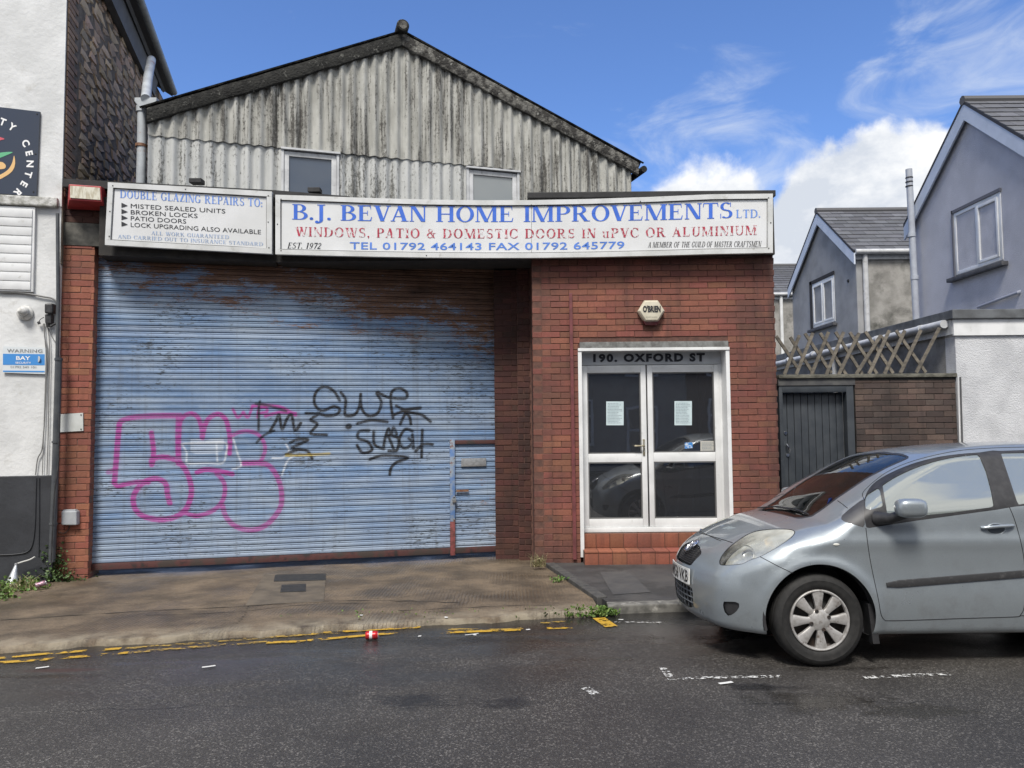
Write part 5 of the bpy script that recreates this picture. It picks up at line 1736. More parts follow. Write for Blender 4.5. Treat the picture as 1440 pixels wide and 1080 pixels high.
# security warning sign
WS_ = lambda x, y: hit(x, y, LF.O.y - .22 * LF.O.x - .015, .22)
wsg = empty('warning_sign', tuple(WS_(34, 524)), 'small blue and white WARNING BAY SECURITY sign on the white wall', 'sign')
MB().slab([WS_(3.5, 524), WS_(63.5, 526), WS_(64.5, 489), WS_(4.5, 487)], (0, .008, 0)).build('sign_panel', mat('pale_sign_plastic', (.62, .66, .68), rough=.4), wsg)
def pquad(x0, y0, x1_, y1, m, root, f, name='printed_band', o_=.002):
    MB().add([f(x0, y1) + Vector((0, -o_, 0)), f(x1_, y1 + .6) + Vector((0, -o_, 0)), f(x1_, y0 + .6) + Vector((0, -o_, 0)), f(x0, y0) + Vector((0, -o_, 0))], [(0, 1, 2, 3)]).build(name, m, root, fix=False)
SB = mat('security_blue', (.06, .25, .60), rough=.4)
pquad(4.3, 497.5, 63, 513, SB, wsg, WS_); pquad(4.3, 521, 63, 523, SB, wsg, WS_)
WARNM = mat('warning_grey', (.16, .17, .18), (.35, .36, .37), 20, rough=.5)
put_text('WARNING', (10, 495.3, 490.6, 60, 496, 491.4), WS_, WARNM, wsg, bold=.02, spacing=1.1)
put_text('BAY', (23, 506, 500.8, 43, 506.4, 501), WS_, CW, wsg, bold=.02, out=.004)
put_text('SECURITY', (22, 511.4, 508.8, 44, 511.6, 509), WS_, CW, wsg, bold=.01, out=.004)
put_text('01792 549 101', (15, 517.6, 514.6, 51, 518, 515), WS_, WARNM, wsg, bold=.005)
MB().lathe([(0, -.004), (.035, -.004), (.035, 0)], WS_(54, 505), (.5, 1, 0), 14).build('camera_picture', mat('printed_grey', (.45, .47, .48), rough=.5), wsg)
# ================================================================== boundary wall, gate, trellis
GY = 9.45
GWF = Frame((0, GY, 0), (1, 0, 0))
GG = lambda px_, py_: GWF.xz(hit(px_, py_, GY))
gx0, gx1 = GG(1204, 600)[0], GG(1346, 600)[0]
gl0 = GG(1096, 600)[0]
wt = GG(1270, 531)[1]
gw_ = empty('garden_wall', ((gx0 + gx1) / 2, GY, -.1), 'soot-dark brick boundary wall with a stone coping beside the grey gate', 'wall')
mb = MB(); GWF.box(mb, (gx0, -.22, -.5), (gx1, -.006, wt)); gwc = mb.build('wall_core', MORTAR_G, gw_)
lay_bricks(GWF, gx1 - gx0, wt - .03, gwc, BRICK_G, z0=-.10, x0=gx0, limit=300)
COP = mat('mossy_coping', (.15, .145, .12), (.07, .068, .055), 9, rough=.95, bump=.8, bsc=50, bdist=.01)
GWF.B('coping', COP, gw_, (gl0 + .0, -.26, wt + .002), (gx1 + .01, .035, wt + .05), .008)
GWF.B('gate_lintel', mat('dark_lintel', (.05, .05, .055), (.09, .09, .088), 6, rough=.85, bump=.4), gw_, (gl0, -.22, GG(1150, 542)[1] + .002), (gx0 + .002, .008, wt))
GATEM = mat('anthracite_gate_paint', (.030, .036, .044), (.045, .052, .06), 5, rough=.45)
gt = empty('garden_gate', ((gl0 + gx0) / 2, GY - .0, -.05), 'anthracite grey boarded garden gate with silver lever handle', 'gate')
ga, gb_, gtop = GG(1097, 600)[0], GG(1202, 600)[0], GG(1150, 542)[1]
GWF.B('gate_frame', GATEM, gt, (ga, -.12, -.1), (ga + .045, -.004, gtop - .002), .004)
GWF.B('gate_frame', GATEM, gt, (gb_ - .09, -.12, -.1), (gb_, -.004, gtop - .002), .004)
GWF.B('gate_frame', GATEM, gt, (ga + .045, -.12, gtop - .085), (gb_ - .09, -.004, gtop - .002), .004)
nb = 9
w = (gb_ - .09 - ga - .045) / nb
GWF.B('gate_backing', DARKIN, gt, (ga + .045, -.16, -.08), (gb_ - .09, -.15, gtop - .085))
for i in range(nb):
    GWF.B('board', GATEM, gt, (ga + .045 + i * w + .003, -.15, -.06), (ga + .045 + (i + 1) * w - .003, -.118, gtop - .09), .004)
h0 = hit(1107, 632, GY + .115)
MB().lathe([(0, -.012), (.02, -.012), (.024, 0)], hit(1104.5, 609, GY + .117), (0, 1, 0), 14).build('lock', CHROME, gt, smooth=True)
MB().lathe([(0, -.012), (.02, -.012), (.024, 0)], hit(1107.5, 640, GY + .117), (0, 1, 0), 14).build('lock', CHROME, gt, smooth=True)
MB().tube([hit(1106, 625, GY + .10), hit(1106.5, 625, GY + .06), hit(1108, 628, GY + .055), hit(1111, 633, GY + .06), hit(1110, 636, GY + .07)], .010, 8).build('handle', CHROME, gt, smooth=True)

tr = empty('trellis', ((gl0 + gx1) / 2, GY + .1, wt + .05), 'weathered wooden diamond trellis standing on the boundary wall', 'trellis')
TRM = mat('weathered_trellis_wood', (.175, .155, .125), (.10, .09, .075), 9, rough=.9, bump=.5, bsc=70, stretch=(1, 1, 3), rnd=.18)
TP = lambda x, y, d: hit(x, y, GY + d)
def T4(p): return (1080 + p[0] / 3.858, 420 + p[1] / 3.858)
fwd = [((90, 412), (172, 198)), ((155, 410), (245, 186)), ((237, 412), (330, 180)), ((318, 412), (412, 180)), ((385, 412), (496, 186)), ((480, 410), (614, 198)), ((550, 408), (660, 172)), ((634, 408), (745, 172)), ((720, 404), (832, 168)), ((806, 402), (932, 158))]
bak = [((45, 202), (160, 372)), ((122, 208), (250, 412)), ((202, 188), (345, 404)), ((285, 186), (425, 412)), ((368, 180), (512, 408)), ((446, 182), (592, 406)), ((530, 178), (680, 404)), ((612, 200), (745, 376)), ((697, 172), (858, 400))]
for k, (lst, d) in enumerate(((fwd, .06), (bak, .085))):
    for (a, b_) in lst:
        p, q = TP(*T4(a), d), TP(*T4(b_), d)
        if p.z > q.z: p, q = q, p
        dr = (q - p).normalized(); s = Vector((dr.z, 0, -dr.x)) * .019
        mb = MB(); dp_ = Vector((0, .022, 0))
        mb.add([p - s, p + s, p + s + dp_, p - s + dp_, q - s, q + s, q + s + dp_, q - s + dp_], [(3, 2, 1, 0), (4, 5, 6, 7), (0, 1, 5, 4), (1, 2, 6, 5), (2, 3, 7, 6), (3, 0, 4, 7)])
        mb.build('lath', TRM, tr)

# ================================================================== white rendered outbuilding
RX = hit(1343, 560, GY).x + .02
ob_ = empty('flat_roofed_outbuilding', (RX + 1.5, GY + 1, 0), 'pebble-dashed flat-roofed outbuilding with white fascia behind the car', 'building')
PEB_W = mat('white_roughcast', (.60, .61, .63), (.50, .51, .53), 4, rough=.9, bump=1.0, bsc=85, bdist=.014)
PEB_G = mat('grey_roughcast', (.36, .35, .33), (.22, .215, .20), 3, rough=.95, bump=1.0, bsc=90, bdist=.012, c3=(.09, .09, .08), sc3=2, lo3=.5, hi3=.7)
za_, zb2_, zc2_ = hit(1390, 472, GY).z, hit(1390, 449, GY).z, hit(1390, 436, GY).z
mb = MB(); mb.box((RX, GY - .02, -.5), (RX + 6, GY + .2, za_ + .05)); mb.build('front_wall', PEB_W, ob_)
mb = MB(); mb.box((RX + .004, GY + .202, -.5), (RX + .2, 17.8, za_ + .05)); mb.build('side_wall', PEB_G, ob_)
mb = MB(); mb.box((RX - .03, GY - .05, za_), (RX + 6, GY - .022, zb2_ - .002)); mb.build('fascia_board', UPVC, ob_, bevel=.003)
mb = MB(); mb.box((RX - .06, GY - .09, zb2_), (RX + 6, 17.9, zc2_)); mb.build('roof_edge', mat('grey_roof_felt', (.13, .14, .15), (.08, .085, .09), 6, rough=.75), ob_, bevel=.01)
mb = MB(); mb.box((RX - .035, GY - .018, za_ + .02), (RX - .002, 17.8, zb2_ - .002)); mb.build('fascia_board', UPVC_D, ob_)
MB().tube([(RX - .09, GY + .05, zb2_ - .05), (RX - .09, 17.8, zb2_ - .09)], .055, 10).build('gutter', UPVC_D, ob_, smooth=True)
for y in (10.0, 11.2, 12.4, 13.6, 14.8, 16): MB().tube([(RX - .09, y, zb2_ - .055), (RX - .09, y + .09, zb2_ - .055)], .064, 10).build('gutter_joint', UPVC_D, ob_, smooth=True)
p = hit(1173, 530, 13.0)
MB().tube([(RX - .07, hitx(1173, 500, RX - .07).y, zb2_ - .1), (RX - .07, hitx(1173, 500, RX - .07).y, 0)], .04, 8).build('downpipe', UPVC, ob_, smooth=True)
MB().tube([hit(1350.5, 530, GY - .03), hit(1353.5, 630, GY - .03)], .010, 6).build('corner_bead', mat('dark_bead', (.08, .08, .085), rough=.6), ob_)
MB().tube([hit(1347.5, 530, GY - .03), hit(1350, 630, GY - .03)], .008, 6).build('cable', UPVC, ob_)

# ================================================================== rear extensions of the houses
HX = 7.2
REN_L = mat('lavender_grey_render', (.50, .51, .565), (.44, .45, .50), 2, rough=.95, bump=.8, bsc=75, bdist=.010, c3=(.37, .38, .43), sc3=1.5, lo3=.55, hi3=.75)
REN_D = mat('dark_grey_render', (.33, .335, .345), (.26, .265, .27), 2.2, rough=.95, bump=.7, bsc=60, bdist=.010)
SLATE = m_brick('roof_slate', (.13, .135, .15), (.09, .092, .105), (.06, .06, .055), rnd=.25, dirt=.35)
BARGE = mat('pale_blue_white_bargeboard', (.58, .63, .72), (.50, .55, .63), 3, rough=.4)


def extension(nm, label, X0, Yn, Ym, Yf, ze_n, ze_f, zr_, length, wallm, nearm, pipe=False, slates=True, z0=-.4, limit=300, ov=.10):
    h = empty(nm, (X0 + 1.5, Ym, 0), label, 'house')
    # gable wall facing left, near wall, body
    mb = MB(); mb.prism([(X0, Yn, z0), (X0, Yf, z0), (X0, Yf, ze_f), (X0, Ym, zr_ - .06), (X0, Yn, ze_n)], (.25, 0, 0)); mb.build('gable_wall', wallm, h)
    mb = MB(); mb.box((X0 + .251, Yn - .004, z0), (X0 + length, Yn + .2, ze_n + .02)); mb.build('near_wall', nearm, h)
    # roof planes
    sn = Vector((0, Yn - ov - Ym, ze_n - zr_ - ov * (zr_ - ze_n) / (Ym - Yn)))
    for (ye, ze, nme) in ((Yn, ze_n, 'roof'), (Yf, ze_f, 'roof')):
        sl = (zr_ - ze) / abs(Ym - ye)
        y_e = ye + (ov if ye > Ym else -ov); z_e = ze - ov * sl
        mb = MB(); a = X0 - .09
        mb.add([(a, y_e, z_e), (X0 + length, y_e, z_e), (X0 + length, Ym, zr_), (a, Ym, zr_), (a, y_e, z_e + .05), (X0 + length, y_e, z_e + .05), (X0 + length, Ym, zr_ + .05), (a, Ym, zr_ + .05)],
               [(0, 1, 2, 3), (4, 7, 6, 5), (0, 4, 5, 1), (1, 5, 6, 2), (2, 6, 7, 3), (3, 7, 4, 0)])
        rf = mb.build(nme, mat('roof_underlay', (.04, .04, .045), rough=.8) if 'roof_underlay' not in bpy.data.materials else bpy.data.materials['roof_underlay'], h)
        if ye < Ym and slates:
            L = math.hypot(y_e - Ym, z_e - zr_)
            rows = int(L / .20)
            up = Vector((0, (Ym - y_e) / L, (zr_ - z_e) / L)); nrm_ = Vector((0, -up.z, up.y))
            cnt = 0; rest = MB()
            for r_ in range(rows):
                x = a + (r_ % 2) * -.15
                while x < X0 + length:
                    x1 = min(x + .294, X0 + length); x0_ = max(x, a)
                    if x1 - x0_ > .05:
                        base = Vector((x0_, y_e, z_e + .05)) + up * (r_ * L / rows)
                        wv = Vector((x1 - x0_, 0, 0)); lv = up * (L / rows + .03)
                        t0 = nrm_ * (.018 + random.uniform(0, .004)); t1 = nrm_ * .004
                        vs = [base, base + wv, base + wv + lv, base + lv, base + t0, base + wv + t0, base + wv + lv + t1, base + lv + t1]
                        fs = [(4, 5, 6, 7), (0, 1, 5, 4), (1, 2, 6, 5), (3, 0, 4, 7)]
                        if cnt < limit: MB().add(vs, fs).build('slate', SLATE, rf, fix=False); cnt += 1
                        else: rest.add(vs, fs)
                    x += .30
            if rest.f:
                o = rest.build('slates', SLATE, rf, fix=False); o['kind'] = 'stuff'
    MB().tube([(X0 - .10, Ym, zr_ + .055), (X0 + length, Ym, zr_ + .055)], .075, 8).build('ridge_tiles', mat('ridge_clay', (.10, .10, .105), rough=.9) if 'ridge_clay' not in bpy.data.materials else bpy.data.materials['ridge_clay'], h, smooth=True)
    # bargeboards on the gable
    for (ye, ze) in ((Yn, ze_n), (Yf, ze_f)):
        sl = (zr_ - ze) / abs(Ym - ye); y_e = ye + (ov if ye > Ym else -ov); z_e = ze - ov * sl
        a = X0 - .085; w_ = .24
        mb = MB(); mb.add([(a, y_e, z_e - w_), (a, Ym, zr_ - w_ - .02), (a, Ym, zr_ + .045), (a, y_e, z_e + .04), (a + .03, y_e, z_e - w_), (a + .03, Ym, zr_ - w_ - .02), (a + .03, Ym, zr_ + .045), (a + .03, y_e, z_e + .04)],
                          [(0, 1, 2, 3), (7, 6, 5, 4), (0, 4, 5, 1), (2, 6, 7, 3), (0, 3, 7, 4)])
        mb.build('bargeboard', BARGE, h)
    # near eaves: fascia and gutter
    sl = (zr_ - ze_n) / (Ym - Yn)
    mb = MB(); mb.box((X0 - .05, Yn - .045, ze_n - .20), (X0 + length, Yn - .006, ze_n - .01)); mb.build('fascia_board', UPVC_D, h)
    MB().tube([(X0 - .06, Yn - .12, ze_n - .055), (X0 + length, Yn - .12, ze_n - .055)], .055, 10).build('gutter', UPVC_D, h, smooth=True)
    return h


# right-hand lavender gable
ap = hitx(1362, 146, HX); near_ = hitx(1440, 192, HX); farp = hitx(1285, 300, HX)
slp = (ap.z - near_.z) / (ap.y - near_.y)
Yn_ = ap.y - (farp.y - ap.y)
hR = extension('rendered_house', 'lavender grey rendered house extension with white-framed window and steep gable at right', HX, Yn_, ap.y, farp.y + .1, ap.z - slp * (ap.y - Yn_), farp.z - .12, ap.z, 5, REN_L, REN_L)
LWF = Frame((HX, 0, 0), (0, -1, 0)); LWF.N = Vector((-1, 0, 0))
def LX(px_, py_):
    p = hitx(px_, py_, HX); return -p.y, p.z
w0, w1 = LX(1343, 340)[0], LX(1410, 330)[0]
wz0, wz1 = LX(1376, 377)[1], LX(1376, 284)[1]
mb = MB(); mb.box((HX - .004, -w1 - .0, wz0 - .02), (HX + .05, -w0, wz1 + .04))
window('window', LWF, w0, w1, wz0, wz1, .012, hR, UPVC, WG_HOUSE, casement=((w0 + w1) / 2 + .0,), openers=(1,), fw=.06)
# dark reveal around it and the slate sill
rv = MB()
LWF.box(rv, (w0 - .035, -.01, wz0 - .03), (w0, .028, wz1 + .05)); LWF.box(rv, (w0 - .035, -.01, wz1), (w1 + .02, .028, wz1 + .05)); rv.build('window_reveal', mat('reveal_render', (.13, .135, .16), rough=.95), hR)
LWF.B('sill', mat('slate_sill', (.09, .092, .10), (.06, .06, .066), 9, rough=.8), hR, (w0 - .12, .0, wz0 - .10), (w1 + .10, .10, wz0 - .035), .01)
a, b_ = hitx(1375, 432, HX - .03), hitx(1432, 411, HX - .03)
MB().tube([a, b_, b_ + Vector((.06, 0, .02))], .022, 8).build('waste_pipe', mat('lavender_pipe', (.30, .32, .38), rough=.5), hR, smooth=True)
# soil pipe at the far corner
sp = empty('soil_pipe', tuple(hitx(1284, 400, HX - .12)), 'tall grey soil vent pipe at the corner of the lavender house', 'pipe')
SPM = mat('pale_grey_pipe', (.40, .43, .48), (.33, .35, .40), 5, rough=.5)
pt, pb = hitx(1278, 238, HX - .14), hitx(1290, 452, HX - .14)
yy = (pt.y + pb.y) / 2
top_z = hit(1278, 238, yy).z
MB().tube([(hit(1278, 238, yy).x, yy, top_z), (hit(1289, 440, yy).x, yy, 2.5)], .055, 14).build('pipe', SPM, sp, smooth=True)
for (x, y) in ((1282, 330), (1286, 390)):
    q = hit(x, y, yy); MB().tube([(q.x, yy, q.z - .04), (q.x, yy, q.z + .03)], .066, 14).build('pipe_joint', SPM, sp, smooth=True)
for y in (250, 256, 262):
    q = hit(1278.5, y, yy); MB().tube([(q.x, yy, q.z - .008), (q.x, yy, q.z + .008)], .062, 14).build('dark_band', BLACKM if 'BLACKM' in globals() else LEAD, sp, smooth=True)

# middle house
MX = HX
ap = hitx(1153, 300, MX); near_ = hitx(1203, 352, MX); farp = hitx(1114, 402, MX)
hM = extension('grey_house', 'dark grey rendered house extension with slate roof and narrow white window, middle distance', MX, near_.y, ap.y, farp.y, near_.z, farp.z, ap.z, 6, REN_D, PEB_G)
def LM(px_, py_):
    p = hitx(px_, py_, MX); return -p.y, p.z
w0, w1 = LM(1143, 420)[0], LM(1174, 420)[0]
wz0, wz1 = LM(1158, 457)[1], LM(1158, 393)[1]
window('window', LWF, w0, w1, wz0, wz1, .012, hM, UPVC, WG_HOUSE, casement=((w0 + w1) / 2,), openers=(0, 1), fw=.06)
rv = MB()
LWF.box(rv, (w0 - .12, -.01, wz0 - .03), (w0, .028, wz1 + .08)); LWF.box(rv, (w0 - .12, -.01, wz1), (w1 + .02, .028, wz1 + .08)); rv.build('window_reveal', mat('black_reveal', (.03, .03, .034), rough=.95), hM)
LWF.B('sill', bpy.data.materials['slate_sill'], hM, (w0 - .15, .0, wz0 - .10), (w1 + .08, .10, wz0 - .035), .01)
q = hit(1216, 400, near_.y - .06)
MB().tube([(hit(1216, 352, near_.y - .06).x, near_.y - .06, near_.z - .1), (hit(1216, 352, near_.y - .06).x, near_.y - .06, 0)], .055, 10).build('downpipe', UPVC_D, hM, smooth=True)
MB().lathe([(0, -.02), (.03, -.02), (.04, .0)], hitx(1193, 395, MX), (1, 0, 0), 10).build('wall_fitting', LEAD, hM)
# far house
fy = 22.5
q0, q1 = hit(1116, 412, fy), hit(1116, 376, fy + 2.0)
hF = extension('distant_house', 'distant pebble-dashed house with slate roof, just right of the shop sign', hit(1100, 400, fy).x - 1.2, fy, fy + 2.0, fy + 4.0, q0.z, q0.z, q1.z, 6, PEB_G, PEB_G, limit=80)
MB().tube([(hit(1097, 412, fy).x, fy - .07, q0.z - .1), (hit(1097, 412, fy).x, fy - .07, 0)], .05, 8).build('downpipe', UPVC, hF, smooth=True)

# ================================================================== things fixed to the fronts
def hexprism(c, r, d, m, parent, name, tilt=0):
    pts = [Vector((c.x + r * math.cos(a + tilt), c.y, c.z + r * .92 * math.sin(a + tilt))) for a in [k * PI / 3 for k in range(6)]]
    mb = MB(); inner = [c + (p - c) * .86 for p in pts]
    vs = pts + [p + Vector((0, -d * .7, 0)) for p in pts] + [p + Vector((0, -d, 0)) for p in inner]
    fs = [(k, (k + 1) % 6, (k + 1) % 6 + 6, k + 6) for k in range(6)] + [(k + 6, (k + 1) % 6 + 6, (k + 1) % 6 + 12, k + 12) for k in range(6)] + [tuple(range(12, 18))]
    return mb.add(vs, fs).build(name, m, parent, bevel=.004, smooth=True)
al = empty('alarm_box', tuple(hit(914, 440, 8.88)), 'cream hexagonal alarm box with dark red base reading OBRIEN on the red brick', 'alarm box')
CREAM = mat('cream_plastic', (.60, .56, .45), (.50, .46, .36), 6, rough=.4)
ac = hit(914.5, 438.5, 8.895)
hexprism(ac, .162, .09, CREAM, al, 'cover')
MB().add([ac + Vector((x, y, z)) for (x, y, z) in ((-.10, 0, -.12), (.10, 0, -.12), (.10, -.07, -.12), (-.10, -.07, -.12), (-.07, 0, -.168), (.07, 0, -.168), (.07, -.05, -.168), (-.07, -.05, -.168))],
         [(0, 1, 2, 3), (7, 6, 5, 4), (0, 4, 5, 1), (1, 5, 6, 2), (2, 6, 7, 3), (3, 7, 4, 0)]).build('beacon', mat('dark_red_lens', (.09, .012, .015), rough=.3), al)
AP = lambda x, y: hit(x, y, 8.895 - .091)
put_text("O'BRIEN", (904, 438.5, 430, 929, 438.5, 430), AP, BLACK, al, 'sans', bold=.05)
put_text('SECURITY ALARMS', (908, 446.5, 445, 924, 446.5, 445), AP, mat('grey_small_print', (.25, .24, .2), rough=.5), al, 'sans')

rb = empty('red_light_box', tuple(hit(124, 295, 8.33)), 'red box with a stained cream front panel under the flat roof edge', 'lamp box')
REDP = mat('faded_red_plastic', (.42, .05, .05), (.30, .03, .035), 5, rough=.45)
RB = lambda x, y, o_=0: hit(x, y, 9.58 - o_, .22)
mb = MB()
f = [RB(97, 281, .25), RB(143, 284, .25), RB(142, 262, .25), RB(97, 259, .25)]
bk = [RB(95, 294), RB(151, 297), RB(152, 266), RB(96, 262)]
mb.add(bk + f, [(0, 1, 5, 4), (1, 2, 6, 5), (2, 3, 7, 6), (3, 0, 4, 7), (4, 5, 6, 7), (3, 2, 1, 0)]); mb.build('housing', REDP, rb, bevel=.006)
q = [RB(98.5, 278, .262), RB(141, 281, .262), RB(140, 264, .262), RB(98.5, 261, .262)]
MB().slab(q, (0, .02, 0)).build('front_panel', mat('stained_cream_panel', (.62, .60, .50), (.42, .38, .28), 14, .45, .6, rough=.5, stretch=(2, 2, .6)), rb)
for k in range(4):
    MB().tube([RB(146, 271 + k * 4, .12), RB(150, 273 + k * 4, .02)], .006, 5).build('vent_slot', LEAD, rb)

WL = lambda x, y, o_=0: hit(x, y, LF.O.y - .22 * LF.O.x - o_, .22)
lamp = empty('bulkhead_lamp', tuple(WL(34, 446)), 'small round white wall lamp with tilted cap on the white wall', 'wall lamp')
WPL = mat('white_lamp_plastic', (.62, .62, .60), (.45, .45, .43), 30, rough=.4)
c = WL(35.5, 440)
MB().lathe([(0, -.045), (.055, -.045), (.068, -.03), (.082, -.02), (.086, 0)], c, -LF.N, 24).build('base', WPL, lamp, smooth=True)
c2 = WL(34, 438, .05)
MB().lathe([(.0, -.06), (.03, -.058), (.052, -.035), (.058, 0), (.05, .02), (0, .02)], c2, (.35, .75, -.35), 20).build('cap', WPL, lamp, smooth=True)
jb = empty('junction_box', tuple(WL(67, 461)), 'black cable junction box with dangling connectors on the white wall', 'junction box')
BPL = mat('black_box_plastic', (.02, .02, .022), (.04, .04, .042), 20, rough=.5)
MB().slab([WL(62, 441, .085), WL(73.5, 441, .085), WL(73.5, 426, .085), WL(62, 426.5, .085)], (0, .085, 0)).build('box', BPL, jb, bevel=.02)
MB().slab([WL(63, 455, .06), WL(71.5, 455, .06), WL(72.5, 441.5, .06), WL(62.5, 441.5, .06)], (0, .06, 0)).build('gland_block', BPL, jb, bevel=.012)
MB().tube([WL(67, 454, .04), WL(68, 460, .03)], .02, 8).build('gland', BPL, jb, smooth=True)
MB().tube([WL(71, 459, .04), WL(79, 454.5, .04)], .013, 8).build('plug', BPL, jb, smooth=True)
MB().tube([WL(54, 452.5, .03), WL(55.5, 455.5, .03)], .016, 8).build('plug', BPL, jb, smooth=True)
MB().tube(spline([WL(62, 446, .04), WL(57, 449, .03), WL(54.5, 453, .03)], 5), .004, 5).build('lead', BPL, jb, smooth=True)
for (pts, r_) in ((((62, 455), (63, 475), (66, 492), (65.5, 520), (64, 560), (62, 600), (59, 632), (53, 645), (50, 668)), .006), (((66, 456), (69, 474), (70, 500), (69, 540), (68, 600), (66, 668)), .005), (((67, 460), (74, 475), (81, 486)), .004), (((0, 411), (30, 412), (60, 417), (74, 420), (82, 428)), .011), (((61, 455), (64.5, 500), (63, 560), (59.5, 668)), .004)):
    o = MB().tube([WL(x, y, .012) for x, y in spline(pts, 5)], r_, 6).build('cable', mat('grey_cable', (.16, .16, .16), rough=.6) if 'grey_cable' not in bpy.data.materials else bpy.data.materials['grey_cable'], wb_, smooth=True)
dq = empty('corner_downpipe', tuple(WL(78, 700)), 'slim dark grey downpipe in the corner beside the brick pier', 'downpipe')
DG = mat('dark_grey_plastic_pipe', (.055, .06, .068), (.08, .085, .09), 8, rough=.35)
MB().tube([WL(81, 300, .06), WL(81.8, 420, .06), WL(80.5, 503, .06)], .020, 8).build('conduit', DG, dq, smooth=True)
MB().tube([WL(82.5, 503, .07), WL(78.5, 640, .07), WL(73, 790, .07)], .036, 12).build('pipe', DG, dq, smooth=True)
for y in (504, 620, 735): MB().tube([WL(82.6 - (y - 504) * .033, y, .07), WL(82.5 - (y - 504) * .033, y + 3, .07)], .043, 12).build('bracket', DG, dq, smooth=True)
MB().tube([WL(x, y, .13) for x, y in spline([(83, 580), (82, 650), (77, 690), (74, 740), (72, 790)], 5)], .006, 6).build('cable', BPL, dq, smooth=True)

PW = lambda x, y, o_=0: hit(x, y, 9.60 - o_, .22)
bp2 = MB().slab([PW(83, 608, .02), PW(117, 606, .02), PW(116.5, 580.5, .02), PW(85, 582.5, .02)], (0, .012, 0)).build('blank_plate', mat('white_plate', (.62, .64, .63), (.50, .52, .50), 5, rough=.5), None, bevel=.002)
tag(bp2, 'blank white rectangular plate screwed to the brick pier', 'plate')
for q in ((114, 583.5), (114, 603.5)): MB().lathe([(0, -.006), (.006, -.006), (.008, 0)], PW(*q, .02), (0, 1, 0), 8).build('screw', LEAD, bp2)
mb_ = empty('meter_box', tuple(PW(96, 739)), 'small light grey plastic junction box low on the brick pier', 'utility box')
GP = mat('light_grey_plastic', (.38, .40, .42), (.33, .35, .37), 9, rough=.45)
MB().slab([PW(86, 738.5, .075), PW(107.5, 738.5, .075), PW(107.5, 718.5, .075), PW(86, 719, .075)], (0, .07, 0)).build('lid', GP, mb_, bevel=.012)
MB().slab([PW(88, 719, .06), PW(106, 718.5, .06), PW(106, 716.5, .06), PW(88, 717, .06)], (0, .05, 0)).build('rim', GP, mb_, bevel=.004)
MB().tube([PW(x, y, .02) for x, y in spline([(98, 739), (96, 745), (90, 750), (82, 748)], 5)], .005, 6).build('cable', BPL, mb_, smooth=True)

rp_ = empty('red_conduit', tuple(hit(806, 786, 8.85)), 'tall dark red painted steel conduit left of the double doors', 'pipe')
RDM = mat('dark_red_paint', (.17, .048, .050), (.11, .035, .036), 7, rough=.5)
MB().slab([hit(806, 787, 8.86), hit(811, 787, 8.86), hit(806.5, 503, 8.86), hit(802, 503, 8.86)], (0, .035, 0)).build('lower_length', RDM, rp_, bevel=.003)
MB().slab([hit(801.8, 504, 8.865), hit(806.2, 504, 8.865), hit(804.8, 412, 8.865), hit(800.2, 412, 8.865)], (0, .03, 0)).build('upper_length', RDM, rp_, bevel=.003)

# notices behind the door glass, stickers
PAPER = mat('paper_notice', (.52, .62, .64), (.46, .56, .58), 12, rough=.8)
def notice(x0, y0, x1, y1, label, lines=14, m=PAPER):
    n = empty('notice', tuple(DH_(x0, y1)), label, 'notice')
    MB().slab([DH_(x0, y1), DH_(x1, y1), DH_(x1, y0), DH_(x0, y0)], (0, .001, 0)).build('paper', m, n)
    lr = random.Random(int(x0))
    tm_ = bpy.data.materials.get('grey_print') or mat('grey_print', (.16, .20, .24), rough=.8)
    lm = MB()
    for k in range(lines):
        yy_ = y0 + 2.5 + k * (y1 - y0 - 4) / lines
        xe = x1 - 2 - lr.random() * (x1 - x0) * .25
        x = x0 + 2
        while x < xe:
            w_ = lr.uniform(.8, 2.6)
            lm.add([DH_(x, yy_ + .7, .001), DH_(min(x + w_, xe), yy_ + .7, .001), DH_(min(x + w_, xe), yy_, .001), DH_(x, yy_, .001)], [(0, 1, 2, 3)])
            x += w_ + .6
    o = lm.build('print_lines', tm_, n, fix=False); o['kind'] = 'stuff'
DH_ = lambda x, y, o_=0: hit(x, y, 8.9 - DY + .010 - o_)
notice(852.5, 564.5, 877, 598, 'pale printed notice taped in the left door pane')
notice(948.5, 564, 973, 598, 'pale printed notice taped in the right door pane')
notice(985, 620, 1008.5, 636, 'small cream sticker in the lower corner of the right upper pane', 6, mat('cream_sticker', (.45, .44, .40), rough=.6))
st2 = MB().slab([DH_(963, 631), DH_(974, 630), DH_(974, 622), DH_(963, 622.5)], (0, .001, 0)).build('sticker', mat('blue_white_sticker', (.05, .22, .55), (.6, .65, .7), 60, .5, .6, rough=.5), None)
tag(st2, 'small blue and white sticker low in the right upper door pane', 'sticker')

# ================================================================== litter and small things on the ground
can_c = hitz(524, 887.5, .02)
cn = empty('drinks_can', (can_c.x, can_c.y, road_z(can_c.x, can_c.y)), 'crushed red and white drinks can lying on the yellow line', 'can')
CANR = mat('red_can', (.50, .02, .025), rough=.3, metal=.4); CANW = mat('silver_can_end', (.6, .6, .6), rough=.3, metal=.8)
ax_c = Vector((1, .12, 0)).normalized(); cz = road_z(can_c.x, can_c.y) + .033
c0 = Vector((can_c.x - .055, can_c.y, cz))
MB().lathe([(.026, 0), (.031, .008), (.032, .02), (.030, .05), (.0325, .07), (.031, .088), (.026, .095)], c0, ax_c, 18).build('can_body', CANR, cn, smooth=True)
MB().lathe([(0, .003), (.024, .0), (.026, .0), (.027, .004)], c0, ax_c, 18).build('can_end', CANW, cn, smooth=True)
MB().lathe([(.026, .095), (.0265, .097), (.024, .093), (0, .093)], c0, ax_c, 18).build('can_end', CANW, cn, smooth=True)
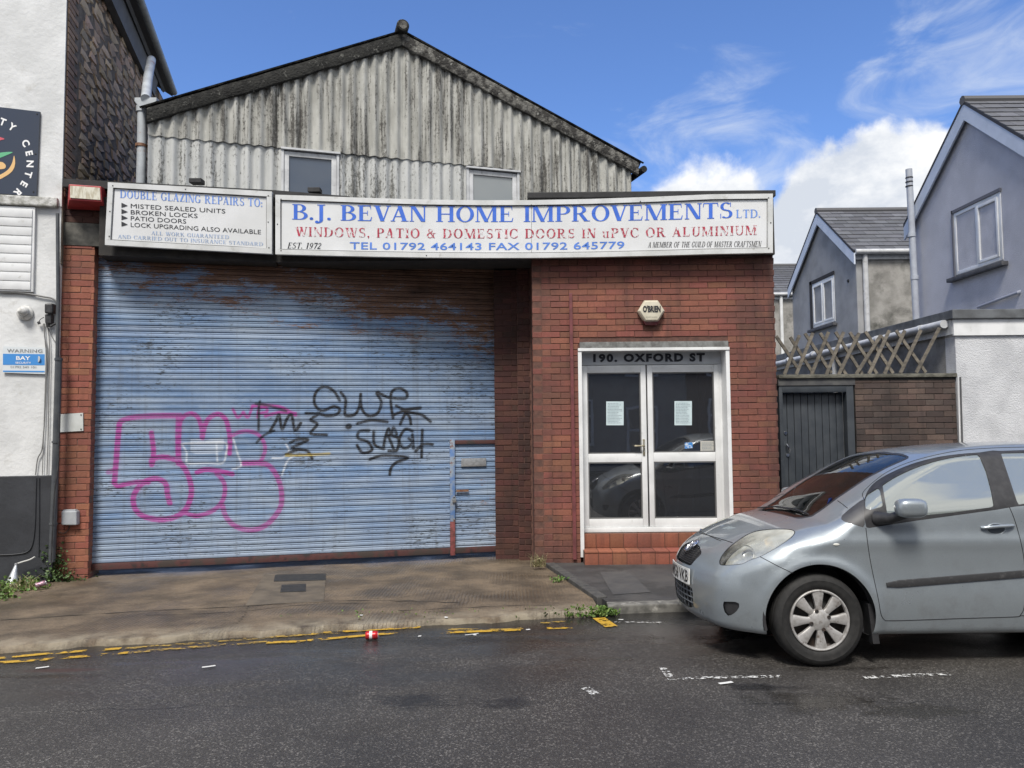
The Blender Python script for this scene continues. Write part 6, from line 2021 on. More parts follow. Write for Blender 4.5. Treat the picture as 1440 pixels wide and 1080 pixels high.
MB().lathe([(.0328, .030), (.0331, .042), (.0328, .052)], c0, ax_c, 18).build('white_band', mat('can_white', (.7, .7, .7), rough=.35), cn, smooth=True)
cc2 = hitz(58, 827, -.06)
c2n = empty('crushed_can', (cc2.x, cc2.y, cc2.z), 'crushed pinkish purple drinks can in the weeds by the brick pier', 'can')
ax2 = Vector((.95, .55, .25)).normalized(); c0 = cc2 + Vector((-.05, -.02, .03))
MB().lathe([(.022, 0), (.028, .01), (.025, .04), (.029, .07), (.027, .09), (.022, .095)], c0, ax2, 14).build('can_body', mat('purple_can', (.22, .07, .12), (.4, .35, .38), 60, rough=.35, metal=.4), c2n, smooth=True)
MB().lathe([(0, .094), (.022, .095), (.0225, .098)], c0, ax2, 14).build('can_end', CANW, c2n, smooth=True)
cone_b, cone_t = WL(17, 821, .20), WL(22.5, 795, .16)
kn = empty('metal_cone', tuple(cone_b), 'battered silver metal cone leaning on the dark plinth among weeds', 'cone')
MB().tube([cone_b, cone_b.lerp(cone_t, .5), cone_t], [.062, .038, .014], 18).build('cone_shell', mat('galvanised_metal', (.58, .60, .62), (.42, .44, .46), 14, rough=.35, metal=.6), kn, smooth=True)
MB().tube([cone_t, cone_t.lerp(cone_t + (cone_t - cone_b), .12)], .016, 10).build('cone_cap', CANW, kn, smooth=True)
MB().tube([WL(x, y, .10) for x, y in spline([(23, 793), (32, 790), (42, 787), (49, 783)], 4)], .008, 8).build('pipe_stub', mat('pale_pipe', (.5, .5, .48), rough=.5), kn, smooth=True)
rp2 = random.Random(11)
for i, (x, y) in enumerate(((508, 869), (628, 872), (668, 892), (742, 884), (873, 869), (590, 893))):
    p = hitz(x, y, -.03); z = road_z(p.x, p.y) if p.y < kerb_y(p.x) else drive_z(p.x, p.y)
    vs = [(p.x + .02 * math.cos(a) * rp2.uniform(.6, 1.3), p.y + .014 * math.sin(a), z + .006 + .004 * rp2.random()) for a in [k * PI / 3 for k in range(6)]]
    o = MB().add(vs, [tuple(range(6))]).build('litter_scrap', bpy.data.materials['pale_scrap'], None, fix=False)
    tag(o, 'tiny pale scrap of litter on the wet gutter and road', 'litter', 'pale litter scraps'); o['kind'] = 'stuff'

# ================================================================== weeds
def m_leaf(name, c1, c2):
    m, t, b = newmat(name)
    isl = t.n.new('ShaderNodeNewGeometry').outputs['Random Per Island']
    col = t.mix(isl, c1, c2)
    col = t.hsv(col, v=t.ramp(t.math('FRACT', t.math('MULTIPLY', isl, 9.7)), 0, 1, .6, 1.4))
    t.set(b.inputs['Base Color'], col); b.inputs['Roughness'].default_value = .55
    return m
LEAF_I = m_leaf('ivy_leaf', (.035, .075, .020), (.085, .13, .04)); LEAF_W = m_leaf('weed_leaf', (.06, .13, .02), (.14, .20, .05)); LEAF_S = m_leaf('straw_leaf', (.16, .15, .07), (.30, .26, .14))
def leaves(mb, c, spread, n, size, rnd_, narrow=1.0, upb=.4):
    for _ in range(n):
        p = c + Vector((rnd_.gauss(0, spread[0]), rnd_.gauss(0, spread[1]), abs(rnd_.gauss(0, spread[2]))))
        d_ = Vector((rnd_.uniform(-1, 1), rnd_.uniform(-1, .3), rnd_.uniform(-.2, 1) * upb + .1)).normalized()
        s = d_.cross(Vector((rnd_.uniform(-1, 1), rnd_.uniform(-1, 1), rnd_.uniform(-1, 1)))).normalized()
        L = size * rnd_.uniform(.6, 1.3); w_ = L * .38 * narrow
        b0 = p
        mb.add([b0, b0 + d_ * L * .35 + s * w_, b0 + d_ * L * .75 + s * w_ * .75, b0 + d_ * L, b0 + d_ * L * .75 - s * w_ * .75, b0 + d_ * L * .35 - s * w_, b0 + d_ * L * .5 + d_.cross(s) * w_ * .3],
               [(0, 1, 6), (1, 2, 6), (2, 3, 6), (3, 4, 6), (4, 5, 6), (5, 0, 6)])
def blades(mb, c, r_, n, L, rnd_, w_=.004):
    for _ in range(n):
        p = c + Vector((rnd_.gauss(0, r_), rnd_.gauss(0, r_ * .6), 0))
        dx, dy = rnd_.gauss(0, .5), rnd_.gauss(-.1, .5)
        l = L * rnd_.uniform(.5, 1.2)
        q1 = p + Vector((dx * l * .3, dy * l * .3, l * .6)); q2 = p + Vector((dx * l * .9, dy * l * .9, l * .85))
        s = Vector((w_, w_ * .3, 0))
        mb.add([p - s, p + s, q1 + s * .8, q1 - s * .8, q2], [(0, 1, 2, 3), (3, 2, 4)])
wr = random.Random(21)
iv = empty('ivy', tuple(PW(80, 800, .05)), 'dark ivy climbing the foot of the brick pier at the wall corner', 'ivy')
stem_ = MB()
for pts in (((75, 818), (78, 800), (76, 780), (78, 768)), ((70, 820), (66, 790), (67, 777)), ((82, 820), (95, 820), (110, 823))):
    stem_.tube([PW(x, y, .06) for x, y in spline(pts, 4)], .004, 5)
stem_.build('stem', mat('ivy_stem', (.05, .04, .025), rough=.9), iv)
lv = MB()
for (x, y, n, sx, sz) in ((76, 778, 55, .035, .06), (78, 795, 100, .06, .07), (74, 810, 150, .10, .06), (85, 818, 130, .13, .045), (62, 816, 90, .10, .05), (100, 822, 80, .10, .025), (114, 823, 30, .05, .015), (66, 787, 20, .03, .05)):
    leaves(lv, PW(x, y, .07), (sx, .03, sz), n, .036, wr)
o = lv.build('foliage', LEAF_I, iv, fix=False); o['kind'] = 'stuff'
wdz = MB()
for (x, y, n, s) in ((6, 824, 70, .12), (22, 830, 60, .12), (38, 824, 60, .10), (8, 836, 50, .10), (50, 828, 30, .07), (3, 846, 30, .05)):
    c = hitz(x, y, -.09); leaves(wdz, c, (s, .07, .045), int(n * 1.6), .045, wr, .8, .8)
o = wdz.build('weeds', LEAF_W, None, fix=False); tag(o, 'bright green weeds along the foot of the dark plinth', 'weeds', kind='stuff')
gr_ = MB()
for (x, y, n, L) in ((33, 828, 60, .14), (43, 830, 40, .11), (20, 832, 30, .1)):
    blades(gr_, hitz(x, y, -.09), .05, n, L, wr)
o = gr_.build('straw_grass', LEAF_S, None, fix=False); tag(o, 'yellowing grass tufts among the weeds by the plinth', 'grass', kind='stuff')
kg = MB()
for (x0, x1_, y, n, L) in ((395, 480, 872, 60, .018), (480, 640, 867, 130, .022), (500, 512, 873, 30, .03), (650, 745, 865, 90, .02), (745, 870, 863, 170, .032), (800, 866, 863, 110, .042), (832, 860, 861, 60, .045), (565, 640, 872, 50, .02)):
    for _ in range(n):
        x = wr.uniform(x0, x1_)
        p = hitz(x, y + wr.gauss(0, 2.2), -.05)
        p.z = road_z(p.x, p.y) + .012
        leaves(kg, p, (.012, .010, .012), 3, L, wr, .8, .9)
o = kg.build('gutter_weeds', LEAF_W, None, fix=False); tag(o, 'low green weeds and moss growing along the gutter edge', 'weeds', kind='stuff')
for (x, y, n, s, L, mat_, lab) in ((785, 818, 70, .035, .03, LEAF_W, 'small green weed in the joint beside the sloping kerb'), (757, 797, 60, .03, .03, LEAF_S, 'dry straw weeds at the corner of the brick annex'),
                                   (815, 785, 60, .018, .03, LEAF_I, 'dark green weed growing at the foot of the red conduit'), (699, 772, 60, .02, .035, LEAF_I, 'dark weed in the corner right of the wicket door')):
    mb = MB(); c = hitz(x, y, -.04)
    leaves(mb, c, (s, s, .05 if lab[0] == 'd' else .02), n, L, wr, .8, 1)
    if 'straw' in lab: blades(mb, c, .04, 70, .16, wr, .0025)
    if 'conduit' in lab: leaves(mb, c + Vector((0, 0, .1)), (s * .8, s, .07), 50, L, wr)
    o = mb.build('weed', mat_, None, fix=False); tag(o, lab, 'weed')
for (x0, y0, x1_, y1_) in ((820, 788, 940, 788),):
    mb = MB()
    for _ in range(90):
        k = wr.random(); c = hitz(x0 + (x1_ - x0) * k, y0 + (y1_ - y0) * k, -.02); leaves(mb, c, (.012, .01, .006), 2, .016, wr)
    o = mb.build('step_moss', LEAF_W, None, fix=False); tag(o, 'thin line of moss where the tiled step meets the pavement', 'moss', kind='stuff')

# ================================================================== terrace across the street (seen in the reflections)
TY = -5.6
ot = empty('opposite_terrace', (0, TY - 1, 0), 'dark terrace of houses across the street, mirrored in the glass doors', 'building')
TB = mat('opposite_brick', (.15, .09, .07), (.11, .07, .055), 3, rough=.9)
TRD = mat('opposite_render', (.34, .33, .31), (.26, .25, .24), 2, rough=.9)
for k in range(-3, 4):
    x0 = k * 5.0 + .6
    mb = MB(); mb.box((x0, TY - 6, -.4), (x0 + 4.996, TY, 5.1)); mb.build('house_front', TB if k % 2 else TRD, ot)
    mb = MB(); mb.prism([(x0, TY + .25, 5.1), (x0, TY - 6, 5.1), (x0, TY - 3, 6.9)], (4.996, 0, 0)); mb.build('roof', SLATE, ot)
    for (wx, wz, ww, wh) in ((.7, .9, 1.3, 1.5), (.7, 3.1, 1.2, 1.4), (3.0, 3.1, 1.1, 1.4), (3.1, .05, .95, 2.1)):
        mb = MB(); mb.box((x0 + wx, TY + .002, wz), (x0 + wx + ww, TY + .05, wz + wh)); f = mb.build('window_frame', UPVC, ot)
        mb = MB(); mb.box((x0 + wx + .08, TY + .05, wz + .08), (x0 + wx + ww - .08, TY + .055, wz + wh * .62)); mb.box((x0 + wx + .08, TY + .05, wz + wh * .66), (x0 + wx + ww - .08, TY + .055, wz + wh - .08)); mb.build('pane', WG_SKY, ot)
mb = MB(); mb.box((-40, TY - 8, -.5), (40, TY + 1.3, .10)); o = mb.build('far_pavement', PAVE); tag(o, kind='structure')
# ================================================================== the silver hatchback
CAR_YAW, CAR_ROLL = math.radians(0.8), math.radians(-2.6)
CAR_O = np.array([1.28, 5.76, -0.03])       # nose centre on the ground, world
CT = Matrix.Translation(Vector(CAR_O)) @ Matrix.Rotation(CAR_YAW, 4, 'Z') @ Matrix.Rotation(CAR_ROLL, 4, 'X')
CT_NP = np.array(CT)
AX_F, AX_R, AX_Z, TYRE_R = 0.735, 3.195, 0.298, 0.300


def cl2w(P):
    """car local (x back from nose, y towards the street, z up) -> world"""
    P = np.asarray(P, float)
    Q = np.stack([P[:, 0], -P[:, 1], P[:, 2]], 1)
    return Q @ CT_NP[:3, :3].T + CT_NP[:3, 3]


def pch(xs, ys):
    xs, ys = np.array(xs, float), np.array(ys, float)
    h = np.diff(xs); d = np.diff(ys) / h
    m = np.zeros_like(xs)
    m[0], m[-1] = d[0], d[-1]
    for i in range(1, len(xs) - 1):
        if d[i - 1] * d[i] > 0:
            w1, w2 = 2 * h[i] + h[i - 1], h[i] + 2 * h[i - 1]
            m[i] = (w1 + w2) / (w1 / d[i - 1] + w2 / d[i])

    def f(x):
        x = np.clip(x, xs[0] - .5, xs[-1] + .5)
        i = np.clip(np.searchsorted(xs, x) - 1, 0, len(xs) - 2)
        t = (x - xs[i]) / h[i]
        o = (2 * t**3 - 3 * t**2 + 1) * ys[i] + (t**3 - 2 * t**2 + t) * h[i] * m[i] + (-2 * t**3 + 3 * t**2) * ys[i + 1] + (t**3 - t**2) * h[i] * m[i + 1]
        o = np.where(x < xs[0], ys[0] + m[0] * (x - xs[0]), o)
        return np.where(x > xs[-1], ys[-1] + m[-1] * (x - xs[-1]), o)
    return f


z_top = pch([-.1, .05, .15, .30, .50, .70, .79, .88, 1.00, 1.20, 1.45, 1.66, 1.85, 2.15, 2.5, 2.9, 3.25, 3.42, 3.55, 3.68, 3.8],
            [.60, .69, .745, .815, .880, .930, .950, .995, 1.075, 1.198, 1.332, 1.412, 1.446, 1.470, 1.478, 1.462, 1.420, 1.385, 1.20, 1.01, .85])
x_nose = pch([.10, .18, .26, .36, .46, .56, .66, .74, .82], [.08, .035, .015, .003, .0, .012, .045, .11, .22])
x_tail = pch([.1, .2, .35, .5, .7, .9, 1.1, 1.4], [3.62, 3.70, 3.745, 3.75, 3.735, 3.70, 3.66, 3.60])
w_plan = pch([0, .25, .6, 1.0, 1.5, 2.4, 3.1, 3.5, 3.75], [.70, .775, .825, .838, .845, .847, .838, .80, .74])
z_belt = pch([.6, 1.0, 1.6, 2.5, 3.3, 3.7], [.935, .965, 1.00, 1.055, 1.105, 1.13])


def softplus(x, k):
    return k * np.logaddexp(0, x / k)


def smax(a, b, r):
    u, v = np.maximum(a + r, 0), np.maximum(b + r, 0)
    return np.where((a > -r) & (b > -r), np.sqrt(u * u + v * v) - r, np.maximum(a, b))


def car_parts(P):
    x, y, z = P[..., 0], np.abs(P[..., 1]), P[..., 2]
    dome = np.exp(-((x - .1) / .35)**2) * .10
    sweep = np.interp(x, [.7, .86, 1.0, 1.6, 1.9], [0.05, .12, .14, .12, 0.0])
    xe = x - sweep * y * y
    slope = (z_top(xe + .01) - z_top(xe - .01)) / .02
    crown = np.interp(x, [0, .5, .9, 1.2, 1.8, 2.6, 3.4], [.20, .10, .05, .03, .07, .08, .08])
    gt = (z - z_top(xe) + crown * y * y) / np.sqrt(1 + slope**2)
    zb = z_belt(x)
    w = w_plan(x)
    w = w - .30 * np.maximum(.50 - z, 0)**2 * 1.6 - .055 * softplus(z - .74, .05)
    w = w - .40 * softplus(z - zb - .01, .022) - .05 * np.maximum(z - 1.2, 0)
    w = w + .010 * np.exp(-((z - .80) / .05)**2)            # shoulder line
    w = w - .008 * np.exp(-((z - .60) / .10)**2) * np.clip((x - .95) / .4, 0, 1) * np.clip((3.0 - x) / .4, 0, 1)   # hollow in the doors
    for ax in (AX_F, AX_R):                                   # flared arches
        r = np.hypot(x - ax, z - AX_Z)
        w = w + .020 * np.exp(-((r - .37) / .055)**2) * (z > .1)
    gs = y - w
    gf = (x_nose(z) + .20 * (y / .8)**2 + .05 * (y / .8)**4 - x)
    gr = (x - x_tail(z) + .13 * (y / .8)**2)
    gb = .185 - z + .10 * np.maximum(.5 - x, 0)**2
    return gt, gs, gf, gr, gb


def car_F(P):
    gt, gs, gf, gr, gb = car_parts(P)
    x, z = P[..., 0], P[..., 2]
    a = smax(gs, gf, .20)
    a = smax(a, gr, .18)
    rt = np.interp(x, [0, .3, .7, 1.0, 1.6, 2.5, 3.4], [.09, .13, .14, .07, .075, .10, .10])
    a = smax(a, gt, rt)
    return smax(a, gb, .05)


X_A, X_B, ZC = .98, 3.05, .62


def car_point(S):
    """parameters (s, v) -> surface points on the near half (y >= 0)"""
    s, v = S[:, 0], S[:, 1]
    ox = np.clip(X_A + (s - 1), X_A, X_B)
    az = np.where(s < 1, s * PI / 2, np.where(s > 1 + X_B - X_A, PI / 2 + (s - 1 - X_B + X_A) * PI / 2, PI / 2))
    dx, dy, dz = -np.cos(az) * np.cos(v), np.sin(az) * np.cos(v), np.sin(v)
    D = np.stack([dx, dy, dz], 1)
    O = np.stack([ox, np.zeros_like(ox), np.full_like(ox, ZC)], 1)
    lo, hi = np.full(len(s), .1), np.full(len(s), 1.6)
    for _ in range(26):
        m = (lo + hi) / 2
        f = car_F(O + D * m[:, None])
        lo = np.where(f < 0, m, lo); hi = np.where(f < 0, hi, m)
    P = O + D * ((lo + hi) / 2)[:, None]
    P[:, 1] = np.maximum(P[:, 1], 0)
    return P


def car_normal(P):
    e = .0025
    g = np.stack([car_F(P + np.eye(3)[k] * e) - car_F(P - np.eye(3)[k] * e) for k in range(3)], 1)
    # central differences across the mirror plane stay symmetric because car_parts uses |y|
    return g / np.maximum(np.linalg.norm(g, axis=1, keepdims=True), 1e-9)


def sd_poly(Q, poly):
    """signed distance of 2D points to a closed polygon, negative inside"""
    V = np.array(poly, float)
    d = np.full(len(Q), 1e9)
    inside = np.zeros(len(Q), bool)
    for i in range(len(V)):
        a, b = V[i], V[(i + 1) % len(V)]
        e = b - a
        w = Q - a
        t = np.clip((w @ e) / (e @ e), 0, 1)
        d = np.minimum(d, np.linalg.norm(w - t[:, None] * e, axis=1))
        c = ((a[1] <= Q[:, 1]) != (b[1] <= Q[:, 1]))
        xi = a[0] + (Q[:, 1] - a[1]) / (b[1] - a[1] + 1e-12) * e[0]
        inside ^= c & (Q[:, 0] < xi)
    return np.where(inside, -d, d)


def d_line(Q, pts):
    V = np.array(pts, float)
    d = np.full(len(Q), 1e9)
    for i in range(len(V) - 1):
        a, b = V[i], V[i + 1]
        e = b - a
        w = Q - a
        t = np.clip((w @ e) / (e @ e), 0, 1)
        d = np.minimum(d, np.linalg.norm(w - t[:, None] * e, axis=1))
    return d


svals = np.concatenate([np.linspace(0, 1, 74)[:-1], np.linspace(1, 1 + X_B - X_A, 96)[:-1], np.linspace(1 + X_B - X_A, 2 + X_B - X_A, 50)])
vvals = np.linspace(-PI / 2, PI / 2, 150)
nS, nV = len(svals), len(vvals)
PRM = np.stack(np.meshgrid(svals, vvals, indexing='ij'), -1).reshape(-1, 2)
VP = car_point(PRM)
faces = []
for i in range(nS - 1):
    for j in range(nV - 1):
        a = i * nV + j
        faces.append((a, a + nV, a + nV + 1, a + 1))
labels = ['body'] * len(faces)


def cut(f, src, new):
    """split the faces labelled in src along f = 0; the inside (f < 0) becomes new"""
    global PRM, VP, faces, labels
    F = f(VP)
    newp, cache = [], {}
    nf, nl = [], []
    base = len(PRM)
    for fc, lb in zip(faces, labels):
        if lb not in src:
            nf.append(fc); nl.append(lb); continue
        fv = [F[i] < 0 for i in fc]
        if all(fv): nf.append(fc); nl.append(new); continue
        if not any(fv): nf.append(fc); nl.append(lb); continue
        ins, outs = [], []
        n = len(fc)
        for k in range(n):
            a, b = fc[k], fc[(k + 1) % n]
            (ins if F[a] < 0 else outs).append(a)
            if (F[a] < 0) != (F[b] < 0):
                key = (min(a, b), max(a, b))
                if key not in cache:
                    p, q = key
                    t = F[p] / (F[p] - F[q])
                    newp.append(PRM[p] * (1 - t) + PRM[q] * t)
                    cache[key] = base + len(newp) - 1
                ins.append(cache[key]); outs.append(cache[key])
        if len(ins) > 2: nf.append(tuple(ins)); nl.append(new)
        if len(outs) > 2: nf.append(tuple(outs)); nl.append(lb)
    if newp:
        newp = np.array(newp)
        PRM = np.vstack([PRM, newp])
        VP = np.vstack([VP, car_point(newp)])
    faces, labels = nf, nl


def px(P):
    return project(cl2w(P))


def side_ok(P, ny=.25):
    """positive where the surface does not face the street side"""
    return ny - car_normal(P)[:, 1]


# openings of the wheel arches
for ax in (AX_F, AX_R):
    cut(lambda P: np.maximum(np.hypot(P[:, 0] - ax, (P[:, 2] - AX_Z - .012) * 1.0) - .357, .42 - P[:, 1]), ['body'], 'gone')
cut(lambda P: P[:, 2] - .20 + 0 * P[:, 0], ['body'], 'underside')
# windscreen and tailgate glass
WSP = zc([(200, 350), (560, 346), (600, 338), (645, 308), (700, 266), (760, 226), (820, 186), (900, 144), (978, 110), (955, 102), (880, 94), (200, 20)], 928, 604, 2.8125)
def f_ws(P):
    gt, gs, gf, gr, gb = car_parts(P)
    y = P[:, 1]
    xb, xt = .765 + .10 * y * y, 1.64 + .06 * y * y
    return np.maximum.reduce([sd_poly(px(P), WSP) / 200, gs + .03, xb - P[:, 0], P[:, 0] - xt, .88 - P[:, 2]])
cut(lambda P: f_ws(P) - .012, ['body'], 'seal')
cut(f_ws, ['seal'], 'windscreen')
def f_rw(P):
    gt, gs, gf, gr, gb = car_parts(P)
    return np.maximum.reduce([gs + .07, 3.43 - P[:, 0], 1.10 - P[:, 2], P[:, 2] - 1.40])
cut(f_rw, ['body'], 'rear_glass')

side = lambda P: np.maximum(.35 - P[:, 1], 0) * 200
ZS = lambda pts, n=6: zc(spline(pts, n))
# glazing area of the side (dark surround first, then panes)
W_ALL = zc(spline([(815, 376), (806, 330), (806, 262), (835, 205), (900, 160), (1000, 118), (1110, 90), (1225, 76)], 6)[:-1] +
           [(1265, 74), (1315, 66)] + spline([(1345, 68), (1480, 64), (1620, 66), (1760, 76)], 5) +
           [(1860, 96), (1990, 150), (2060, 232), (1980, 238), (1800, 248), (1400, 290)] + [(1330, 302), (1000, 347)])
cut(lambda P: sd_poly(px(P), W_ALL) + side(P), ['body'], 'surround')
QUARTER_TRI = zc(spline([(806, 254), (745, 300)], 2) + [(716, 326), (714, 340), (728, 350), (808, 374)])
cut(lambda P: sd_poly(px(P), QUARTER_TRI) + side(P), ['body'], 'quarter_trim')
PANE_Q = zc([(808, 268), (812, 244), (860, 214), (866, 216), (882, 288), (812, 306)])
cut(lambda P: sd_poly(px(P), PANE_Q) + side(P), ['surround'], 'quarter_glass')
PANE_F = zc([(893, 290), (878, 206)] + spline([(878, 203), (935, 168), (1010, 134), (1090, 108), (1170, 91), (1250, 82)], 5) + [(1262, 84), (1290, 150), (1310, 225), (1322, 290), (1160, 312), (1000, 328), (900, 345)])
cut(lambda P: sd_poly(px(P), PANE_F) + side(P), ['surround'], 'front_glass')
PANE_R = zc([(1348, 76), (1480, 74), (1620, 77), (1700, 84), (1740, 240), (1600, 256), (1420, 281), (1415, 276)])
cut(lambda P: sd_poly(px(P), PANE_R) + side(P), ['surround'], 'rear_side_glass')
PANE_R2 = zc([(1760, 92), (1850, 106), (1960, 160), (2010, 222), (1800, 236)])
cut(lambda P: sd_poly(px(P), PANE_R2) + side(P), ['surround'], 'rear_quarter_glass')

# headlamp
HL = zc2(spline([(540, 372), (515, 352), (528, 300), (590, 215), (700, 128), (830, 55), (980, 28), (1130, 24), (1215, 35), (1238, 60),
                 (1200, 110), (1100, 180), (1000, 240), (900, 292), (805, 325), (740, 358), (640, 370)], 5, True))
front_lim = lambda P: np.maximum(P[:, 0] - .9, 0) * 200 + np.maximum(.42 - P[:, 1], 0) * 300
cut(lambda P: sd_poly(px(P), HL) + front_lim(P), ['body'], 'lamp_seal')
cut(lambda P: sd_poly(px(P), HL) + 1.0 + front_lim(P), ['lamp_seal'], 'headlight')
# grille, lower grille, fog recess, by their place on the nose (y, z)
def yz(poly, xm=.35):
    return lambda P: sd_poly(P[:, 1:], poly) + np.maximum(P[:, 0] - xm, 0)
GR = [(-.3, .715), (.06, .715), (.15, .705), (.268, .675), (.275, .66), (.235, .585), (.20, .575), (-.3, .575)]
cut(yz(GR), ['body'], 'grille_back')
LG = [(-.3, .435), (.10, .435), (.27, .425), (.285, .41), (.27, .285), (.20, .270), (-.3, .262)]
cut(yz(LG), ['body'], 'lower_back')
FOG = zc2(spline([(553, 722), (600, 716), (680, 720), (706, 740), (700, 780), (660, 825), (610, 850), (580, 835), (560, 790)], 4, True))
cut(lambda P: sd_poly(px(P), FOG) + front_lim(P), ['body'], 'fog_recess')
# ---- lines and fittings are placed by tracing the surface from measured points
W2C = np.linalg.inv(CT_NP)


def trace(pts):
    """photo measurements -> car-local points on the near skin"""
    out = []
    for p in pts:
        d = ray(*p); d = d / np.linalg.norm(d)
        o = (W2C @ np.array([0, 0, EYE, 1]))[:3]; dd = W2C[:3, :3] @ d
        o = np.array([o[0], -o[1], o[2]]); dd = np.array([dd[0], -dd[1], dd[2]])
        ts = np.arange(3.5, 9, .01)
        Q = o + ts[:, None] * dd
        F = car_F(Q)
        k = np.argmax(F < 0)
        if F[k] >= 0:
            continue
        lo, hi = ts[k - 1], ts[k]
        for _ in range(20):
            m = (lo + hi) / 2
            if car_F((o + m * dd)[None])[0] < 0: hi = m
            else: lo = m
        out.append(o + hi * dd)
    return np.array(out)


def mir(L, sg):
    L = np.array(L, float).copy()
    L[:, 1] *= sg
    return L


def line_on_car(name, local, m, parent, r=.0022, sg=1, seg=6):
    P = cl2w(mir(local, sg))
    return MB().tube(P, r, seg).build(name, m, parent, smooth=True)


FI = {}
for fc, lb in zip(faces, labels):
    FI.setdefault(lb, []).append(fc)
NRM = car_normal(VP)


def car_mesh(lbls, side_sel=(1, -1), push=0.0, filt=None):
    """mesh in world space of the labelled faces on one or both sides, with the true surface normals"""
    fs = [f for l in lbls for f in FI.get(l, [])]
    if filt is not None:
        fs = [f for f in fs if filt(VP[list(f)].mean(0))]
    used = sorted({i for f in fs for i in f})
    mp = {u: k for k, u in enumerate(used)}
    P, N = VP[used] + NRM[used] * push, NRM[used]
    V, NN, FF = [], [], []
    for sg in side_sel:
        Q = P.copy(); M = N.copy()
        Q[:, 1] *= sg; M[:, 1] *= sg
        # outward normals; winding differs between the sides
        n0 = sum(len(v) for v in V)
        V.append(cl2w(Q))
        W = np.stack([M[:, 0], -M[:, 1], M[:, 2]], 1) @ CT_NP[:3, :3].T
        NN.append(W)
        for f in fs:
            g = tuple(mp[i] + n0 for i in f)
            FF.append(g if sg > 0 else tuple(reversed(g)))
    V, NN = np.vstack(V), np.vstack(NN)
    me = bpy.data.meshes.new('car')
    me.from_pydata(V.tolist(), [], FF)
    me.update()
    agree = sum(1 for p in list(me.polygons)[::max(1, len(me.polygons) // 40)] if p.normal.dot(Vector(NN[p.vertices[0]])) > 0)
    if agree < len(list(me.polygons)[::max(1, len(me.polygons) // 40)]) / 2:
        me.flip_normals()
    me.polygons.foreach_set('use_smooth', [True] * len(me.polygons))
    me.normals_split_custom_set_from_vertices(NN.tolist())
    return me


def m_paint():
    m, t, b = newmat('silver_car_paint')
    p = t.pos()
    fl = t.noise(p, 900, 2)
    col = t.mix(t.ramp(fl, .3, .7), (.245, .278, .303), (.375, .415, .442))
    dirt = t.ramp(t.noise(p, 7, 8, .7), .50, .80)
    z = t.sep(p)[2]
    low = t.ramp(z, .75, .15)
    col = t.mix(t.math('MULTIPLY', dirt, t.math('MULTIPLY_ADD', low, .5, .12)), col, (.16, .15, .135))
    drops = t.ramp(t.voronoi(p, 120), .10, .22)
    dm = t.ramp(t.noise(p, 12, 3), .48, .58)
    dr = t.math('MULTIPLY', t.math('SUBTRACT', 1.0, drops), dm)
    t.set(b.inputs['Base Color'], col)
    b.inputs['Metallic'].default_value = .55
    t.set(b.inputs['Roughness'], t.ramp(t.noise(p, 9, 6), .3, .7, .27, .40))
    b.inputs['Coat Weight'].default_value = .85
    b.inputs['Coat Roughness'].default_value = .04
    t.set(b.inputs['Normal'], t.bump(t.math('ADD', dr, t.math('MULTIPLY', t.noise(p, 6, 2), .0)), .35, .002))
    return m


def m_carglass(name, tint, tr, rg=.03, refl=.18):
    m = bpy.data.materials.new(name); m.use_nodes = True
    t = NT(m.node_tree)
    for n in list(t.n): t.n.remove(n)
    out = t.n.new('ShaderNodeOutputMaterial')
    gl = t.n.new('ShaderNodeBsdfGlossy'); gl.inputs['Roughness'].default_value = rg
    trn = t.n.new('ShaderNodeBsdfTransparent'); trn.inputs['Color'].default_value = (*tint, 1)
    df = t.n.new('ShaderNodeBsdfDiffuse'); df.inputs['Color'].default_value = (.42, .47, .45, 1)
    fr = t.n.new('ShaderNodeFresnel'); fr.inputs['IOR'].default_value = 1.55
    p = t.pos()
    wet = t.ramp(t.voronoi(p, 95), .06, .20, 1.0, 0.0)
    wet = t.math('MULTIPLY', wet, t.ramp(t.noise(p, 9, 3), .45, .6))
    bp = t.bump(wet, .3, .002)
    t.set(gl.inputs['Normal'], bp)
    mx = t.n.new('ShaderNodeMixShader'); mx.inputs[0].default_value = tr
    t.set(mx.inputs[1], trn.outputs[0]); t.set(mx.inputs[2], df.outputs[0])
    m2 = t.n.new('ShaderNodeMixShader')
    t.set(m2.inputs[0], t.math('ADD', t.math('MULTIPLY', fr.outputs[0], 1.0), refl, clamp=True))
    t.set(m2.inputs[1], mx.outputs[0]); t.set(m2.inputs[2], gl.outputs[0])
    t.set(out.inputs[0], m2.outputs[0])
    return m


PAINT = m_paint()
GAP = mat('panel_gap', (.006, .006, .007), rough=.9)
BLACKPL = mat('black_plastic', (.018, .018, .02), (.03, .03, .032), 20, rough=.5, bump=.15, bsc=400, bdist=.001)
TRIM = mat('faded_black_trim', (.07, .07, .072), (.045, .045, .048), 8, rough=.55)
GLASS_S = m_carglass('side_window_glass', (.50, .58, .55), .48, .05, .22)
GLASS_W = m_carglass('windscreen_glass', (.26, .28, .28), .01, .012, .0)
LAMP_MIRROR = mat('lamp_reflector', (.80, .81, .80), (.62, .63, .61), 25, rough=.30, metal=.6)

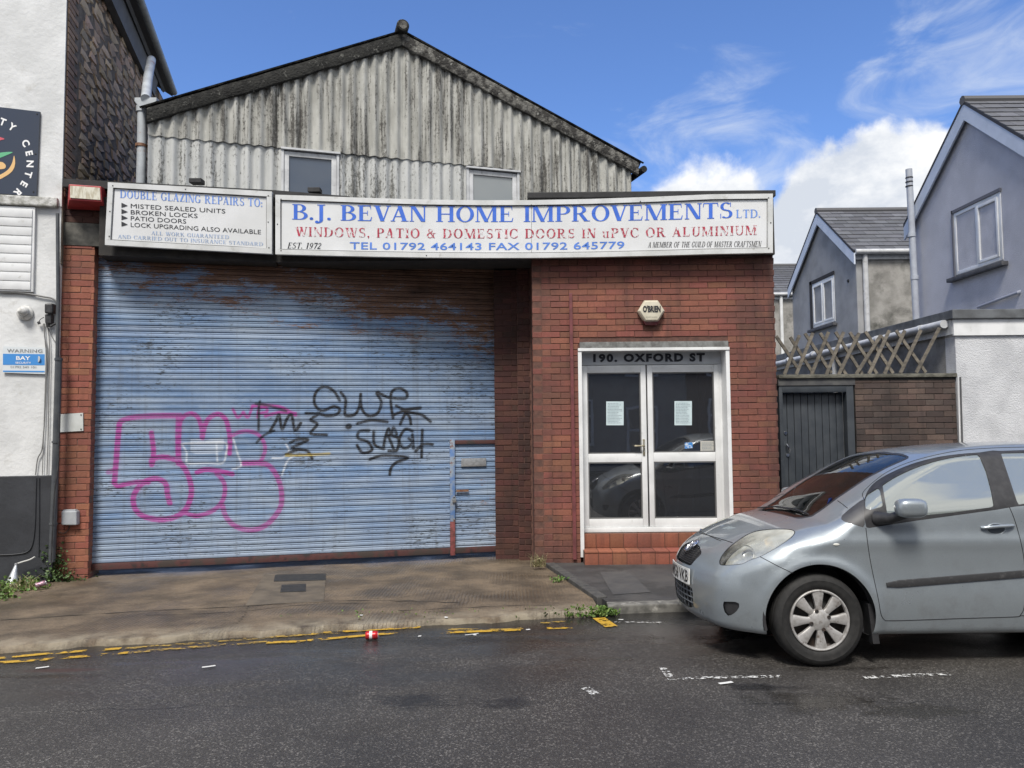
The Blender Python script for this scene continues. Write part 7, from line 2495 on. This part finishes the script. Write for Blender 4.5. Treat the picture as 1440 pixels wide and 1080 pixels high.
car = empty('parked_car', (CAR_O[0] + 1.9, CAR_O[1], 0), 'silver grey small hatchback parked at the kerb facing left, wet with raindrops', 'car')
body = link('body', car_mesh(['body']), PAINT, car)
link('underbody', car_mesh(['underside'], push=-.004), BLACKPL, car)
GAPS = [zc([(812, 374), (820, 440), (830, 505), (845, 580), (862, 660), (872, 715), (885, 738), (905, 742), (1000, 740), (1200, 733), (1400, 727), (1424, 722)]),
        zc([(1382, 292), (1402, 340), (1425, 420), (1440, 500), (1446, 600), (1440, 690), (1424, 722)]),
        zc([(1424, 722), (1600, 722), (1740, 718), (1755, 640), (1790, 560), (1880, 490), (1955, 420), (1975, 330), (1965, 250)]),
        zc2([(905, 290), (1000, 340), (1100, 392), (1215, 446)]),
        zc([(700, 266), (720, 280), (740, 296)]),
        zc([(806, 262), (800, 235), (835, 198), (900, 150), (1000, 108), (1150, 72), (1290, 58), (1480, 53), (1700, 58)])]
for g_ in GAPS:
    L_ = trace(spline(g_, 6))
    for sg in (1, -1):
        line_on_car('panel_gap', L_, GAP, body, .0024, sg)
L_ = trace(spline(zc([(150, 393), (190, 404), (235, 418), (256, 424), (283, 433)]), 6))
L_ = np.vstack([[[L_[0][0] - .012, 0, L_[0][2] + .006]], L_])
for sg in (1, -1):
    line_on_car('bonnet_gap', L_, GAP, body, .003, sg)
ws = link('windscreen', car_mesh(['windscreen'], push=-.003), GLASS_W, car)
link('seal', car_mesh(['seal'], push=-.001), BLACKPL, ws)
link('rear_window', car_mesh(['rear_glass'], push=-.003), GLASS_W, car)
BOWL = trace(zc2([(770, 240)]))[0]
BOWL2 = trace(zc2([(960, 140)]))[0]
for sg in (1, -1):
    link('window_surround', car_mesh(['surround'], (sg,), push=-.001), TRIM if False else BLACKPL, car)
    link('quarter_trim', car_mesh(['quarter_trim'], (sg,), push=-.001), TRIM, car)
    link('door_window', car_mesh(['front_glass'], (sg,), push=-.005), GLASS_S, car)
    link('quarter_window', car_mesh(['quarter_glass'], (sg,), push=-.005), GLASS_S, car)
    link('rear_door_window', car_mesh(['rear_side_glass'], (sg,), push=-.005), GLASS_S, car)
    link('rear_quarter_window', car_mesh(['rear_quarter_glass'], (sg,), push=-.005), GLASS_S, car)
    # headlamp: clear slightly yellowed cover over a reflector bowl
    hl = empty('headlight', tuple(cl2w([[.35, .62 * sg, .72]])[0])); child(hl, car)
    m, t, b = newmat('headlight_cover') if sg > 0 else (bpy.data.materials['headlight_cover'], None, None)
    if t:
        for n in list(t.n): t.n.remove(n)
        out = t.n.new('ShaderNodeOutputMaterial')
        gl = t.n.new('ShaderNodeBsdfGlossy'); gl.inputs['Roughness'].default_value = .10
        tr = t.n.new('ShaderNodeBsdfTransparent'); tr.inputs['Color'].default_value = (.93, .93, .88, 1)
        df = t.n.new('ShaderNodeBsdfDiffuse'); df.inputs['Color'].default_value = (.66, .67, .60, 1)
        haze = t.ramp(t.noise(t.pos(), 14, 5), .35, .7, .04, .22)
        zz = t.sep(t.pos())[2]
        haze = t.math('ADD', haze, t.ramp(zz, .72, .86, 0, .50), clamp=True)
        mx = t.n.new('ShaderNodeMixShader'); t.set(mx.inputs[0], haze); t.set(mx.inputs[1], tr.outputs[0]); t.set(mx.inputs[2], df.outputs[0])
        m2 = t.n.new('ShaderNodeMixShader'); m2.inputs[0].default_value = .12
        t.set(m2.inputs[1], mx.outputs[0]); t.set(m2.inputs[2], gl.outputs[0]); t.set(out.inputs[0], m2.outputs[0])
    link('cover', car_mesh(['headlight'], (sg,)), m, hl)
    link('lamp_seal', car_mesh(['lamp_seal'], (sg,), push=-.003), BLACKPL, hl)
    link('reflector', car_mesh(['headlight'], (sg,), push=-.055), LAMP_MIRROR, hl)
    mb = MB()
    c0 = cl2w(mir([BOWL + [.06, -.055, -.015]], sg))[0]; ax = cl2w(mir([BOWL + [-.06, .0, -.02]], sg))[0] - c0
    mb.lathe([(.0, .0), (.025, .003), (.042, .014), (.052, .030), (.056, .042)], c0, ax, 24)
    mb.build('lamp_bowl', CHROME, hl, smooth=True)
    mb = MB()
    c0 = cl2w(mir([BOWL2 + [.05, -.05, -.012]], sg))[0]
    mb.lathe([(.0, .0), (.018, .003), (.030, .012), (.036, .022)], c0, ax, 20)
    mb.build('indicator_bowl', mat('amber_lamp', (.6, .42, .2), rough=.3), hl, smooth=True)
    link('fog_recess', car_mesh(['fog_recess'], (sg,), push=-.012), BLACKPL, car)
link('grille_backing', car_mesh(['grille_back'], push=-.03), GAP, car)
link('lower_grille_backing', car_mesh(['lower_back'], push=-.04), GAP, car)

# ---------------------------------------------------------------- wheels
TYRE = mat('tyre_rubber', (.008, .008, .008), (.016, .0155, .015), 30, rough=.75, bump=.3, bsc=220, bdist=.001)
HUBCAP = mat('silver_wheel_trim', (.46, .45, .44), (.30, .28, .26), 30, .45, .75, rough=.38, metal=.45, c3=(.14, .11, .09), sc3=22, lo3=.56, hi3=.72)
STEEL = mat('dark_steel_wheel', (.02, .02, .02), (.05, .035, .028), 20, rough=.6)


def wheel(ax, sg):
    """a wheel in car space about its axle; outer face at y = .822"""
    w = empty('wheel', tuple(cl2w([[ax, .80 * sg, AX_Z]])[0])); child(w, car)

    def T(r, a, y):
        return [ax + r * math.cos(a), y * sg, AX_Z + r * math.sin(a)]

    def ringmesh(prof, seg, mb, mi=0):
        vs, fs = [], []
        for (r, y) in prof:
            for k in range(seg): vs.append(T(r, 2 * PI * k / seg, y))
        for i in range(len(prof) - 1):
            for k in range(seg):
                a, b = i * seg + k, i * seg + (k + 1) % seg
                fs.append((a, b, b + seg, a + seg))
        mb.add(cl2w(vs), fs, mi)
    mb = MB()
    ringmesh([(.190, .66), (.24, .635), (.280, .645), (.294, .665), (.2985, .68), (.3, .70), (.2965, .701), (.2965, .706), (.3, .707), (.3, .733), (.2965, .734), (.2965, .739), (.3, .74),
              (.3, .765), (.2965, .766), (.2965, .771), (.2995, .772), (.298, .785), (.291, .802), (.279, .813), (.262, .819), (.259, .8205), (.256, .8195), (.235, .820), (.215, .816), (.204, .808), (.200, .800), (.197, .79)], 72, mb)
    mb.build('tyre', TYRE, w, smooth=True)
    mb = MB()
    ringmesh([(.198, .80), (.195, .76), (.18, .745), (.12, .75), (.07, .765), (.0, .77)], 40, mb)
    mb.build('steel_rim', STEEL, w, smooth=True)
    # wheel trim: outer ring, hub dome and eight flared spokes
    mb = MB()
    ringmesh([(.199, .795), (.2, .803), (.1975, .811), (.192, .8135), (.185, .811), (.181, .803), (.180, .79), (.184, .785), (.199, .79)], 72, mb)
    mb.build('trim_ring', HUBCAP, w, smooth=True)
    for k in range(8):
        a0 = PI / 2 + .02 + k * PI / 4
        mb = MB()
        rs = [.035, .065, .085, .12, .155, .186]
        hw = [.030, .022, .0215, .0275, .0360, .0420]
        yy = [.806, .8075, .807, .8085, .809, .808]
        vs, fs = [], []
        for r, h, y in zip(rs, hw, yy):
            for (q, dy) in ((-1, -.022), (-.95, -.004), (-.70, 0), (0, .0015), (.70, 0), (.95, -.004), (1, -.022)):
                c, s_ = math.cos(a0), math.sin(a0)
                vs.append([ax + r * c - q * h * s_, (y + dy) * sg, AX_Z + r * s_ + q * h * c])
        for i in range(len(rs) - 1):
            for j in range(6):
                a = i * 7 + j
                fs.append((a, a + 1, a + 8, a + 7))
        mb.add(cl2w(vs), fs)
        mb.build('wheel_trim_spoke', HUBCAP, w, smooth=True)
    mb = MB()
    ringmesh([(.074, .790), (.072, .803), (.066, .8085), (.052, .811), (.047, .813), (.030, .8185), (.0, .8195)], 32, mb)
    mb.build('hub_cap', HUBCAP, w, smooth=True)
    for k in range(4):
        a = .33 + k * PI / 2
        mb = MB()
        c = np.array([ax + .062 * math.cos(a), 0, AX_Z + .062 * math.sin(a)])
        ctr = cl2w([[c[0], .806 * sg, c[2]], [c[0], .83 * sg, c[2]]])
        mb.lathe([(.0125, 0), (.0125, .009), (.009, .0105), (.008, .006), (.0, .006)], ctr[0], ctr[1] - ctr[0], 14)
        mb.build('wheel_nut', STEEL, w, smooth=True)
    # arch liner
    mb = MB()
    vs, fs = [], []
    n = 36
    for k in range(n + 1):
        a = -.22 + k * (PI + .44) / n
        for y in (.808, .79, .45):
            r = .3545 if y > .8 else .372
            vs.append([ax + r * math.cos(a), (y if y != .808 else .79) * sg, AX_Z + .012 + r * math.sin(a)])
    for k in range(n):
        for j in range(2):
            a = k * 3 + j
            fs.append((a, a + 1, a + 4, a + 3))
    mb.add(cl2w(vs), fs)
    vs2 = [[ax + .372 * math.cos(-.22 + k * (PI + .44) / n), .45 * sg, AX_Z + .012 + .372 * math.sin(-.22 + k * (PI + .44) / n)] for k in range(n + 1)]
    mb.add(cl2w(vs2), [tuple(range(n + 1))])
    mb.build('arch_liner', BLACKPL, car, smooth=True, fix=False)
    mb = MB()
    mb.box((0, 0, 0), (1, 1, 1))
    mb.v = [tuple(q) for q in cl2w([[ax + .325 + .045 * p[0] + .02 * (1 - p[2]), (.62 + .19 * p[1]) * sg, .14 + .26 * p[2]] for p in mb.v])]
    mb.build('mud_flap', BLACKPL, car, bevel=.004)


for ax_ in (AX_F, AX_R):
    for sg in (1, -1):
        wheel(ax_, sg)

# ---------------------------------------------------------------- mirrors, handles, strips
def blob(name, pts_fn, m, parent, nu=20, nv=14):
    vs, fs = [], []
    for i in range(nu):
        for j in range(nv + 1):
            vs.append(pts_fn(2 * PI * i / nu, -PI / 2 + PI * j / nv))
    for i in range(nu):
        for j in range(nv):
            a, b = i * (nv + 1) + j, ((i + 1) % nu) * (nv + 1) + j
            fs.append((a, b, b + 1, a + 1))
    mb = MB(); mb.add(cl2w(vs), fs)
    return mb.build(name, m, parent, smooth=True)


def sgnpow(x, p):
    return math.copysign(abs(x)**p, x)


mc = trace(zc([(848, 318)]))[0]
for sg in (1, -1):
    mr = empty('wing_mirror', tuple(cl2w(mir([mc], sg))[0])); child(mr, car)
    cx, cy, cz = mc[0] + .155, mc[1] + .165, mc[2] + .048
    blob('mirror_housing', lambda u, v: [cx + .098 * sgnpow(math.cos(u) * math.cos(v), .62), (cy + .062 * sgnpow(math.sin(u) * math.cos(v), .7)) * sg,
                                         cz + .062 * sgnpow(math.sin(v), .6)], PAINT, mr)
    MB().tube(cl2w(mir([[mc[0] + .01, mc[1] - .01, mc[2] - .03], [mc[0] + .07, mc[1] + .07, mc[2] - .025], [cx - .02, cy - .01, cz - .035]], sg)), [.05, .035, .03], 10).build('mirror_arm', BLACKPL, mr, smooth=True)

HND = zc([(1268, 376), (1296, 372), (1330, 369), (1365, 367), (1396, 366)])
hp = trace(HND)
hc = trace(zc([(1328, 378)]))[0]
for off in (0.0, 1.0):
    for sg in (1, -1):
        h = empty('door_handle', tuple(cl2w(mir([hc + [off, 0, 0]], sg))[0])); child(h, car)
        cup = cl2w(mir([hc + [off, .002, 0], hc + [off, .05, 0.012]], sg))
        vs = [[hc[0] + off + .062 * math.cos(a), hc[1] + .0015, hc[2] + .035 * math.sin(a)] for a in np.linspace(0, 2 * PI, 25)[:-1]]
        MB().tube(cl2w(mir(np.array([[v[0], car_point(np.array([[1 + v[0] - X_A, math.asin(max(-.9, min(.9, 0)))]]))[0][1] * 0 + v[1] + .03 * (hc[2] - v[2]), v[2]] for v in vs + vs[:1]]), sg)), .0035, 6, cap=False).build('handle_cup', PAINT, h, smooth=True)
        mb = MB(); mb.prism(cl2w(mir(np.array([[v[0], v[1] + .002 + .03 * (hc[2] - v[2]), v[2]] for v in vs]), sg)), cl2w(mir([[0, -.002, 0]], sg))[0] - cl2w([[0, 0, 0]])[0])
        mb.build('handle_hollow', mat('shaded_paint', (.10, .115, .13), rough=.4, metal=.5) if 'shaded_paint' not in bpy.data.materials else bpy.data.materials['shaded_paint'], h)
        q = hp + np.array([off, .026, .004]); q[0][1] -= .02; q[-1][1] -= .02
        MB().tube(cl2w(mir(np.array(spline(q, 4)), sg)), [.009] + [.0115] * (4 * (len(q) - 1) - 1) + [.009], 10).build('handle_grip', PAINT, h, smooth=True)

# rubbing strips on the doors
for a_, b_ in (((893, 600), (1440, 556)), ((1452, 555), (1740, 532))):
    L_ = trace(zc([(a_[0] + (b_[0] - a_[0]) * t, a_[1] + (b_[1] - a_[1]) * t) for t in np.linspace(0, 1, 12)]))
    for sg in (1, -1):
        mb = MB(); vs, fs = [], []
        for k, p in enumerate(L_):
            e = .55 if k == 0 else 1
            for (dy, dz) in ((-.004, -.026), (.008, -.022), (.012, 0), (.008, .022), (-.004, .026)):
                vs.append([p[0], p[1] + dy, p[2] + dz * e])
        for k in range(len(L_) - 1):
            for j in range(4):
                a = k * 5 + j; fs.append((a, a + 1, a + 6, a + 5))
        fs += [(0, 1, 2, 3, 4), tuple((len(L_) - 1) * 5 + j for j in range(5))]
        mb.add(cl2w(mir(vs, sg)), fs)
        mb.build('rubbing_strip', mat('scuffed_strip', (.028, .028, .030), (.075, .075, .075), 40, .55, .75, rough=.55) if 'scuffed_strip' not in bpy.data.materials else bpy.data.materials['scuffed_strip'], car, smooth=True)

# side repeater
rp = trace(zc([(695, 440)]))[0]
for sg in (1, -1):
    blob('side_indicator', lambda u, v: [rp[0] + .022 * math.cos(u) * math.cos(v), (rp[1] + .006 * math.sin(u) * math.cos(v)) * sg, rp[2] + .009 * math.sin(v)],
         bpy.data.materials.get('clear_lens') or mat('clear_lens', (.55, .55, .5), rough=.1), car)

# nose: emblem, grille bars, number plate
def nose_x(y, z):
    P = np.array([[x, y, z] for x in np.arange(-.05, .7, .002)])
    F = car_F(P)
    k = int(np.argmax(F < 0))
    return P[k][0]


def on_nose(pts, out=.0):
    return cl2w([[nose_x(p[0], p[1]) - out, p[0], p[1]] for p in pts])


em = empty('emblem', tuple(cl2w([[.05, 0, .72]])[0])); child(em, car)
ez = .700
for (rx, rz, cz) in ((.060, .040, 0), (.020, .037, 0), (.042, .013, .016)):
    pts = [(rx * math.cos(a), ez + cz + rz * math.sin(a)) for a in np.linspace(0, 2 * PI, 33)]
    MB().tube(on_nose(pts, .016), .0055, 8, cap=False).build('emblem_oval', CHROME, em, smooth=True)
for k in range(9):
    z = .588 + k * .0135
    hwid = .255 * min(1, (.29 - .0) / .29) * (1 if z < .66 else 1 - (z - .66) * 2.2) - max(0, .62 - z) * .6
    MB().tube(on_nose([(y, z) for y in np.linspace(-hwid, hwid, 16)], -.016), .0030, 5).build('grille_bar', BLACKPL, car, smooth=True)
for k in range(23):
    y = -.24 + k * .0218
    MB().tube(on_nose([(y, z) for z in np.linspace(.582 + max(0, abs(y) - .20) * .9, .705 - max(0, abs(y) - .12) * .25, 8)], -.018), .0026, 5).build('grille_bar', BLACKPL, car, smooth=True)
LGM = mat('lower_grille_grey', (.10, .11, .12), rough=.5)
for z in (.312, .352, .392):
    MB().tube(on_nose([(y, z) for y in np.linspace(-.27, .27, 20)], -.008), .0055, 6).build('lower_grille_bar', LGM, car, smooth=True)
for y in (-.225, -.15, -.075, 0, .075, .15, .225):
    MB().tube(on_nose([(y, z) for z in np.linspace(.275, .430, 8)], -.010), .0055, 6).build('lower_grille_bar', LGM, car, smooth=True)
# centre crease ribs of the bumper beside the plate
npl = empty('number_plate', tuple(cl2w([[0, 0, .5]])[0])); child(npl, car)
PLW = mat('plate_white', (.72, .73, .72), (.55, .54, .5), 20, rough=.35)
def plate_pt(u, v, out):
    # a gently bent plate following the nose
    y = u * .262; z = .503 + v * .0565
    return [nose_x(y, .50) - .012 - out + (z - .503) * .05, y, z]
vs, fs = [], []
nU = 12
for i in range(nU + 1):
    u = -1 + 2 * i / nU
    for v in (-1, 1):
        for o_ in (0, .006): vs.append(plate_pt(u, v, o_))
for i in range(nU):
    a = i * 4
    fs += [(a + 1, a + 3, a + 7, a + 5), (a, a + 4, a + 6, a + 2), (a, a + 1, a + 5, a + 4), (a + 2, a + 6, a + 7, a + 3)]
fs += [(0, 2, 3, 1), tuple(nU * 4 + k for k in (0, 1, 3, 2))]
MB().add(cl2w(vs), fs).build('plate_panel', PLW, npl)
PLATE_FN = plate_pt

# wipers
for (a, b, c) in (((-.10, .80), (.25, .87), (.50, .93)), ((.30, .81), (.50, .87), (.62, .91))):
    def on_top(y, x, o):
        P = np.array([[x, y, z] for z in np.arange(1.6, .7, -.002)])
        k = int(np.argmax(car_F(P) < 0)); return [x, y, P[k][2] + o]
    pts = [on_top(y, x + .0, .014) for (y, x) in ((a[0] - .45, a[1] + .02), ((a[0] - .45 + b[0]) / 2, a[1] + .035), (b[0] - .05, a[1] + .03))]
    MB().tube(cl2w(pts), .006, 6).build('wiper', BLACKPL, car, smooth=True)

# ---------------------------------------------------------------- cabin
DARK = mat('dark_cabin_cloth', (.02, .021, .024), (.035, .036, .04), 30, rough=.9)
DASH = mat('dashboard', (.030, .031, .034), rough=.6)
def cbox(name, lo, hi, m, bev=.03, parent=car):
    mb = MB().box(lo, hi); mb.v = [tuple(q) for q in cl2w(mb.v)]
    mb.f = [tuple(reversed(f)) for f in mb.f]
    return mb.build(name, m, parent, bevel=bev, smooth=True)
cbox('cabin_floor', (.7, -.70, .19), (3.5, .70, .27), DARK, .01)
cbox('dashboard', (.82, -.66, .60), (1.25, .66, .915), DASH, .06)
for y0 in (-.62, .12):
    st = empty('front_seat', tuple(cl2w([[1.9, y0 + .25, .3]])[0])); child(st, car)
    cbox('seat_cushion', (1.55, y0, .40), (2.05, y0 + .5, .56), DARK, .05, st)
    cbox('seat_back', (1.98, y0 + .02, .50), (2.14, y0 + .48, 1.12), DARK, .06, st)
    cbox('headrest', (2.04, y0 + .13, 1.15), (2.13, y0 + .37, 1.30), DARK, .04, st)
cbox('rear_seat', (2.75, -.62, .4), (3.0, .62, 1.08), DARK, .06)
sw = cl2w([[1.45, -.36, .84], [1.37, -.36, .87]])
prof = [(.18 + .014 * math.cos(a), .014 * math.sin(a)) for a in np.linspace(0, 2 * PI, 9)]
MB().lathe(prof, sw[0], sw[0] - sw[1], 28).build('steering_wheel', DASH, car, smooth=True)
# blue badge lying behind the windscreen
bp_ = trace(zc([(669, 263)]))[0]
q = cl2w([bp_ + [dx, dy - .01, dz - .015] for dx, dy, dz in ((-.03, .03, -.012), (.03, -.03, -.012), (.045, -.03, .03), (-.015, .03, .03))])
MB().slab(q, (0, .002, -.002)).build('parking_badge', mat('blue_badge', (.02, .06, .35), (.5, .6, .8), 60, .6, .7, rough=.5), car)

tm, tf = text_mesh('BK56 VKB'.replace('B', 'W', 1) if False else 'WK56 VKB', 'sans', bold=.02)
def _pl(p):
    u = (p[0] - .5) * 2 * .93; v = (p[1] - .5) * 2 * .74
    q = plate_pt(u, v, .0075)
    return q
MB().add(cl2w([_pl(p) for p in tm]), tf).build('lettering', mat('plate_black', (.012, .012, .014), rough=.5), npl, fix=False)
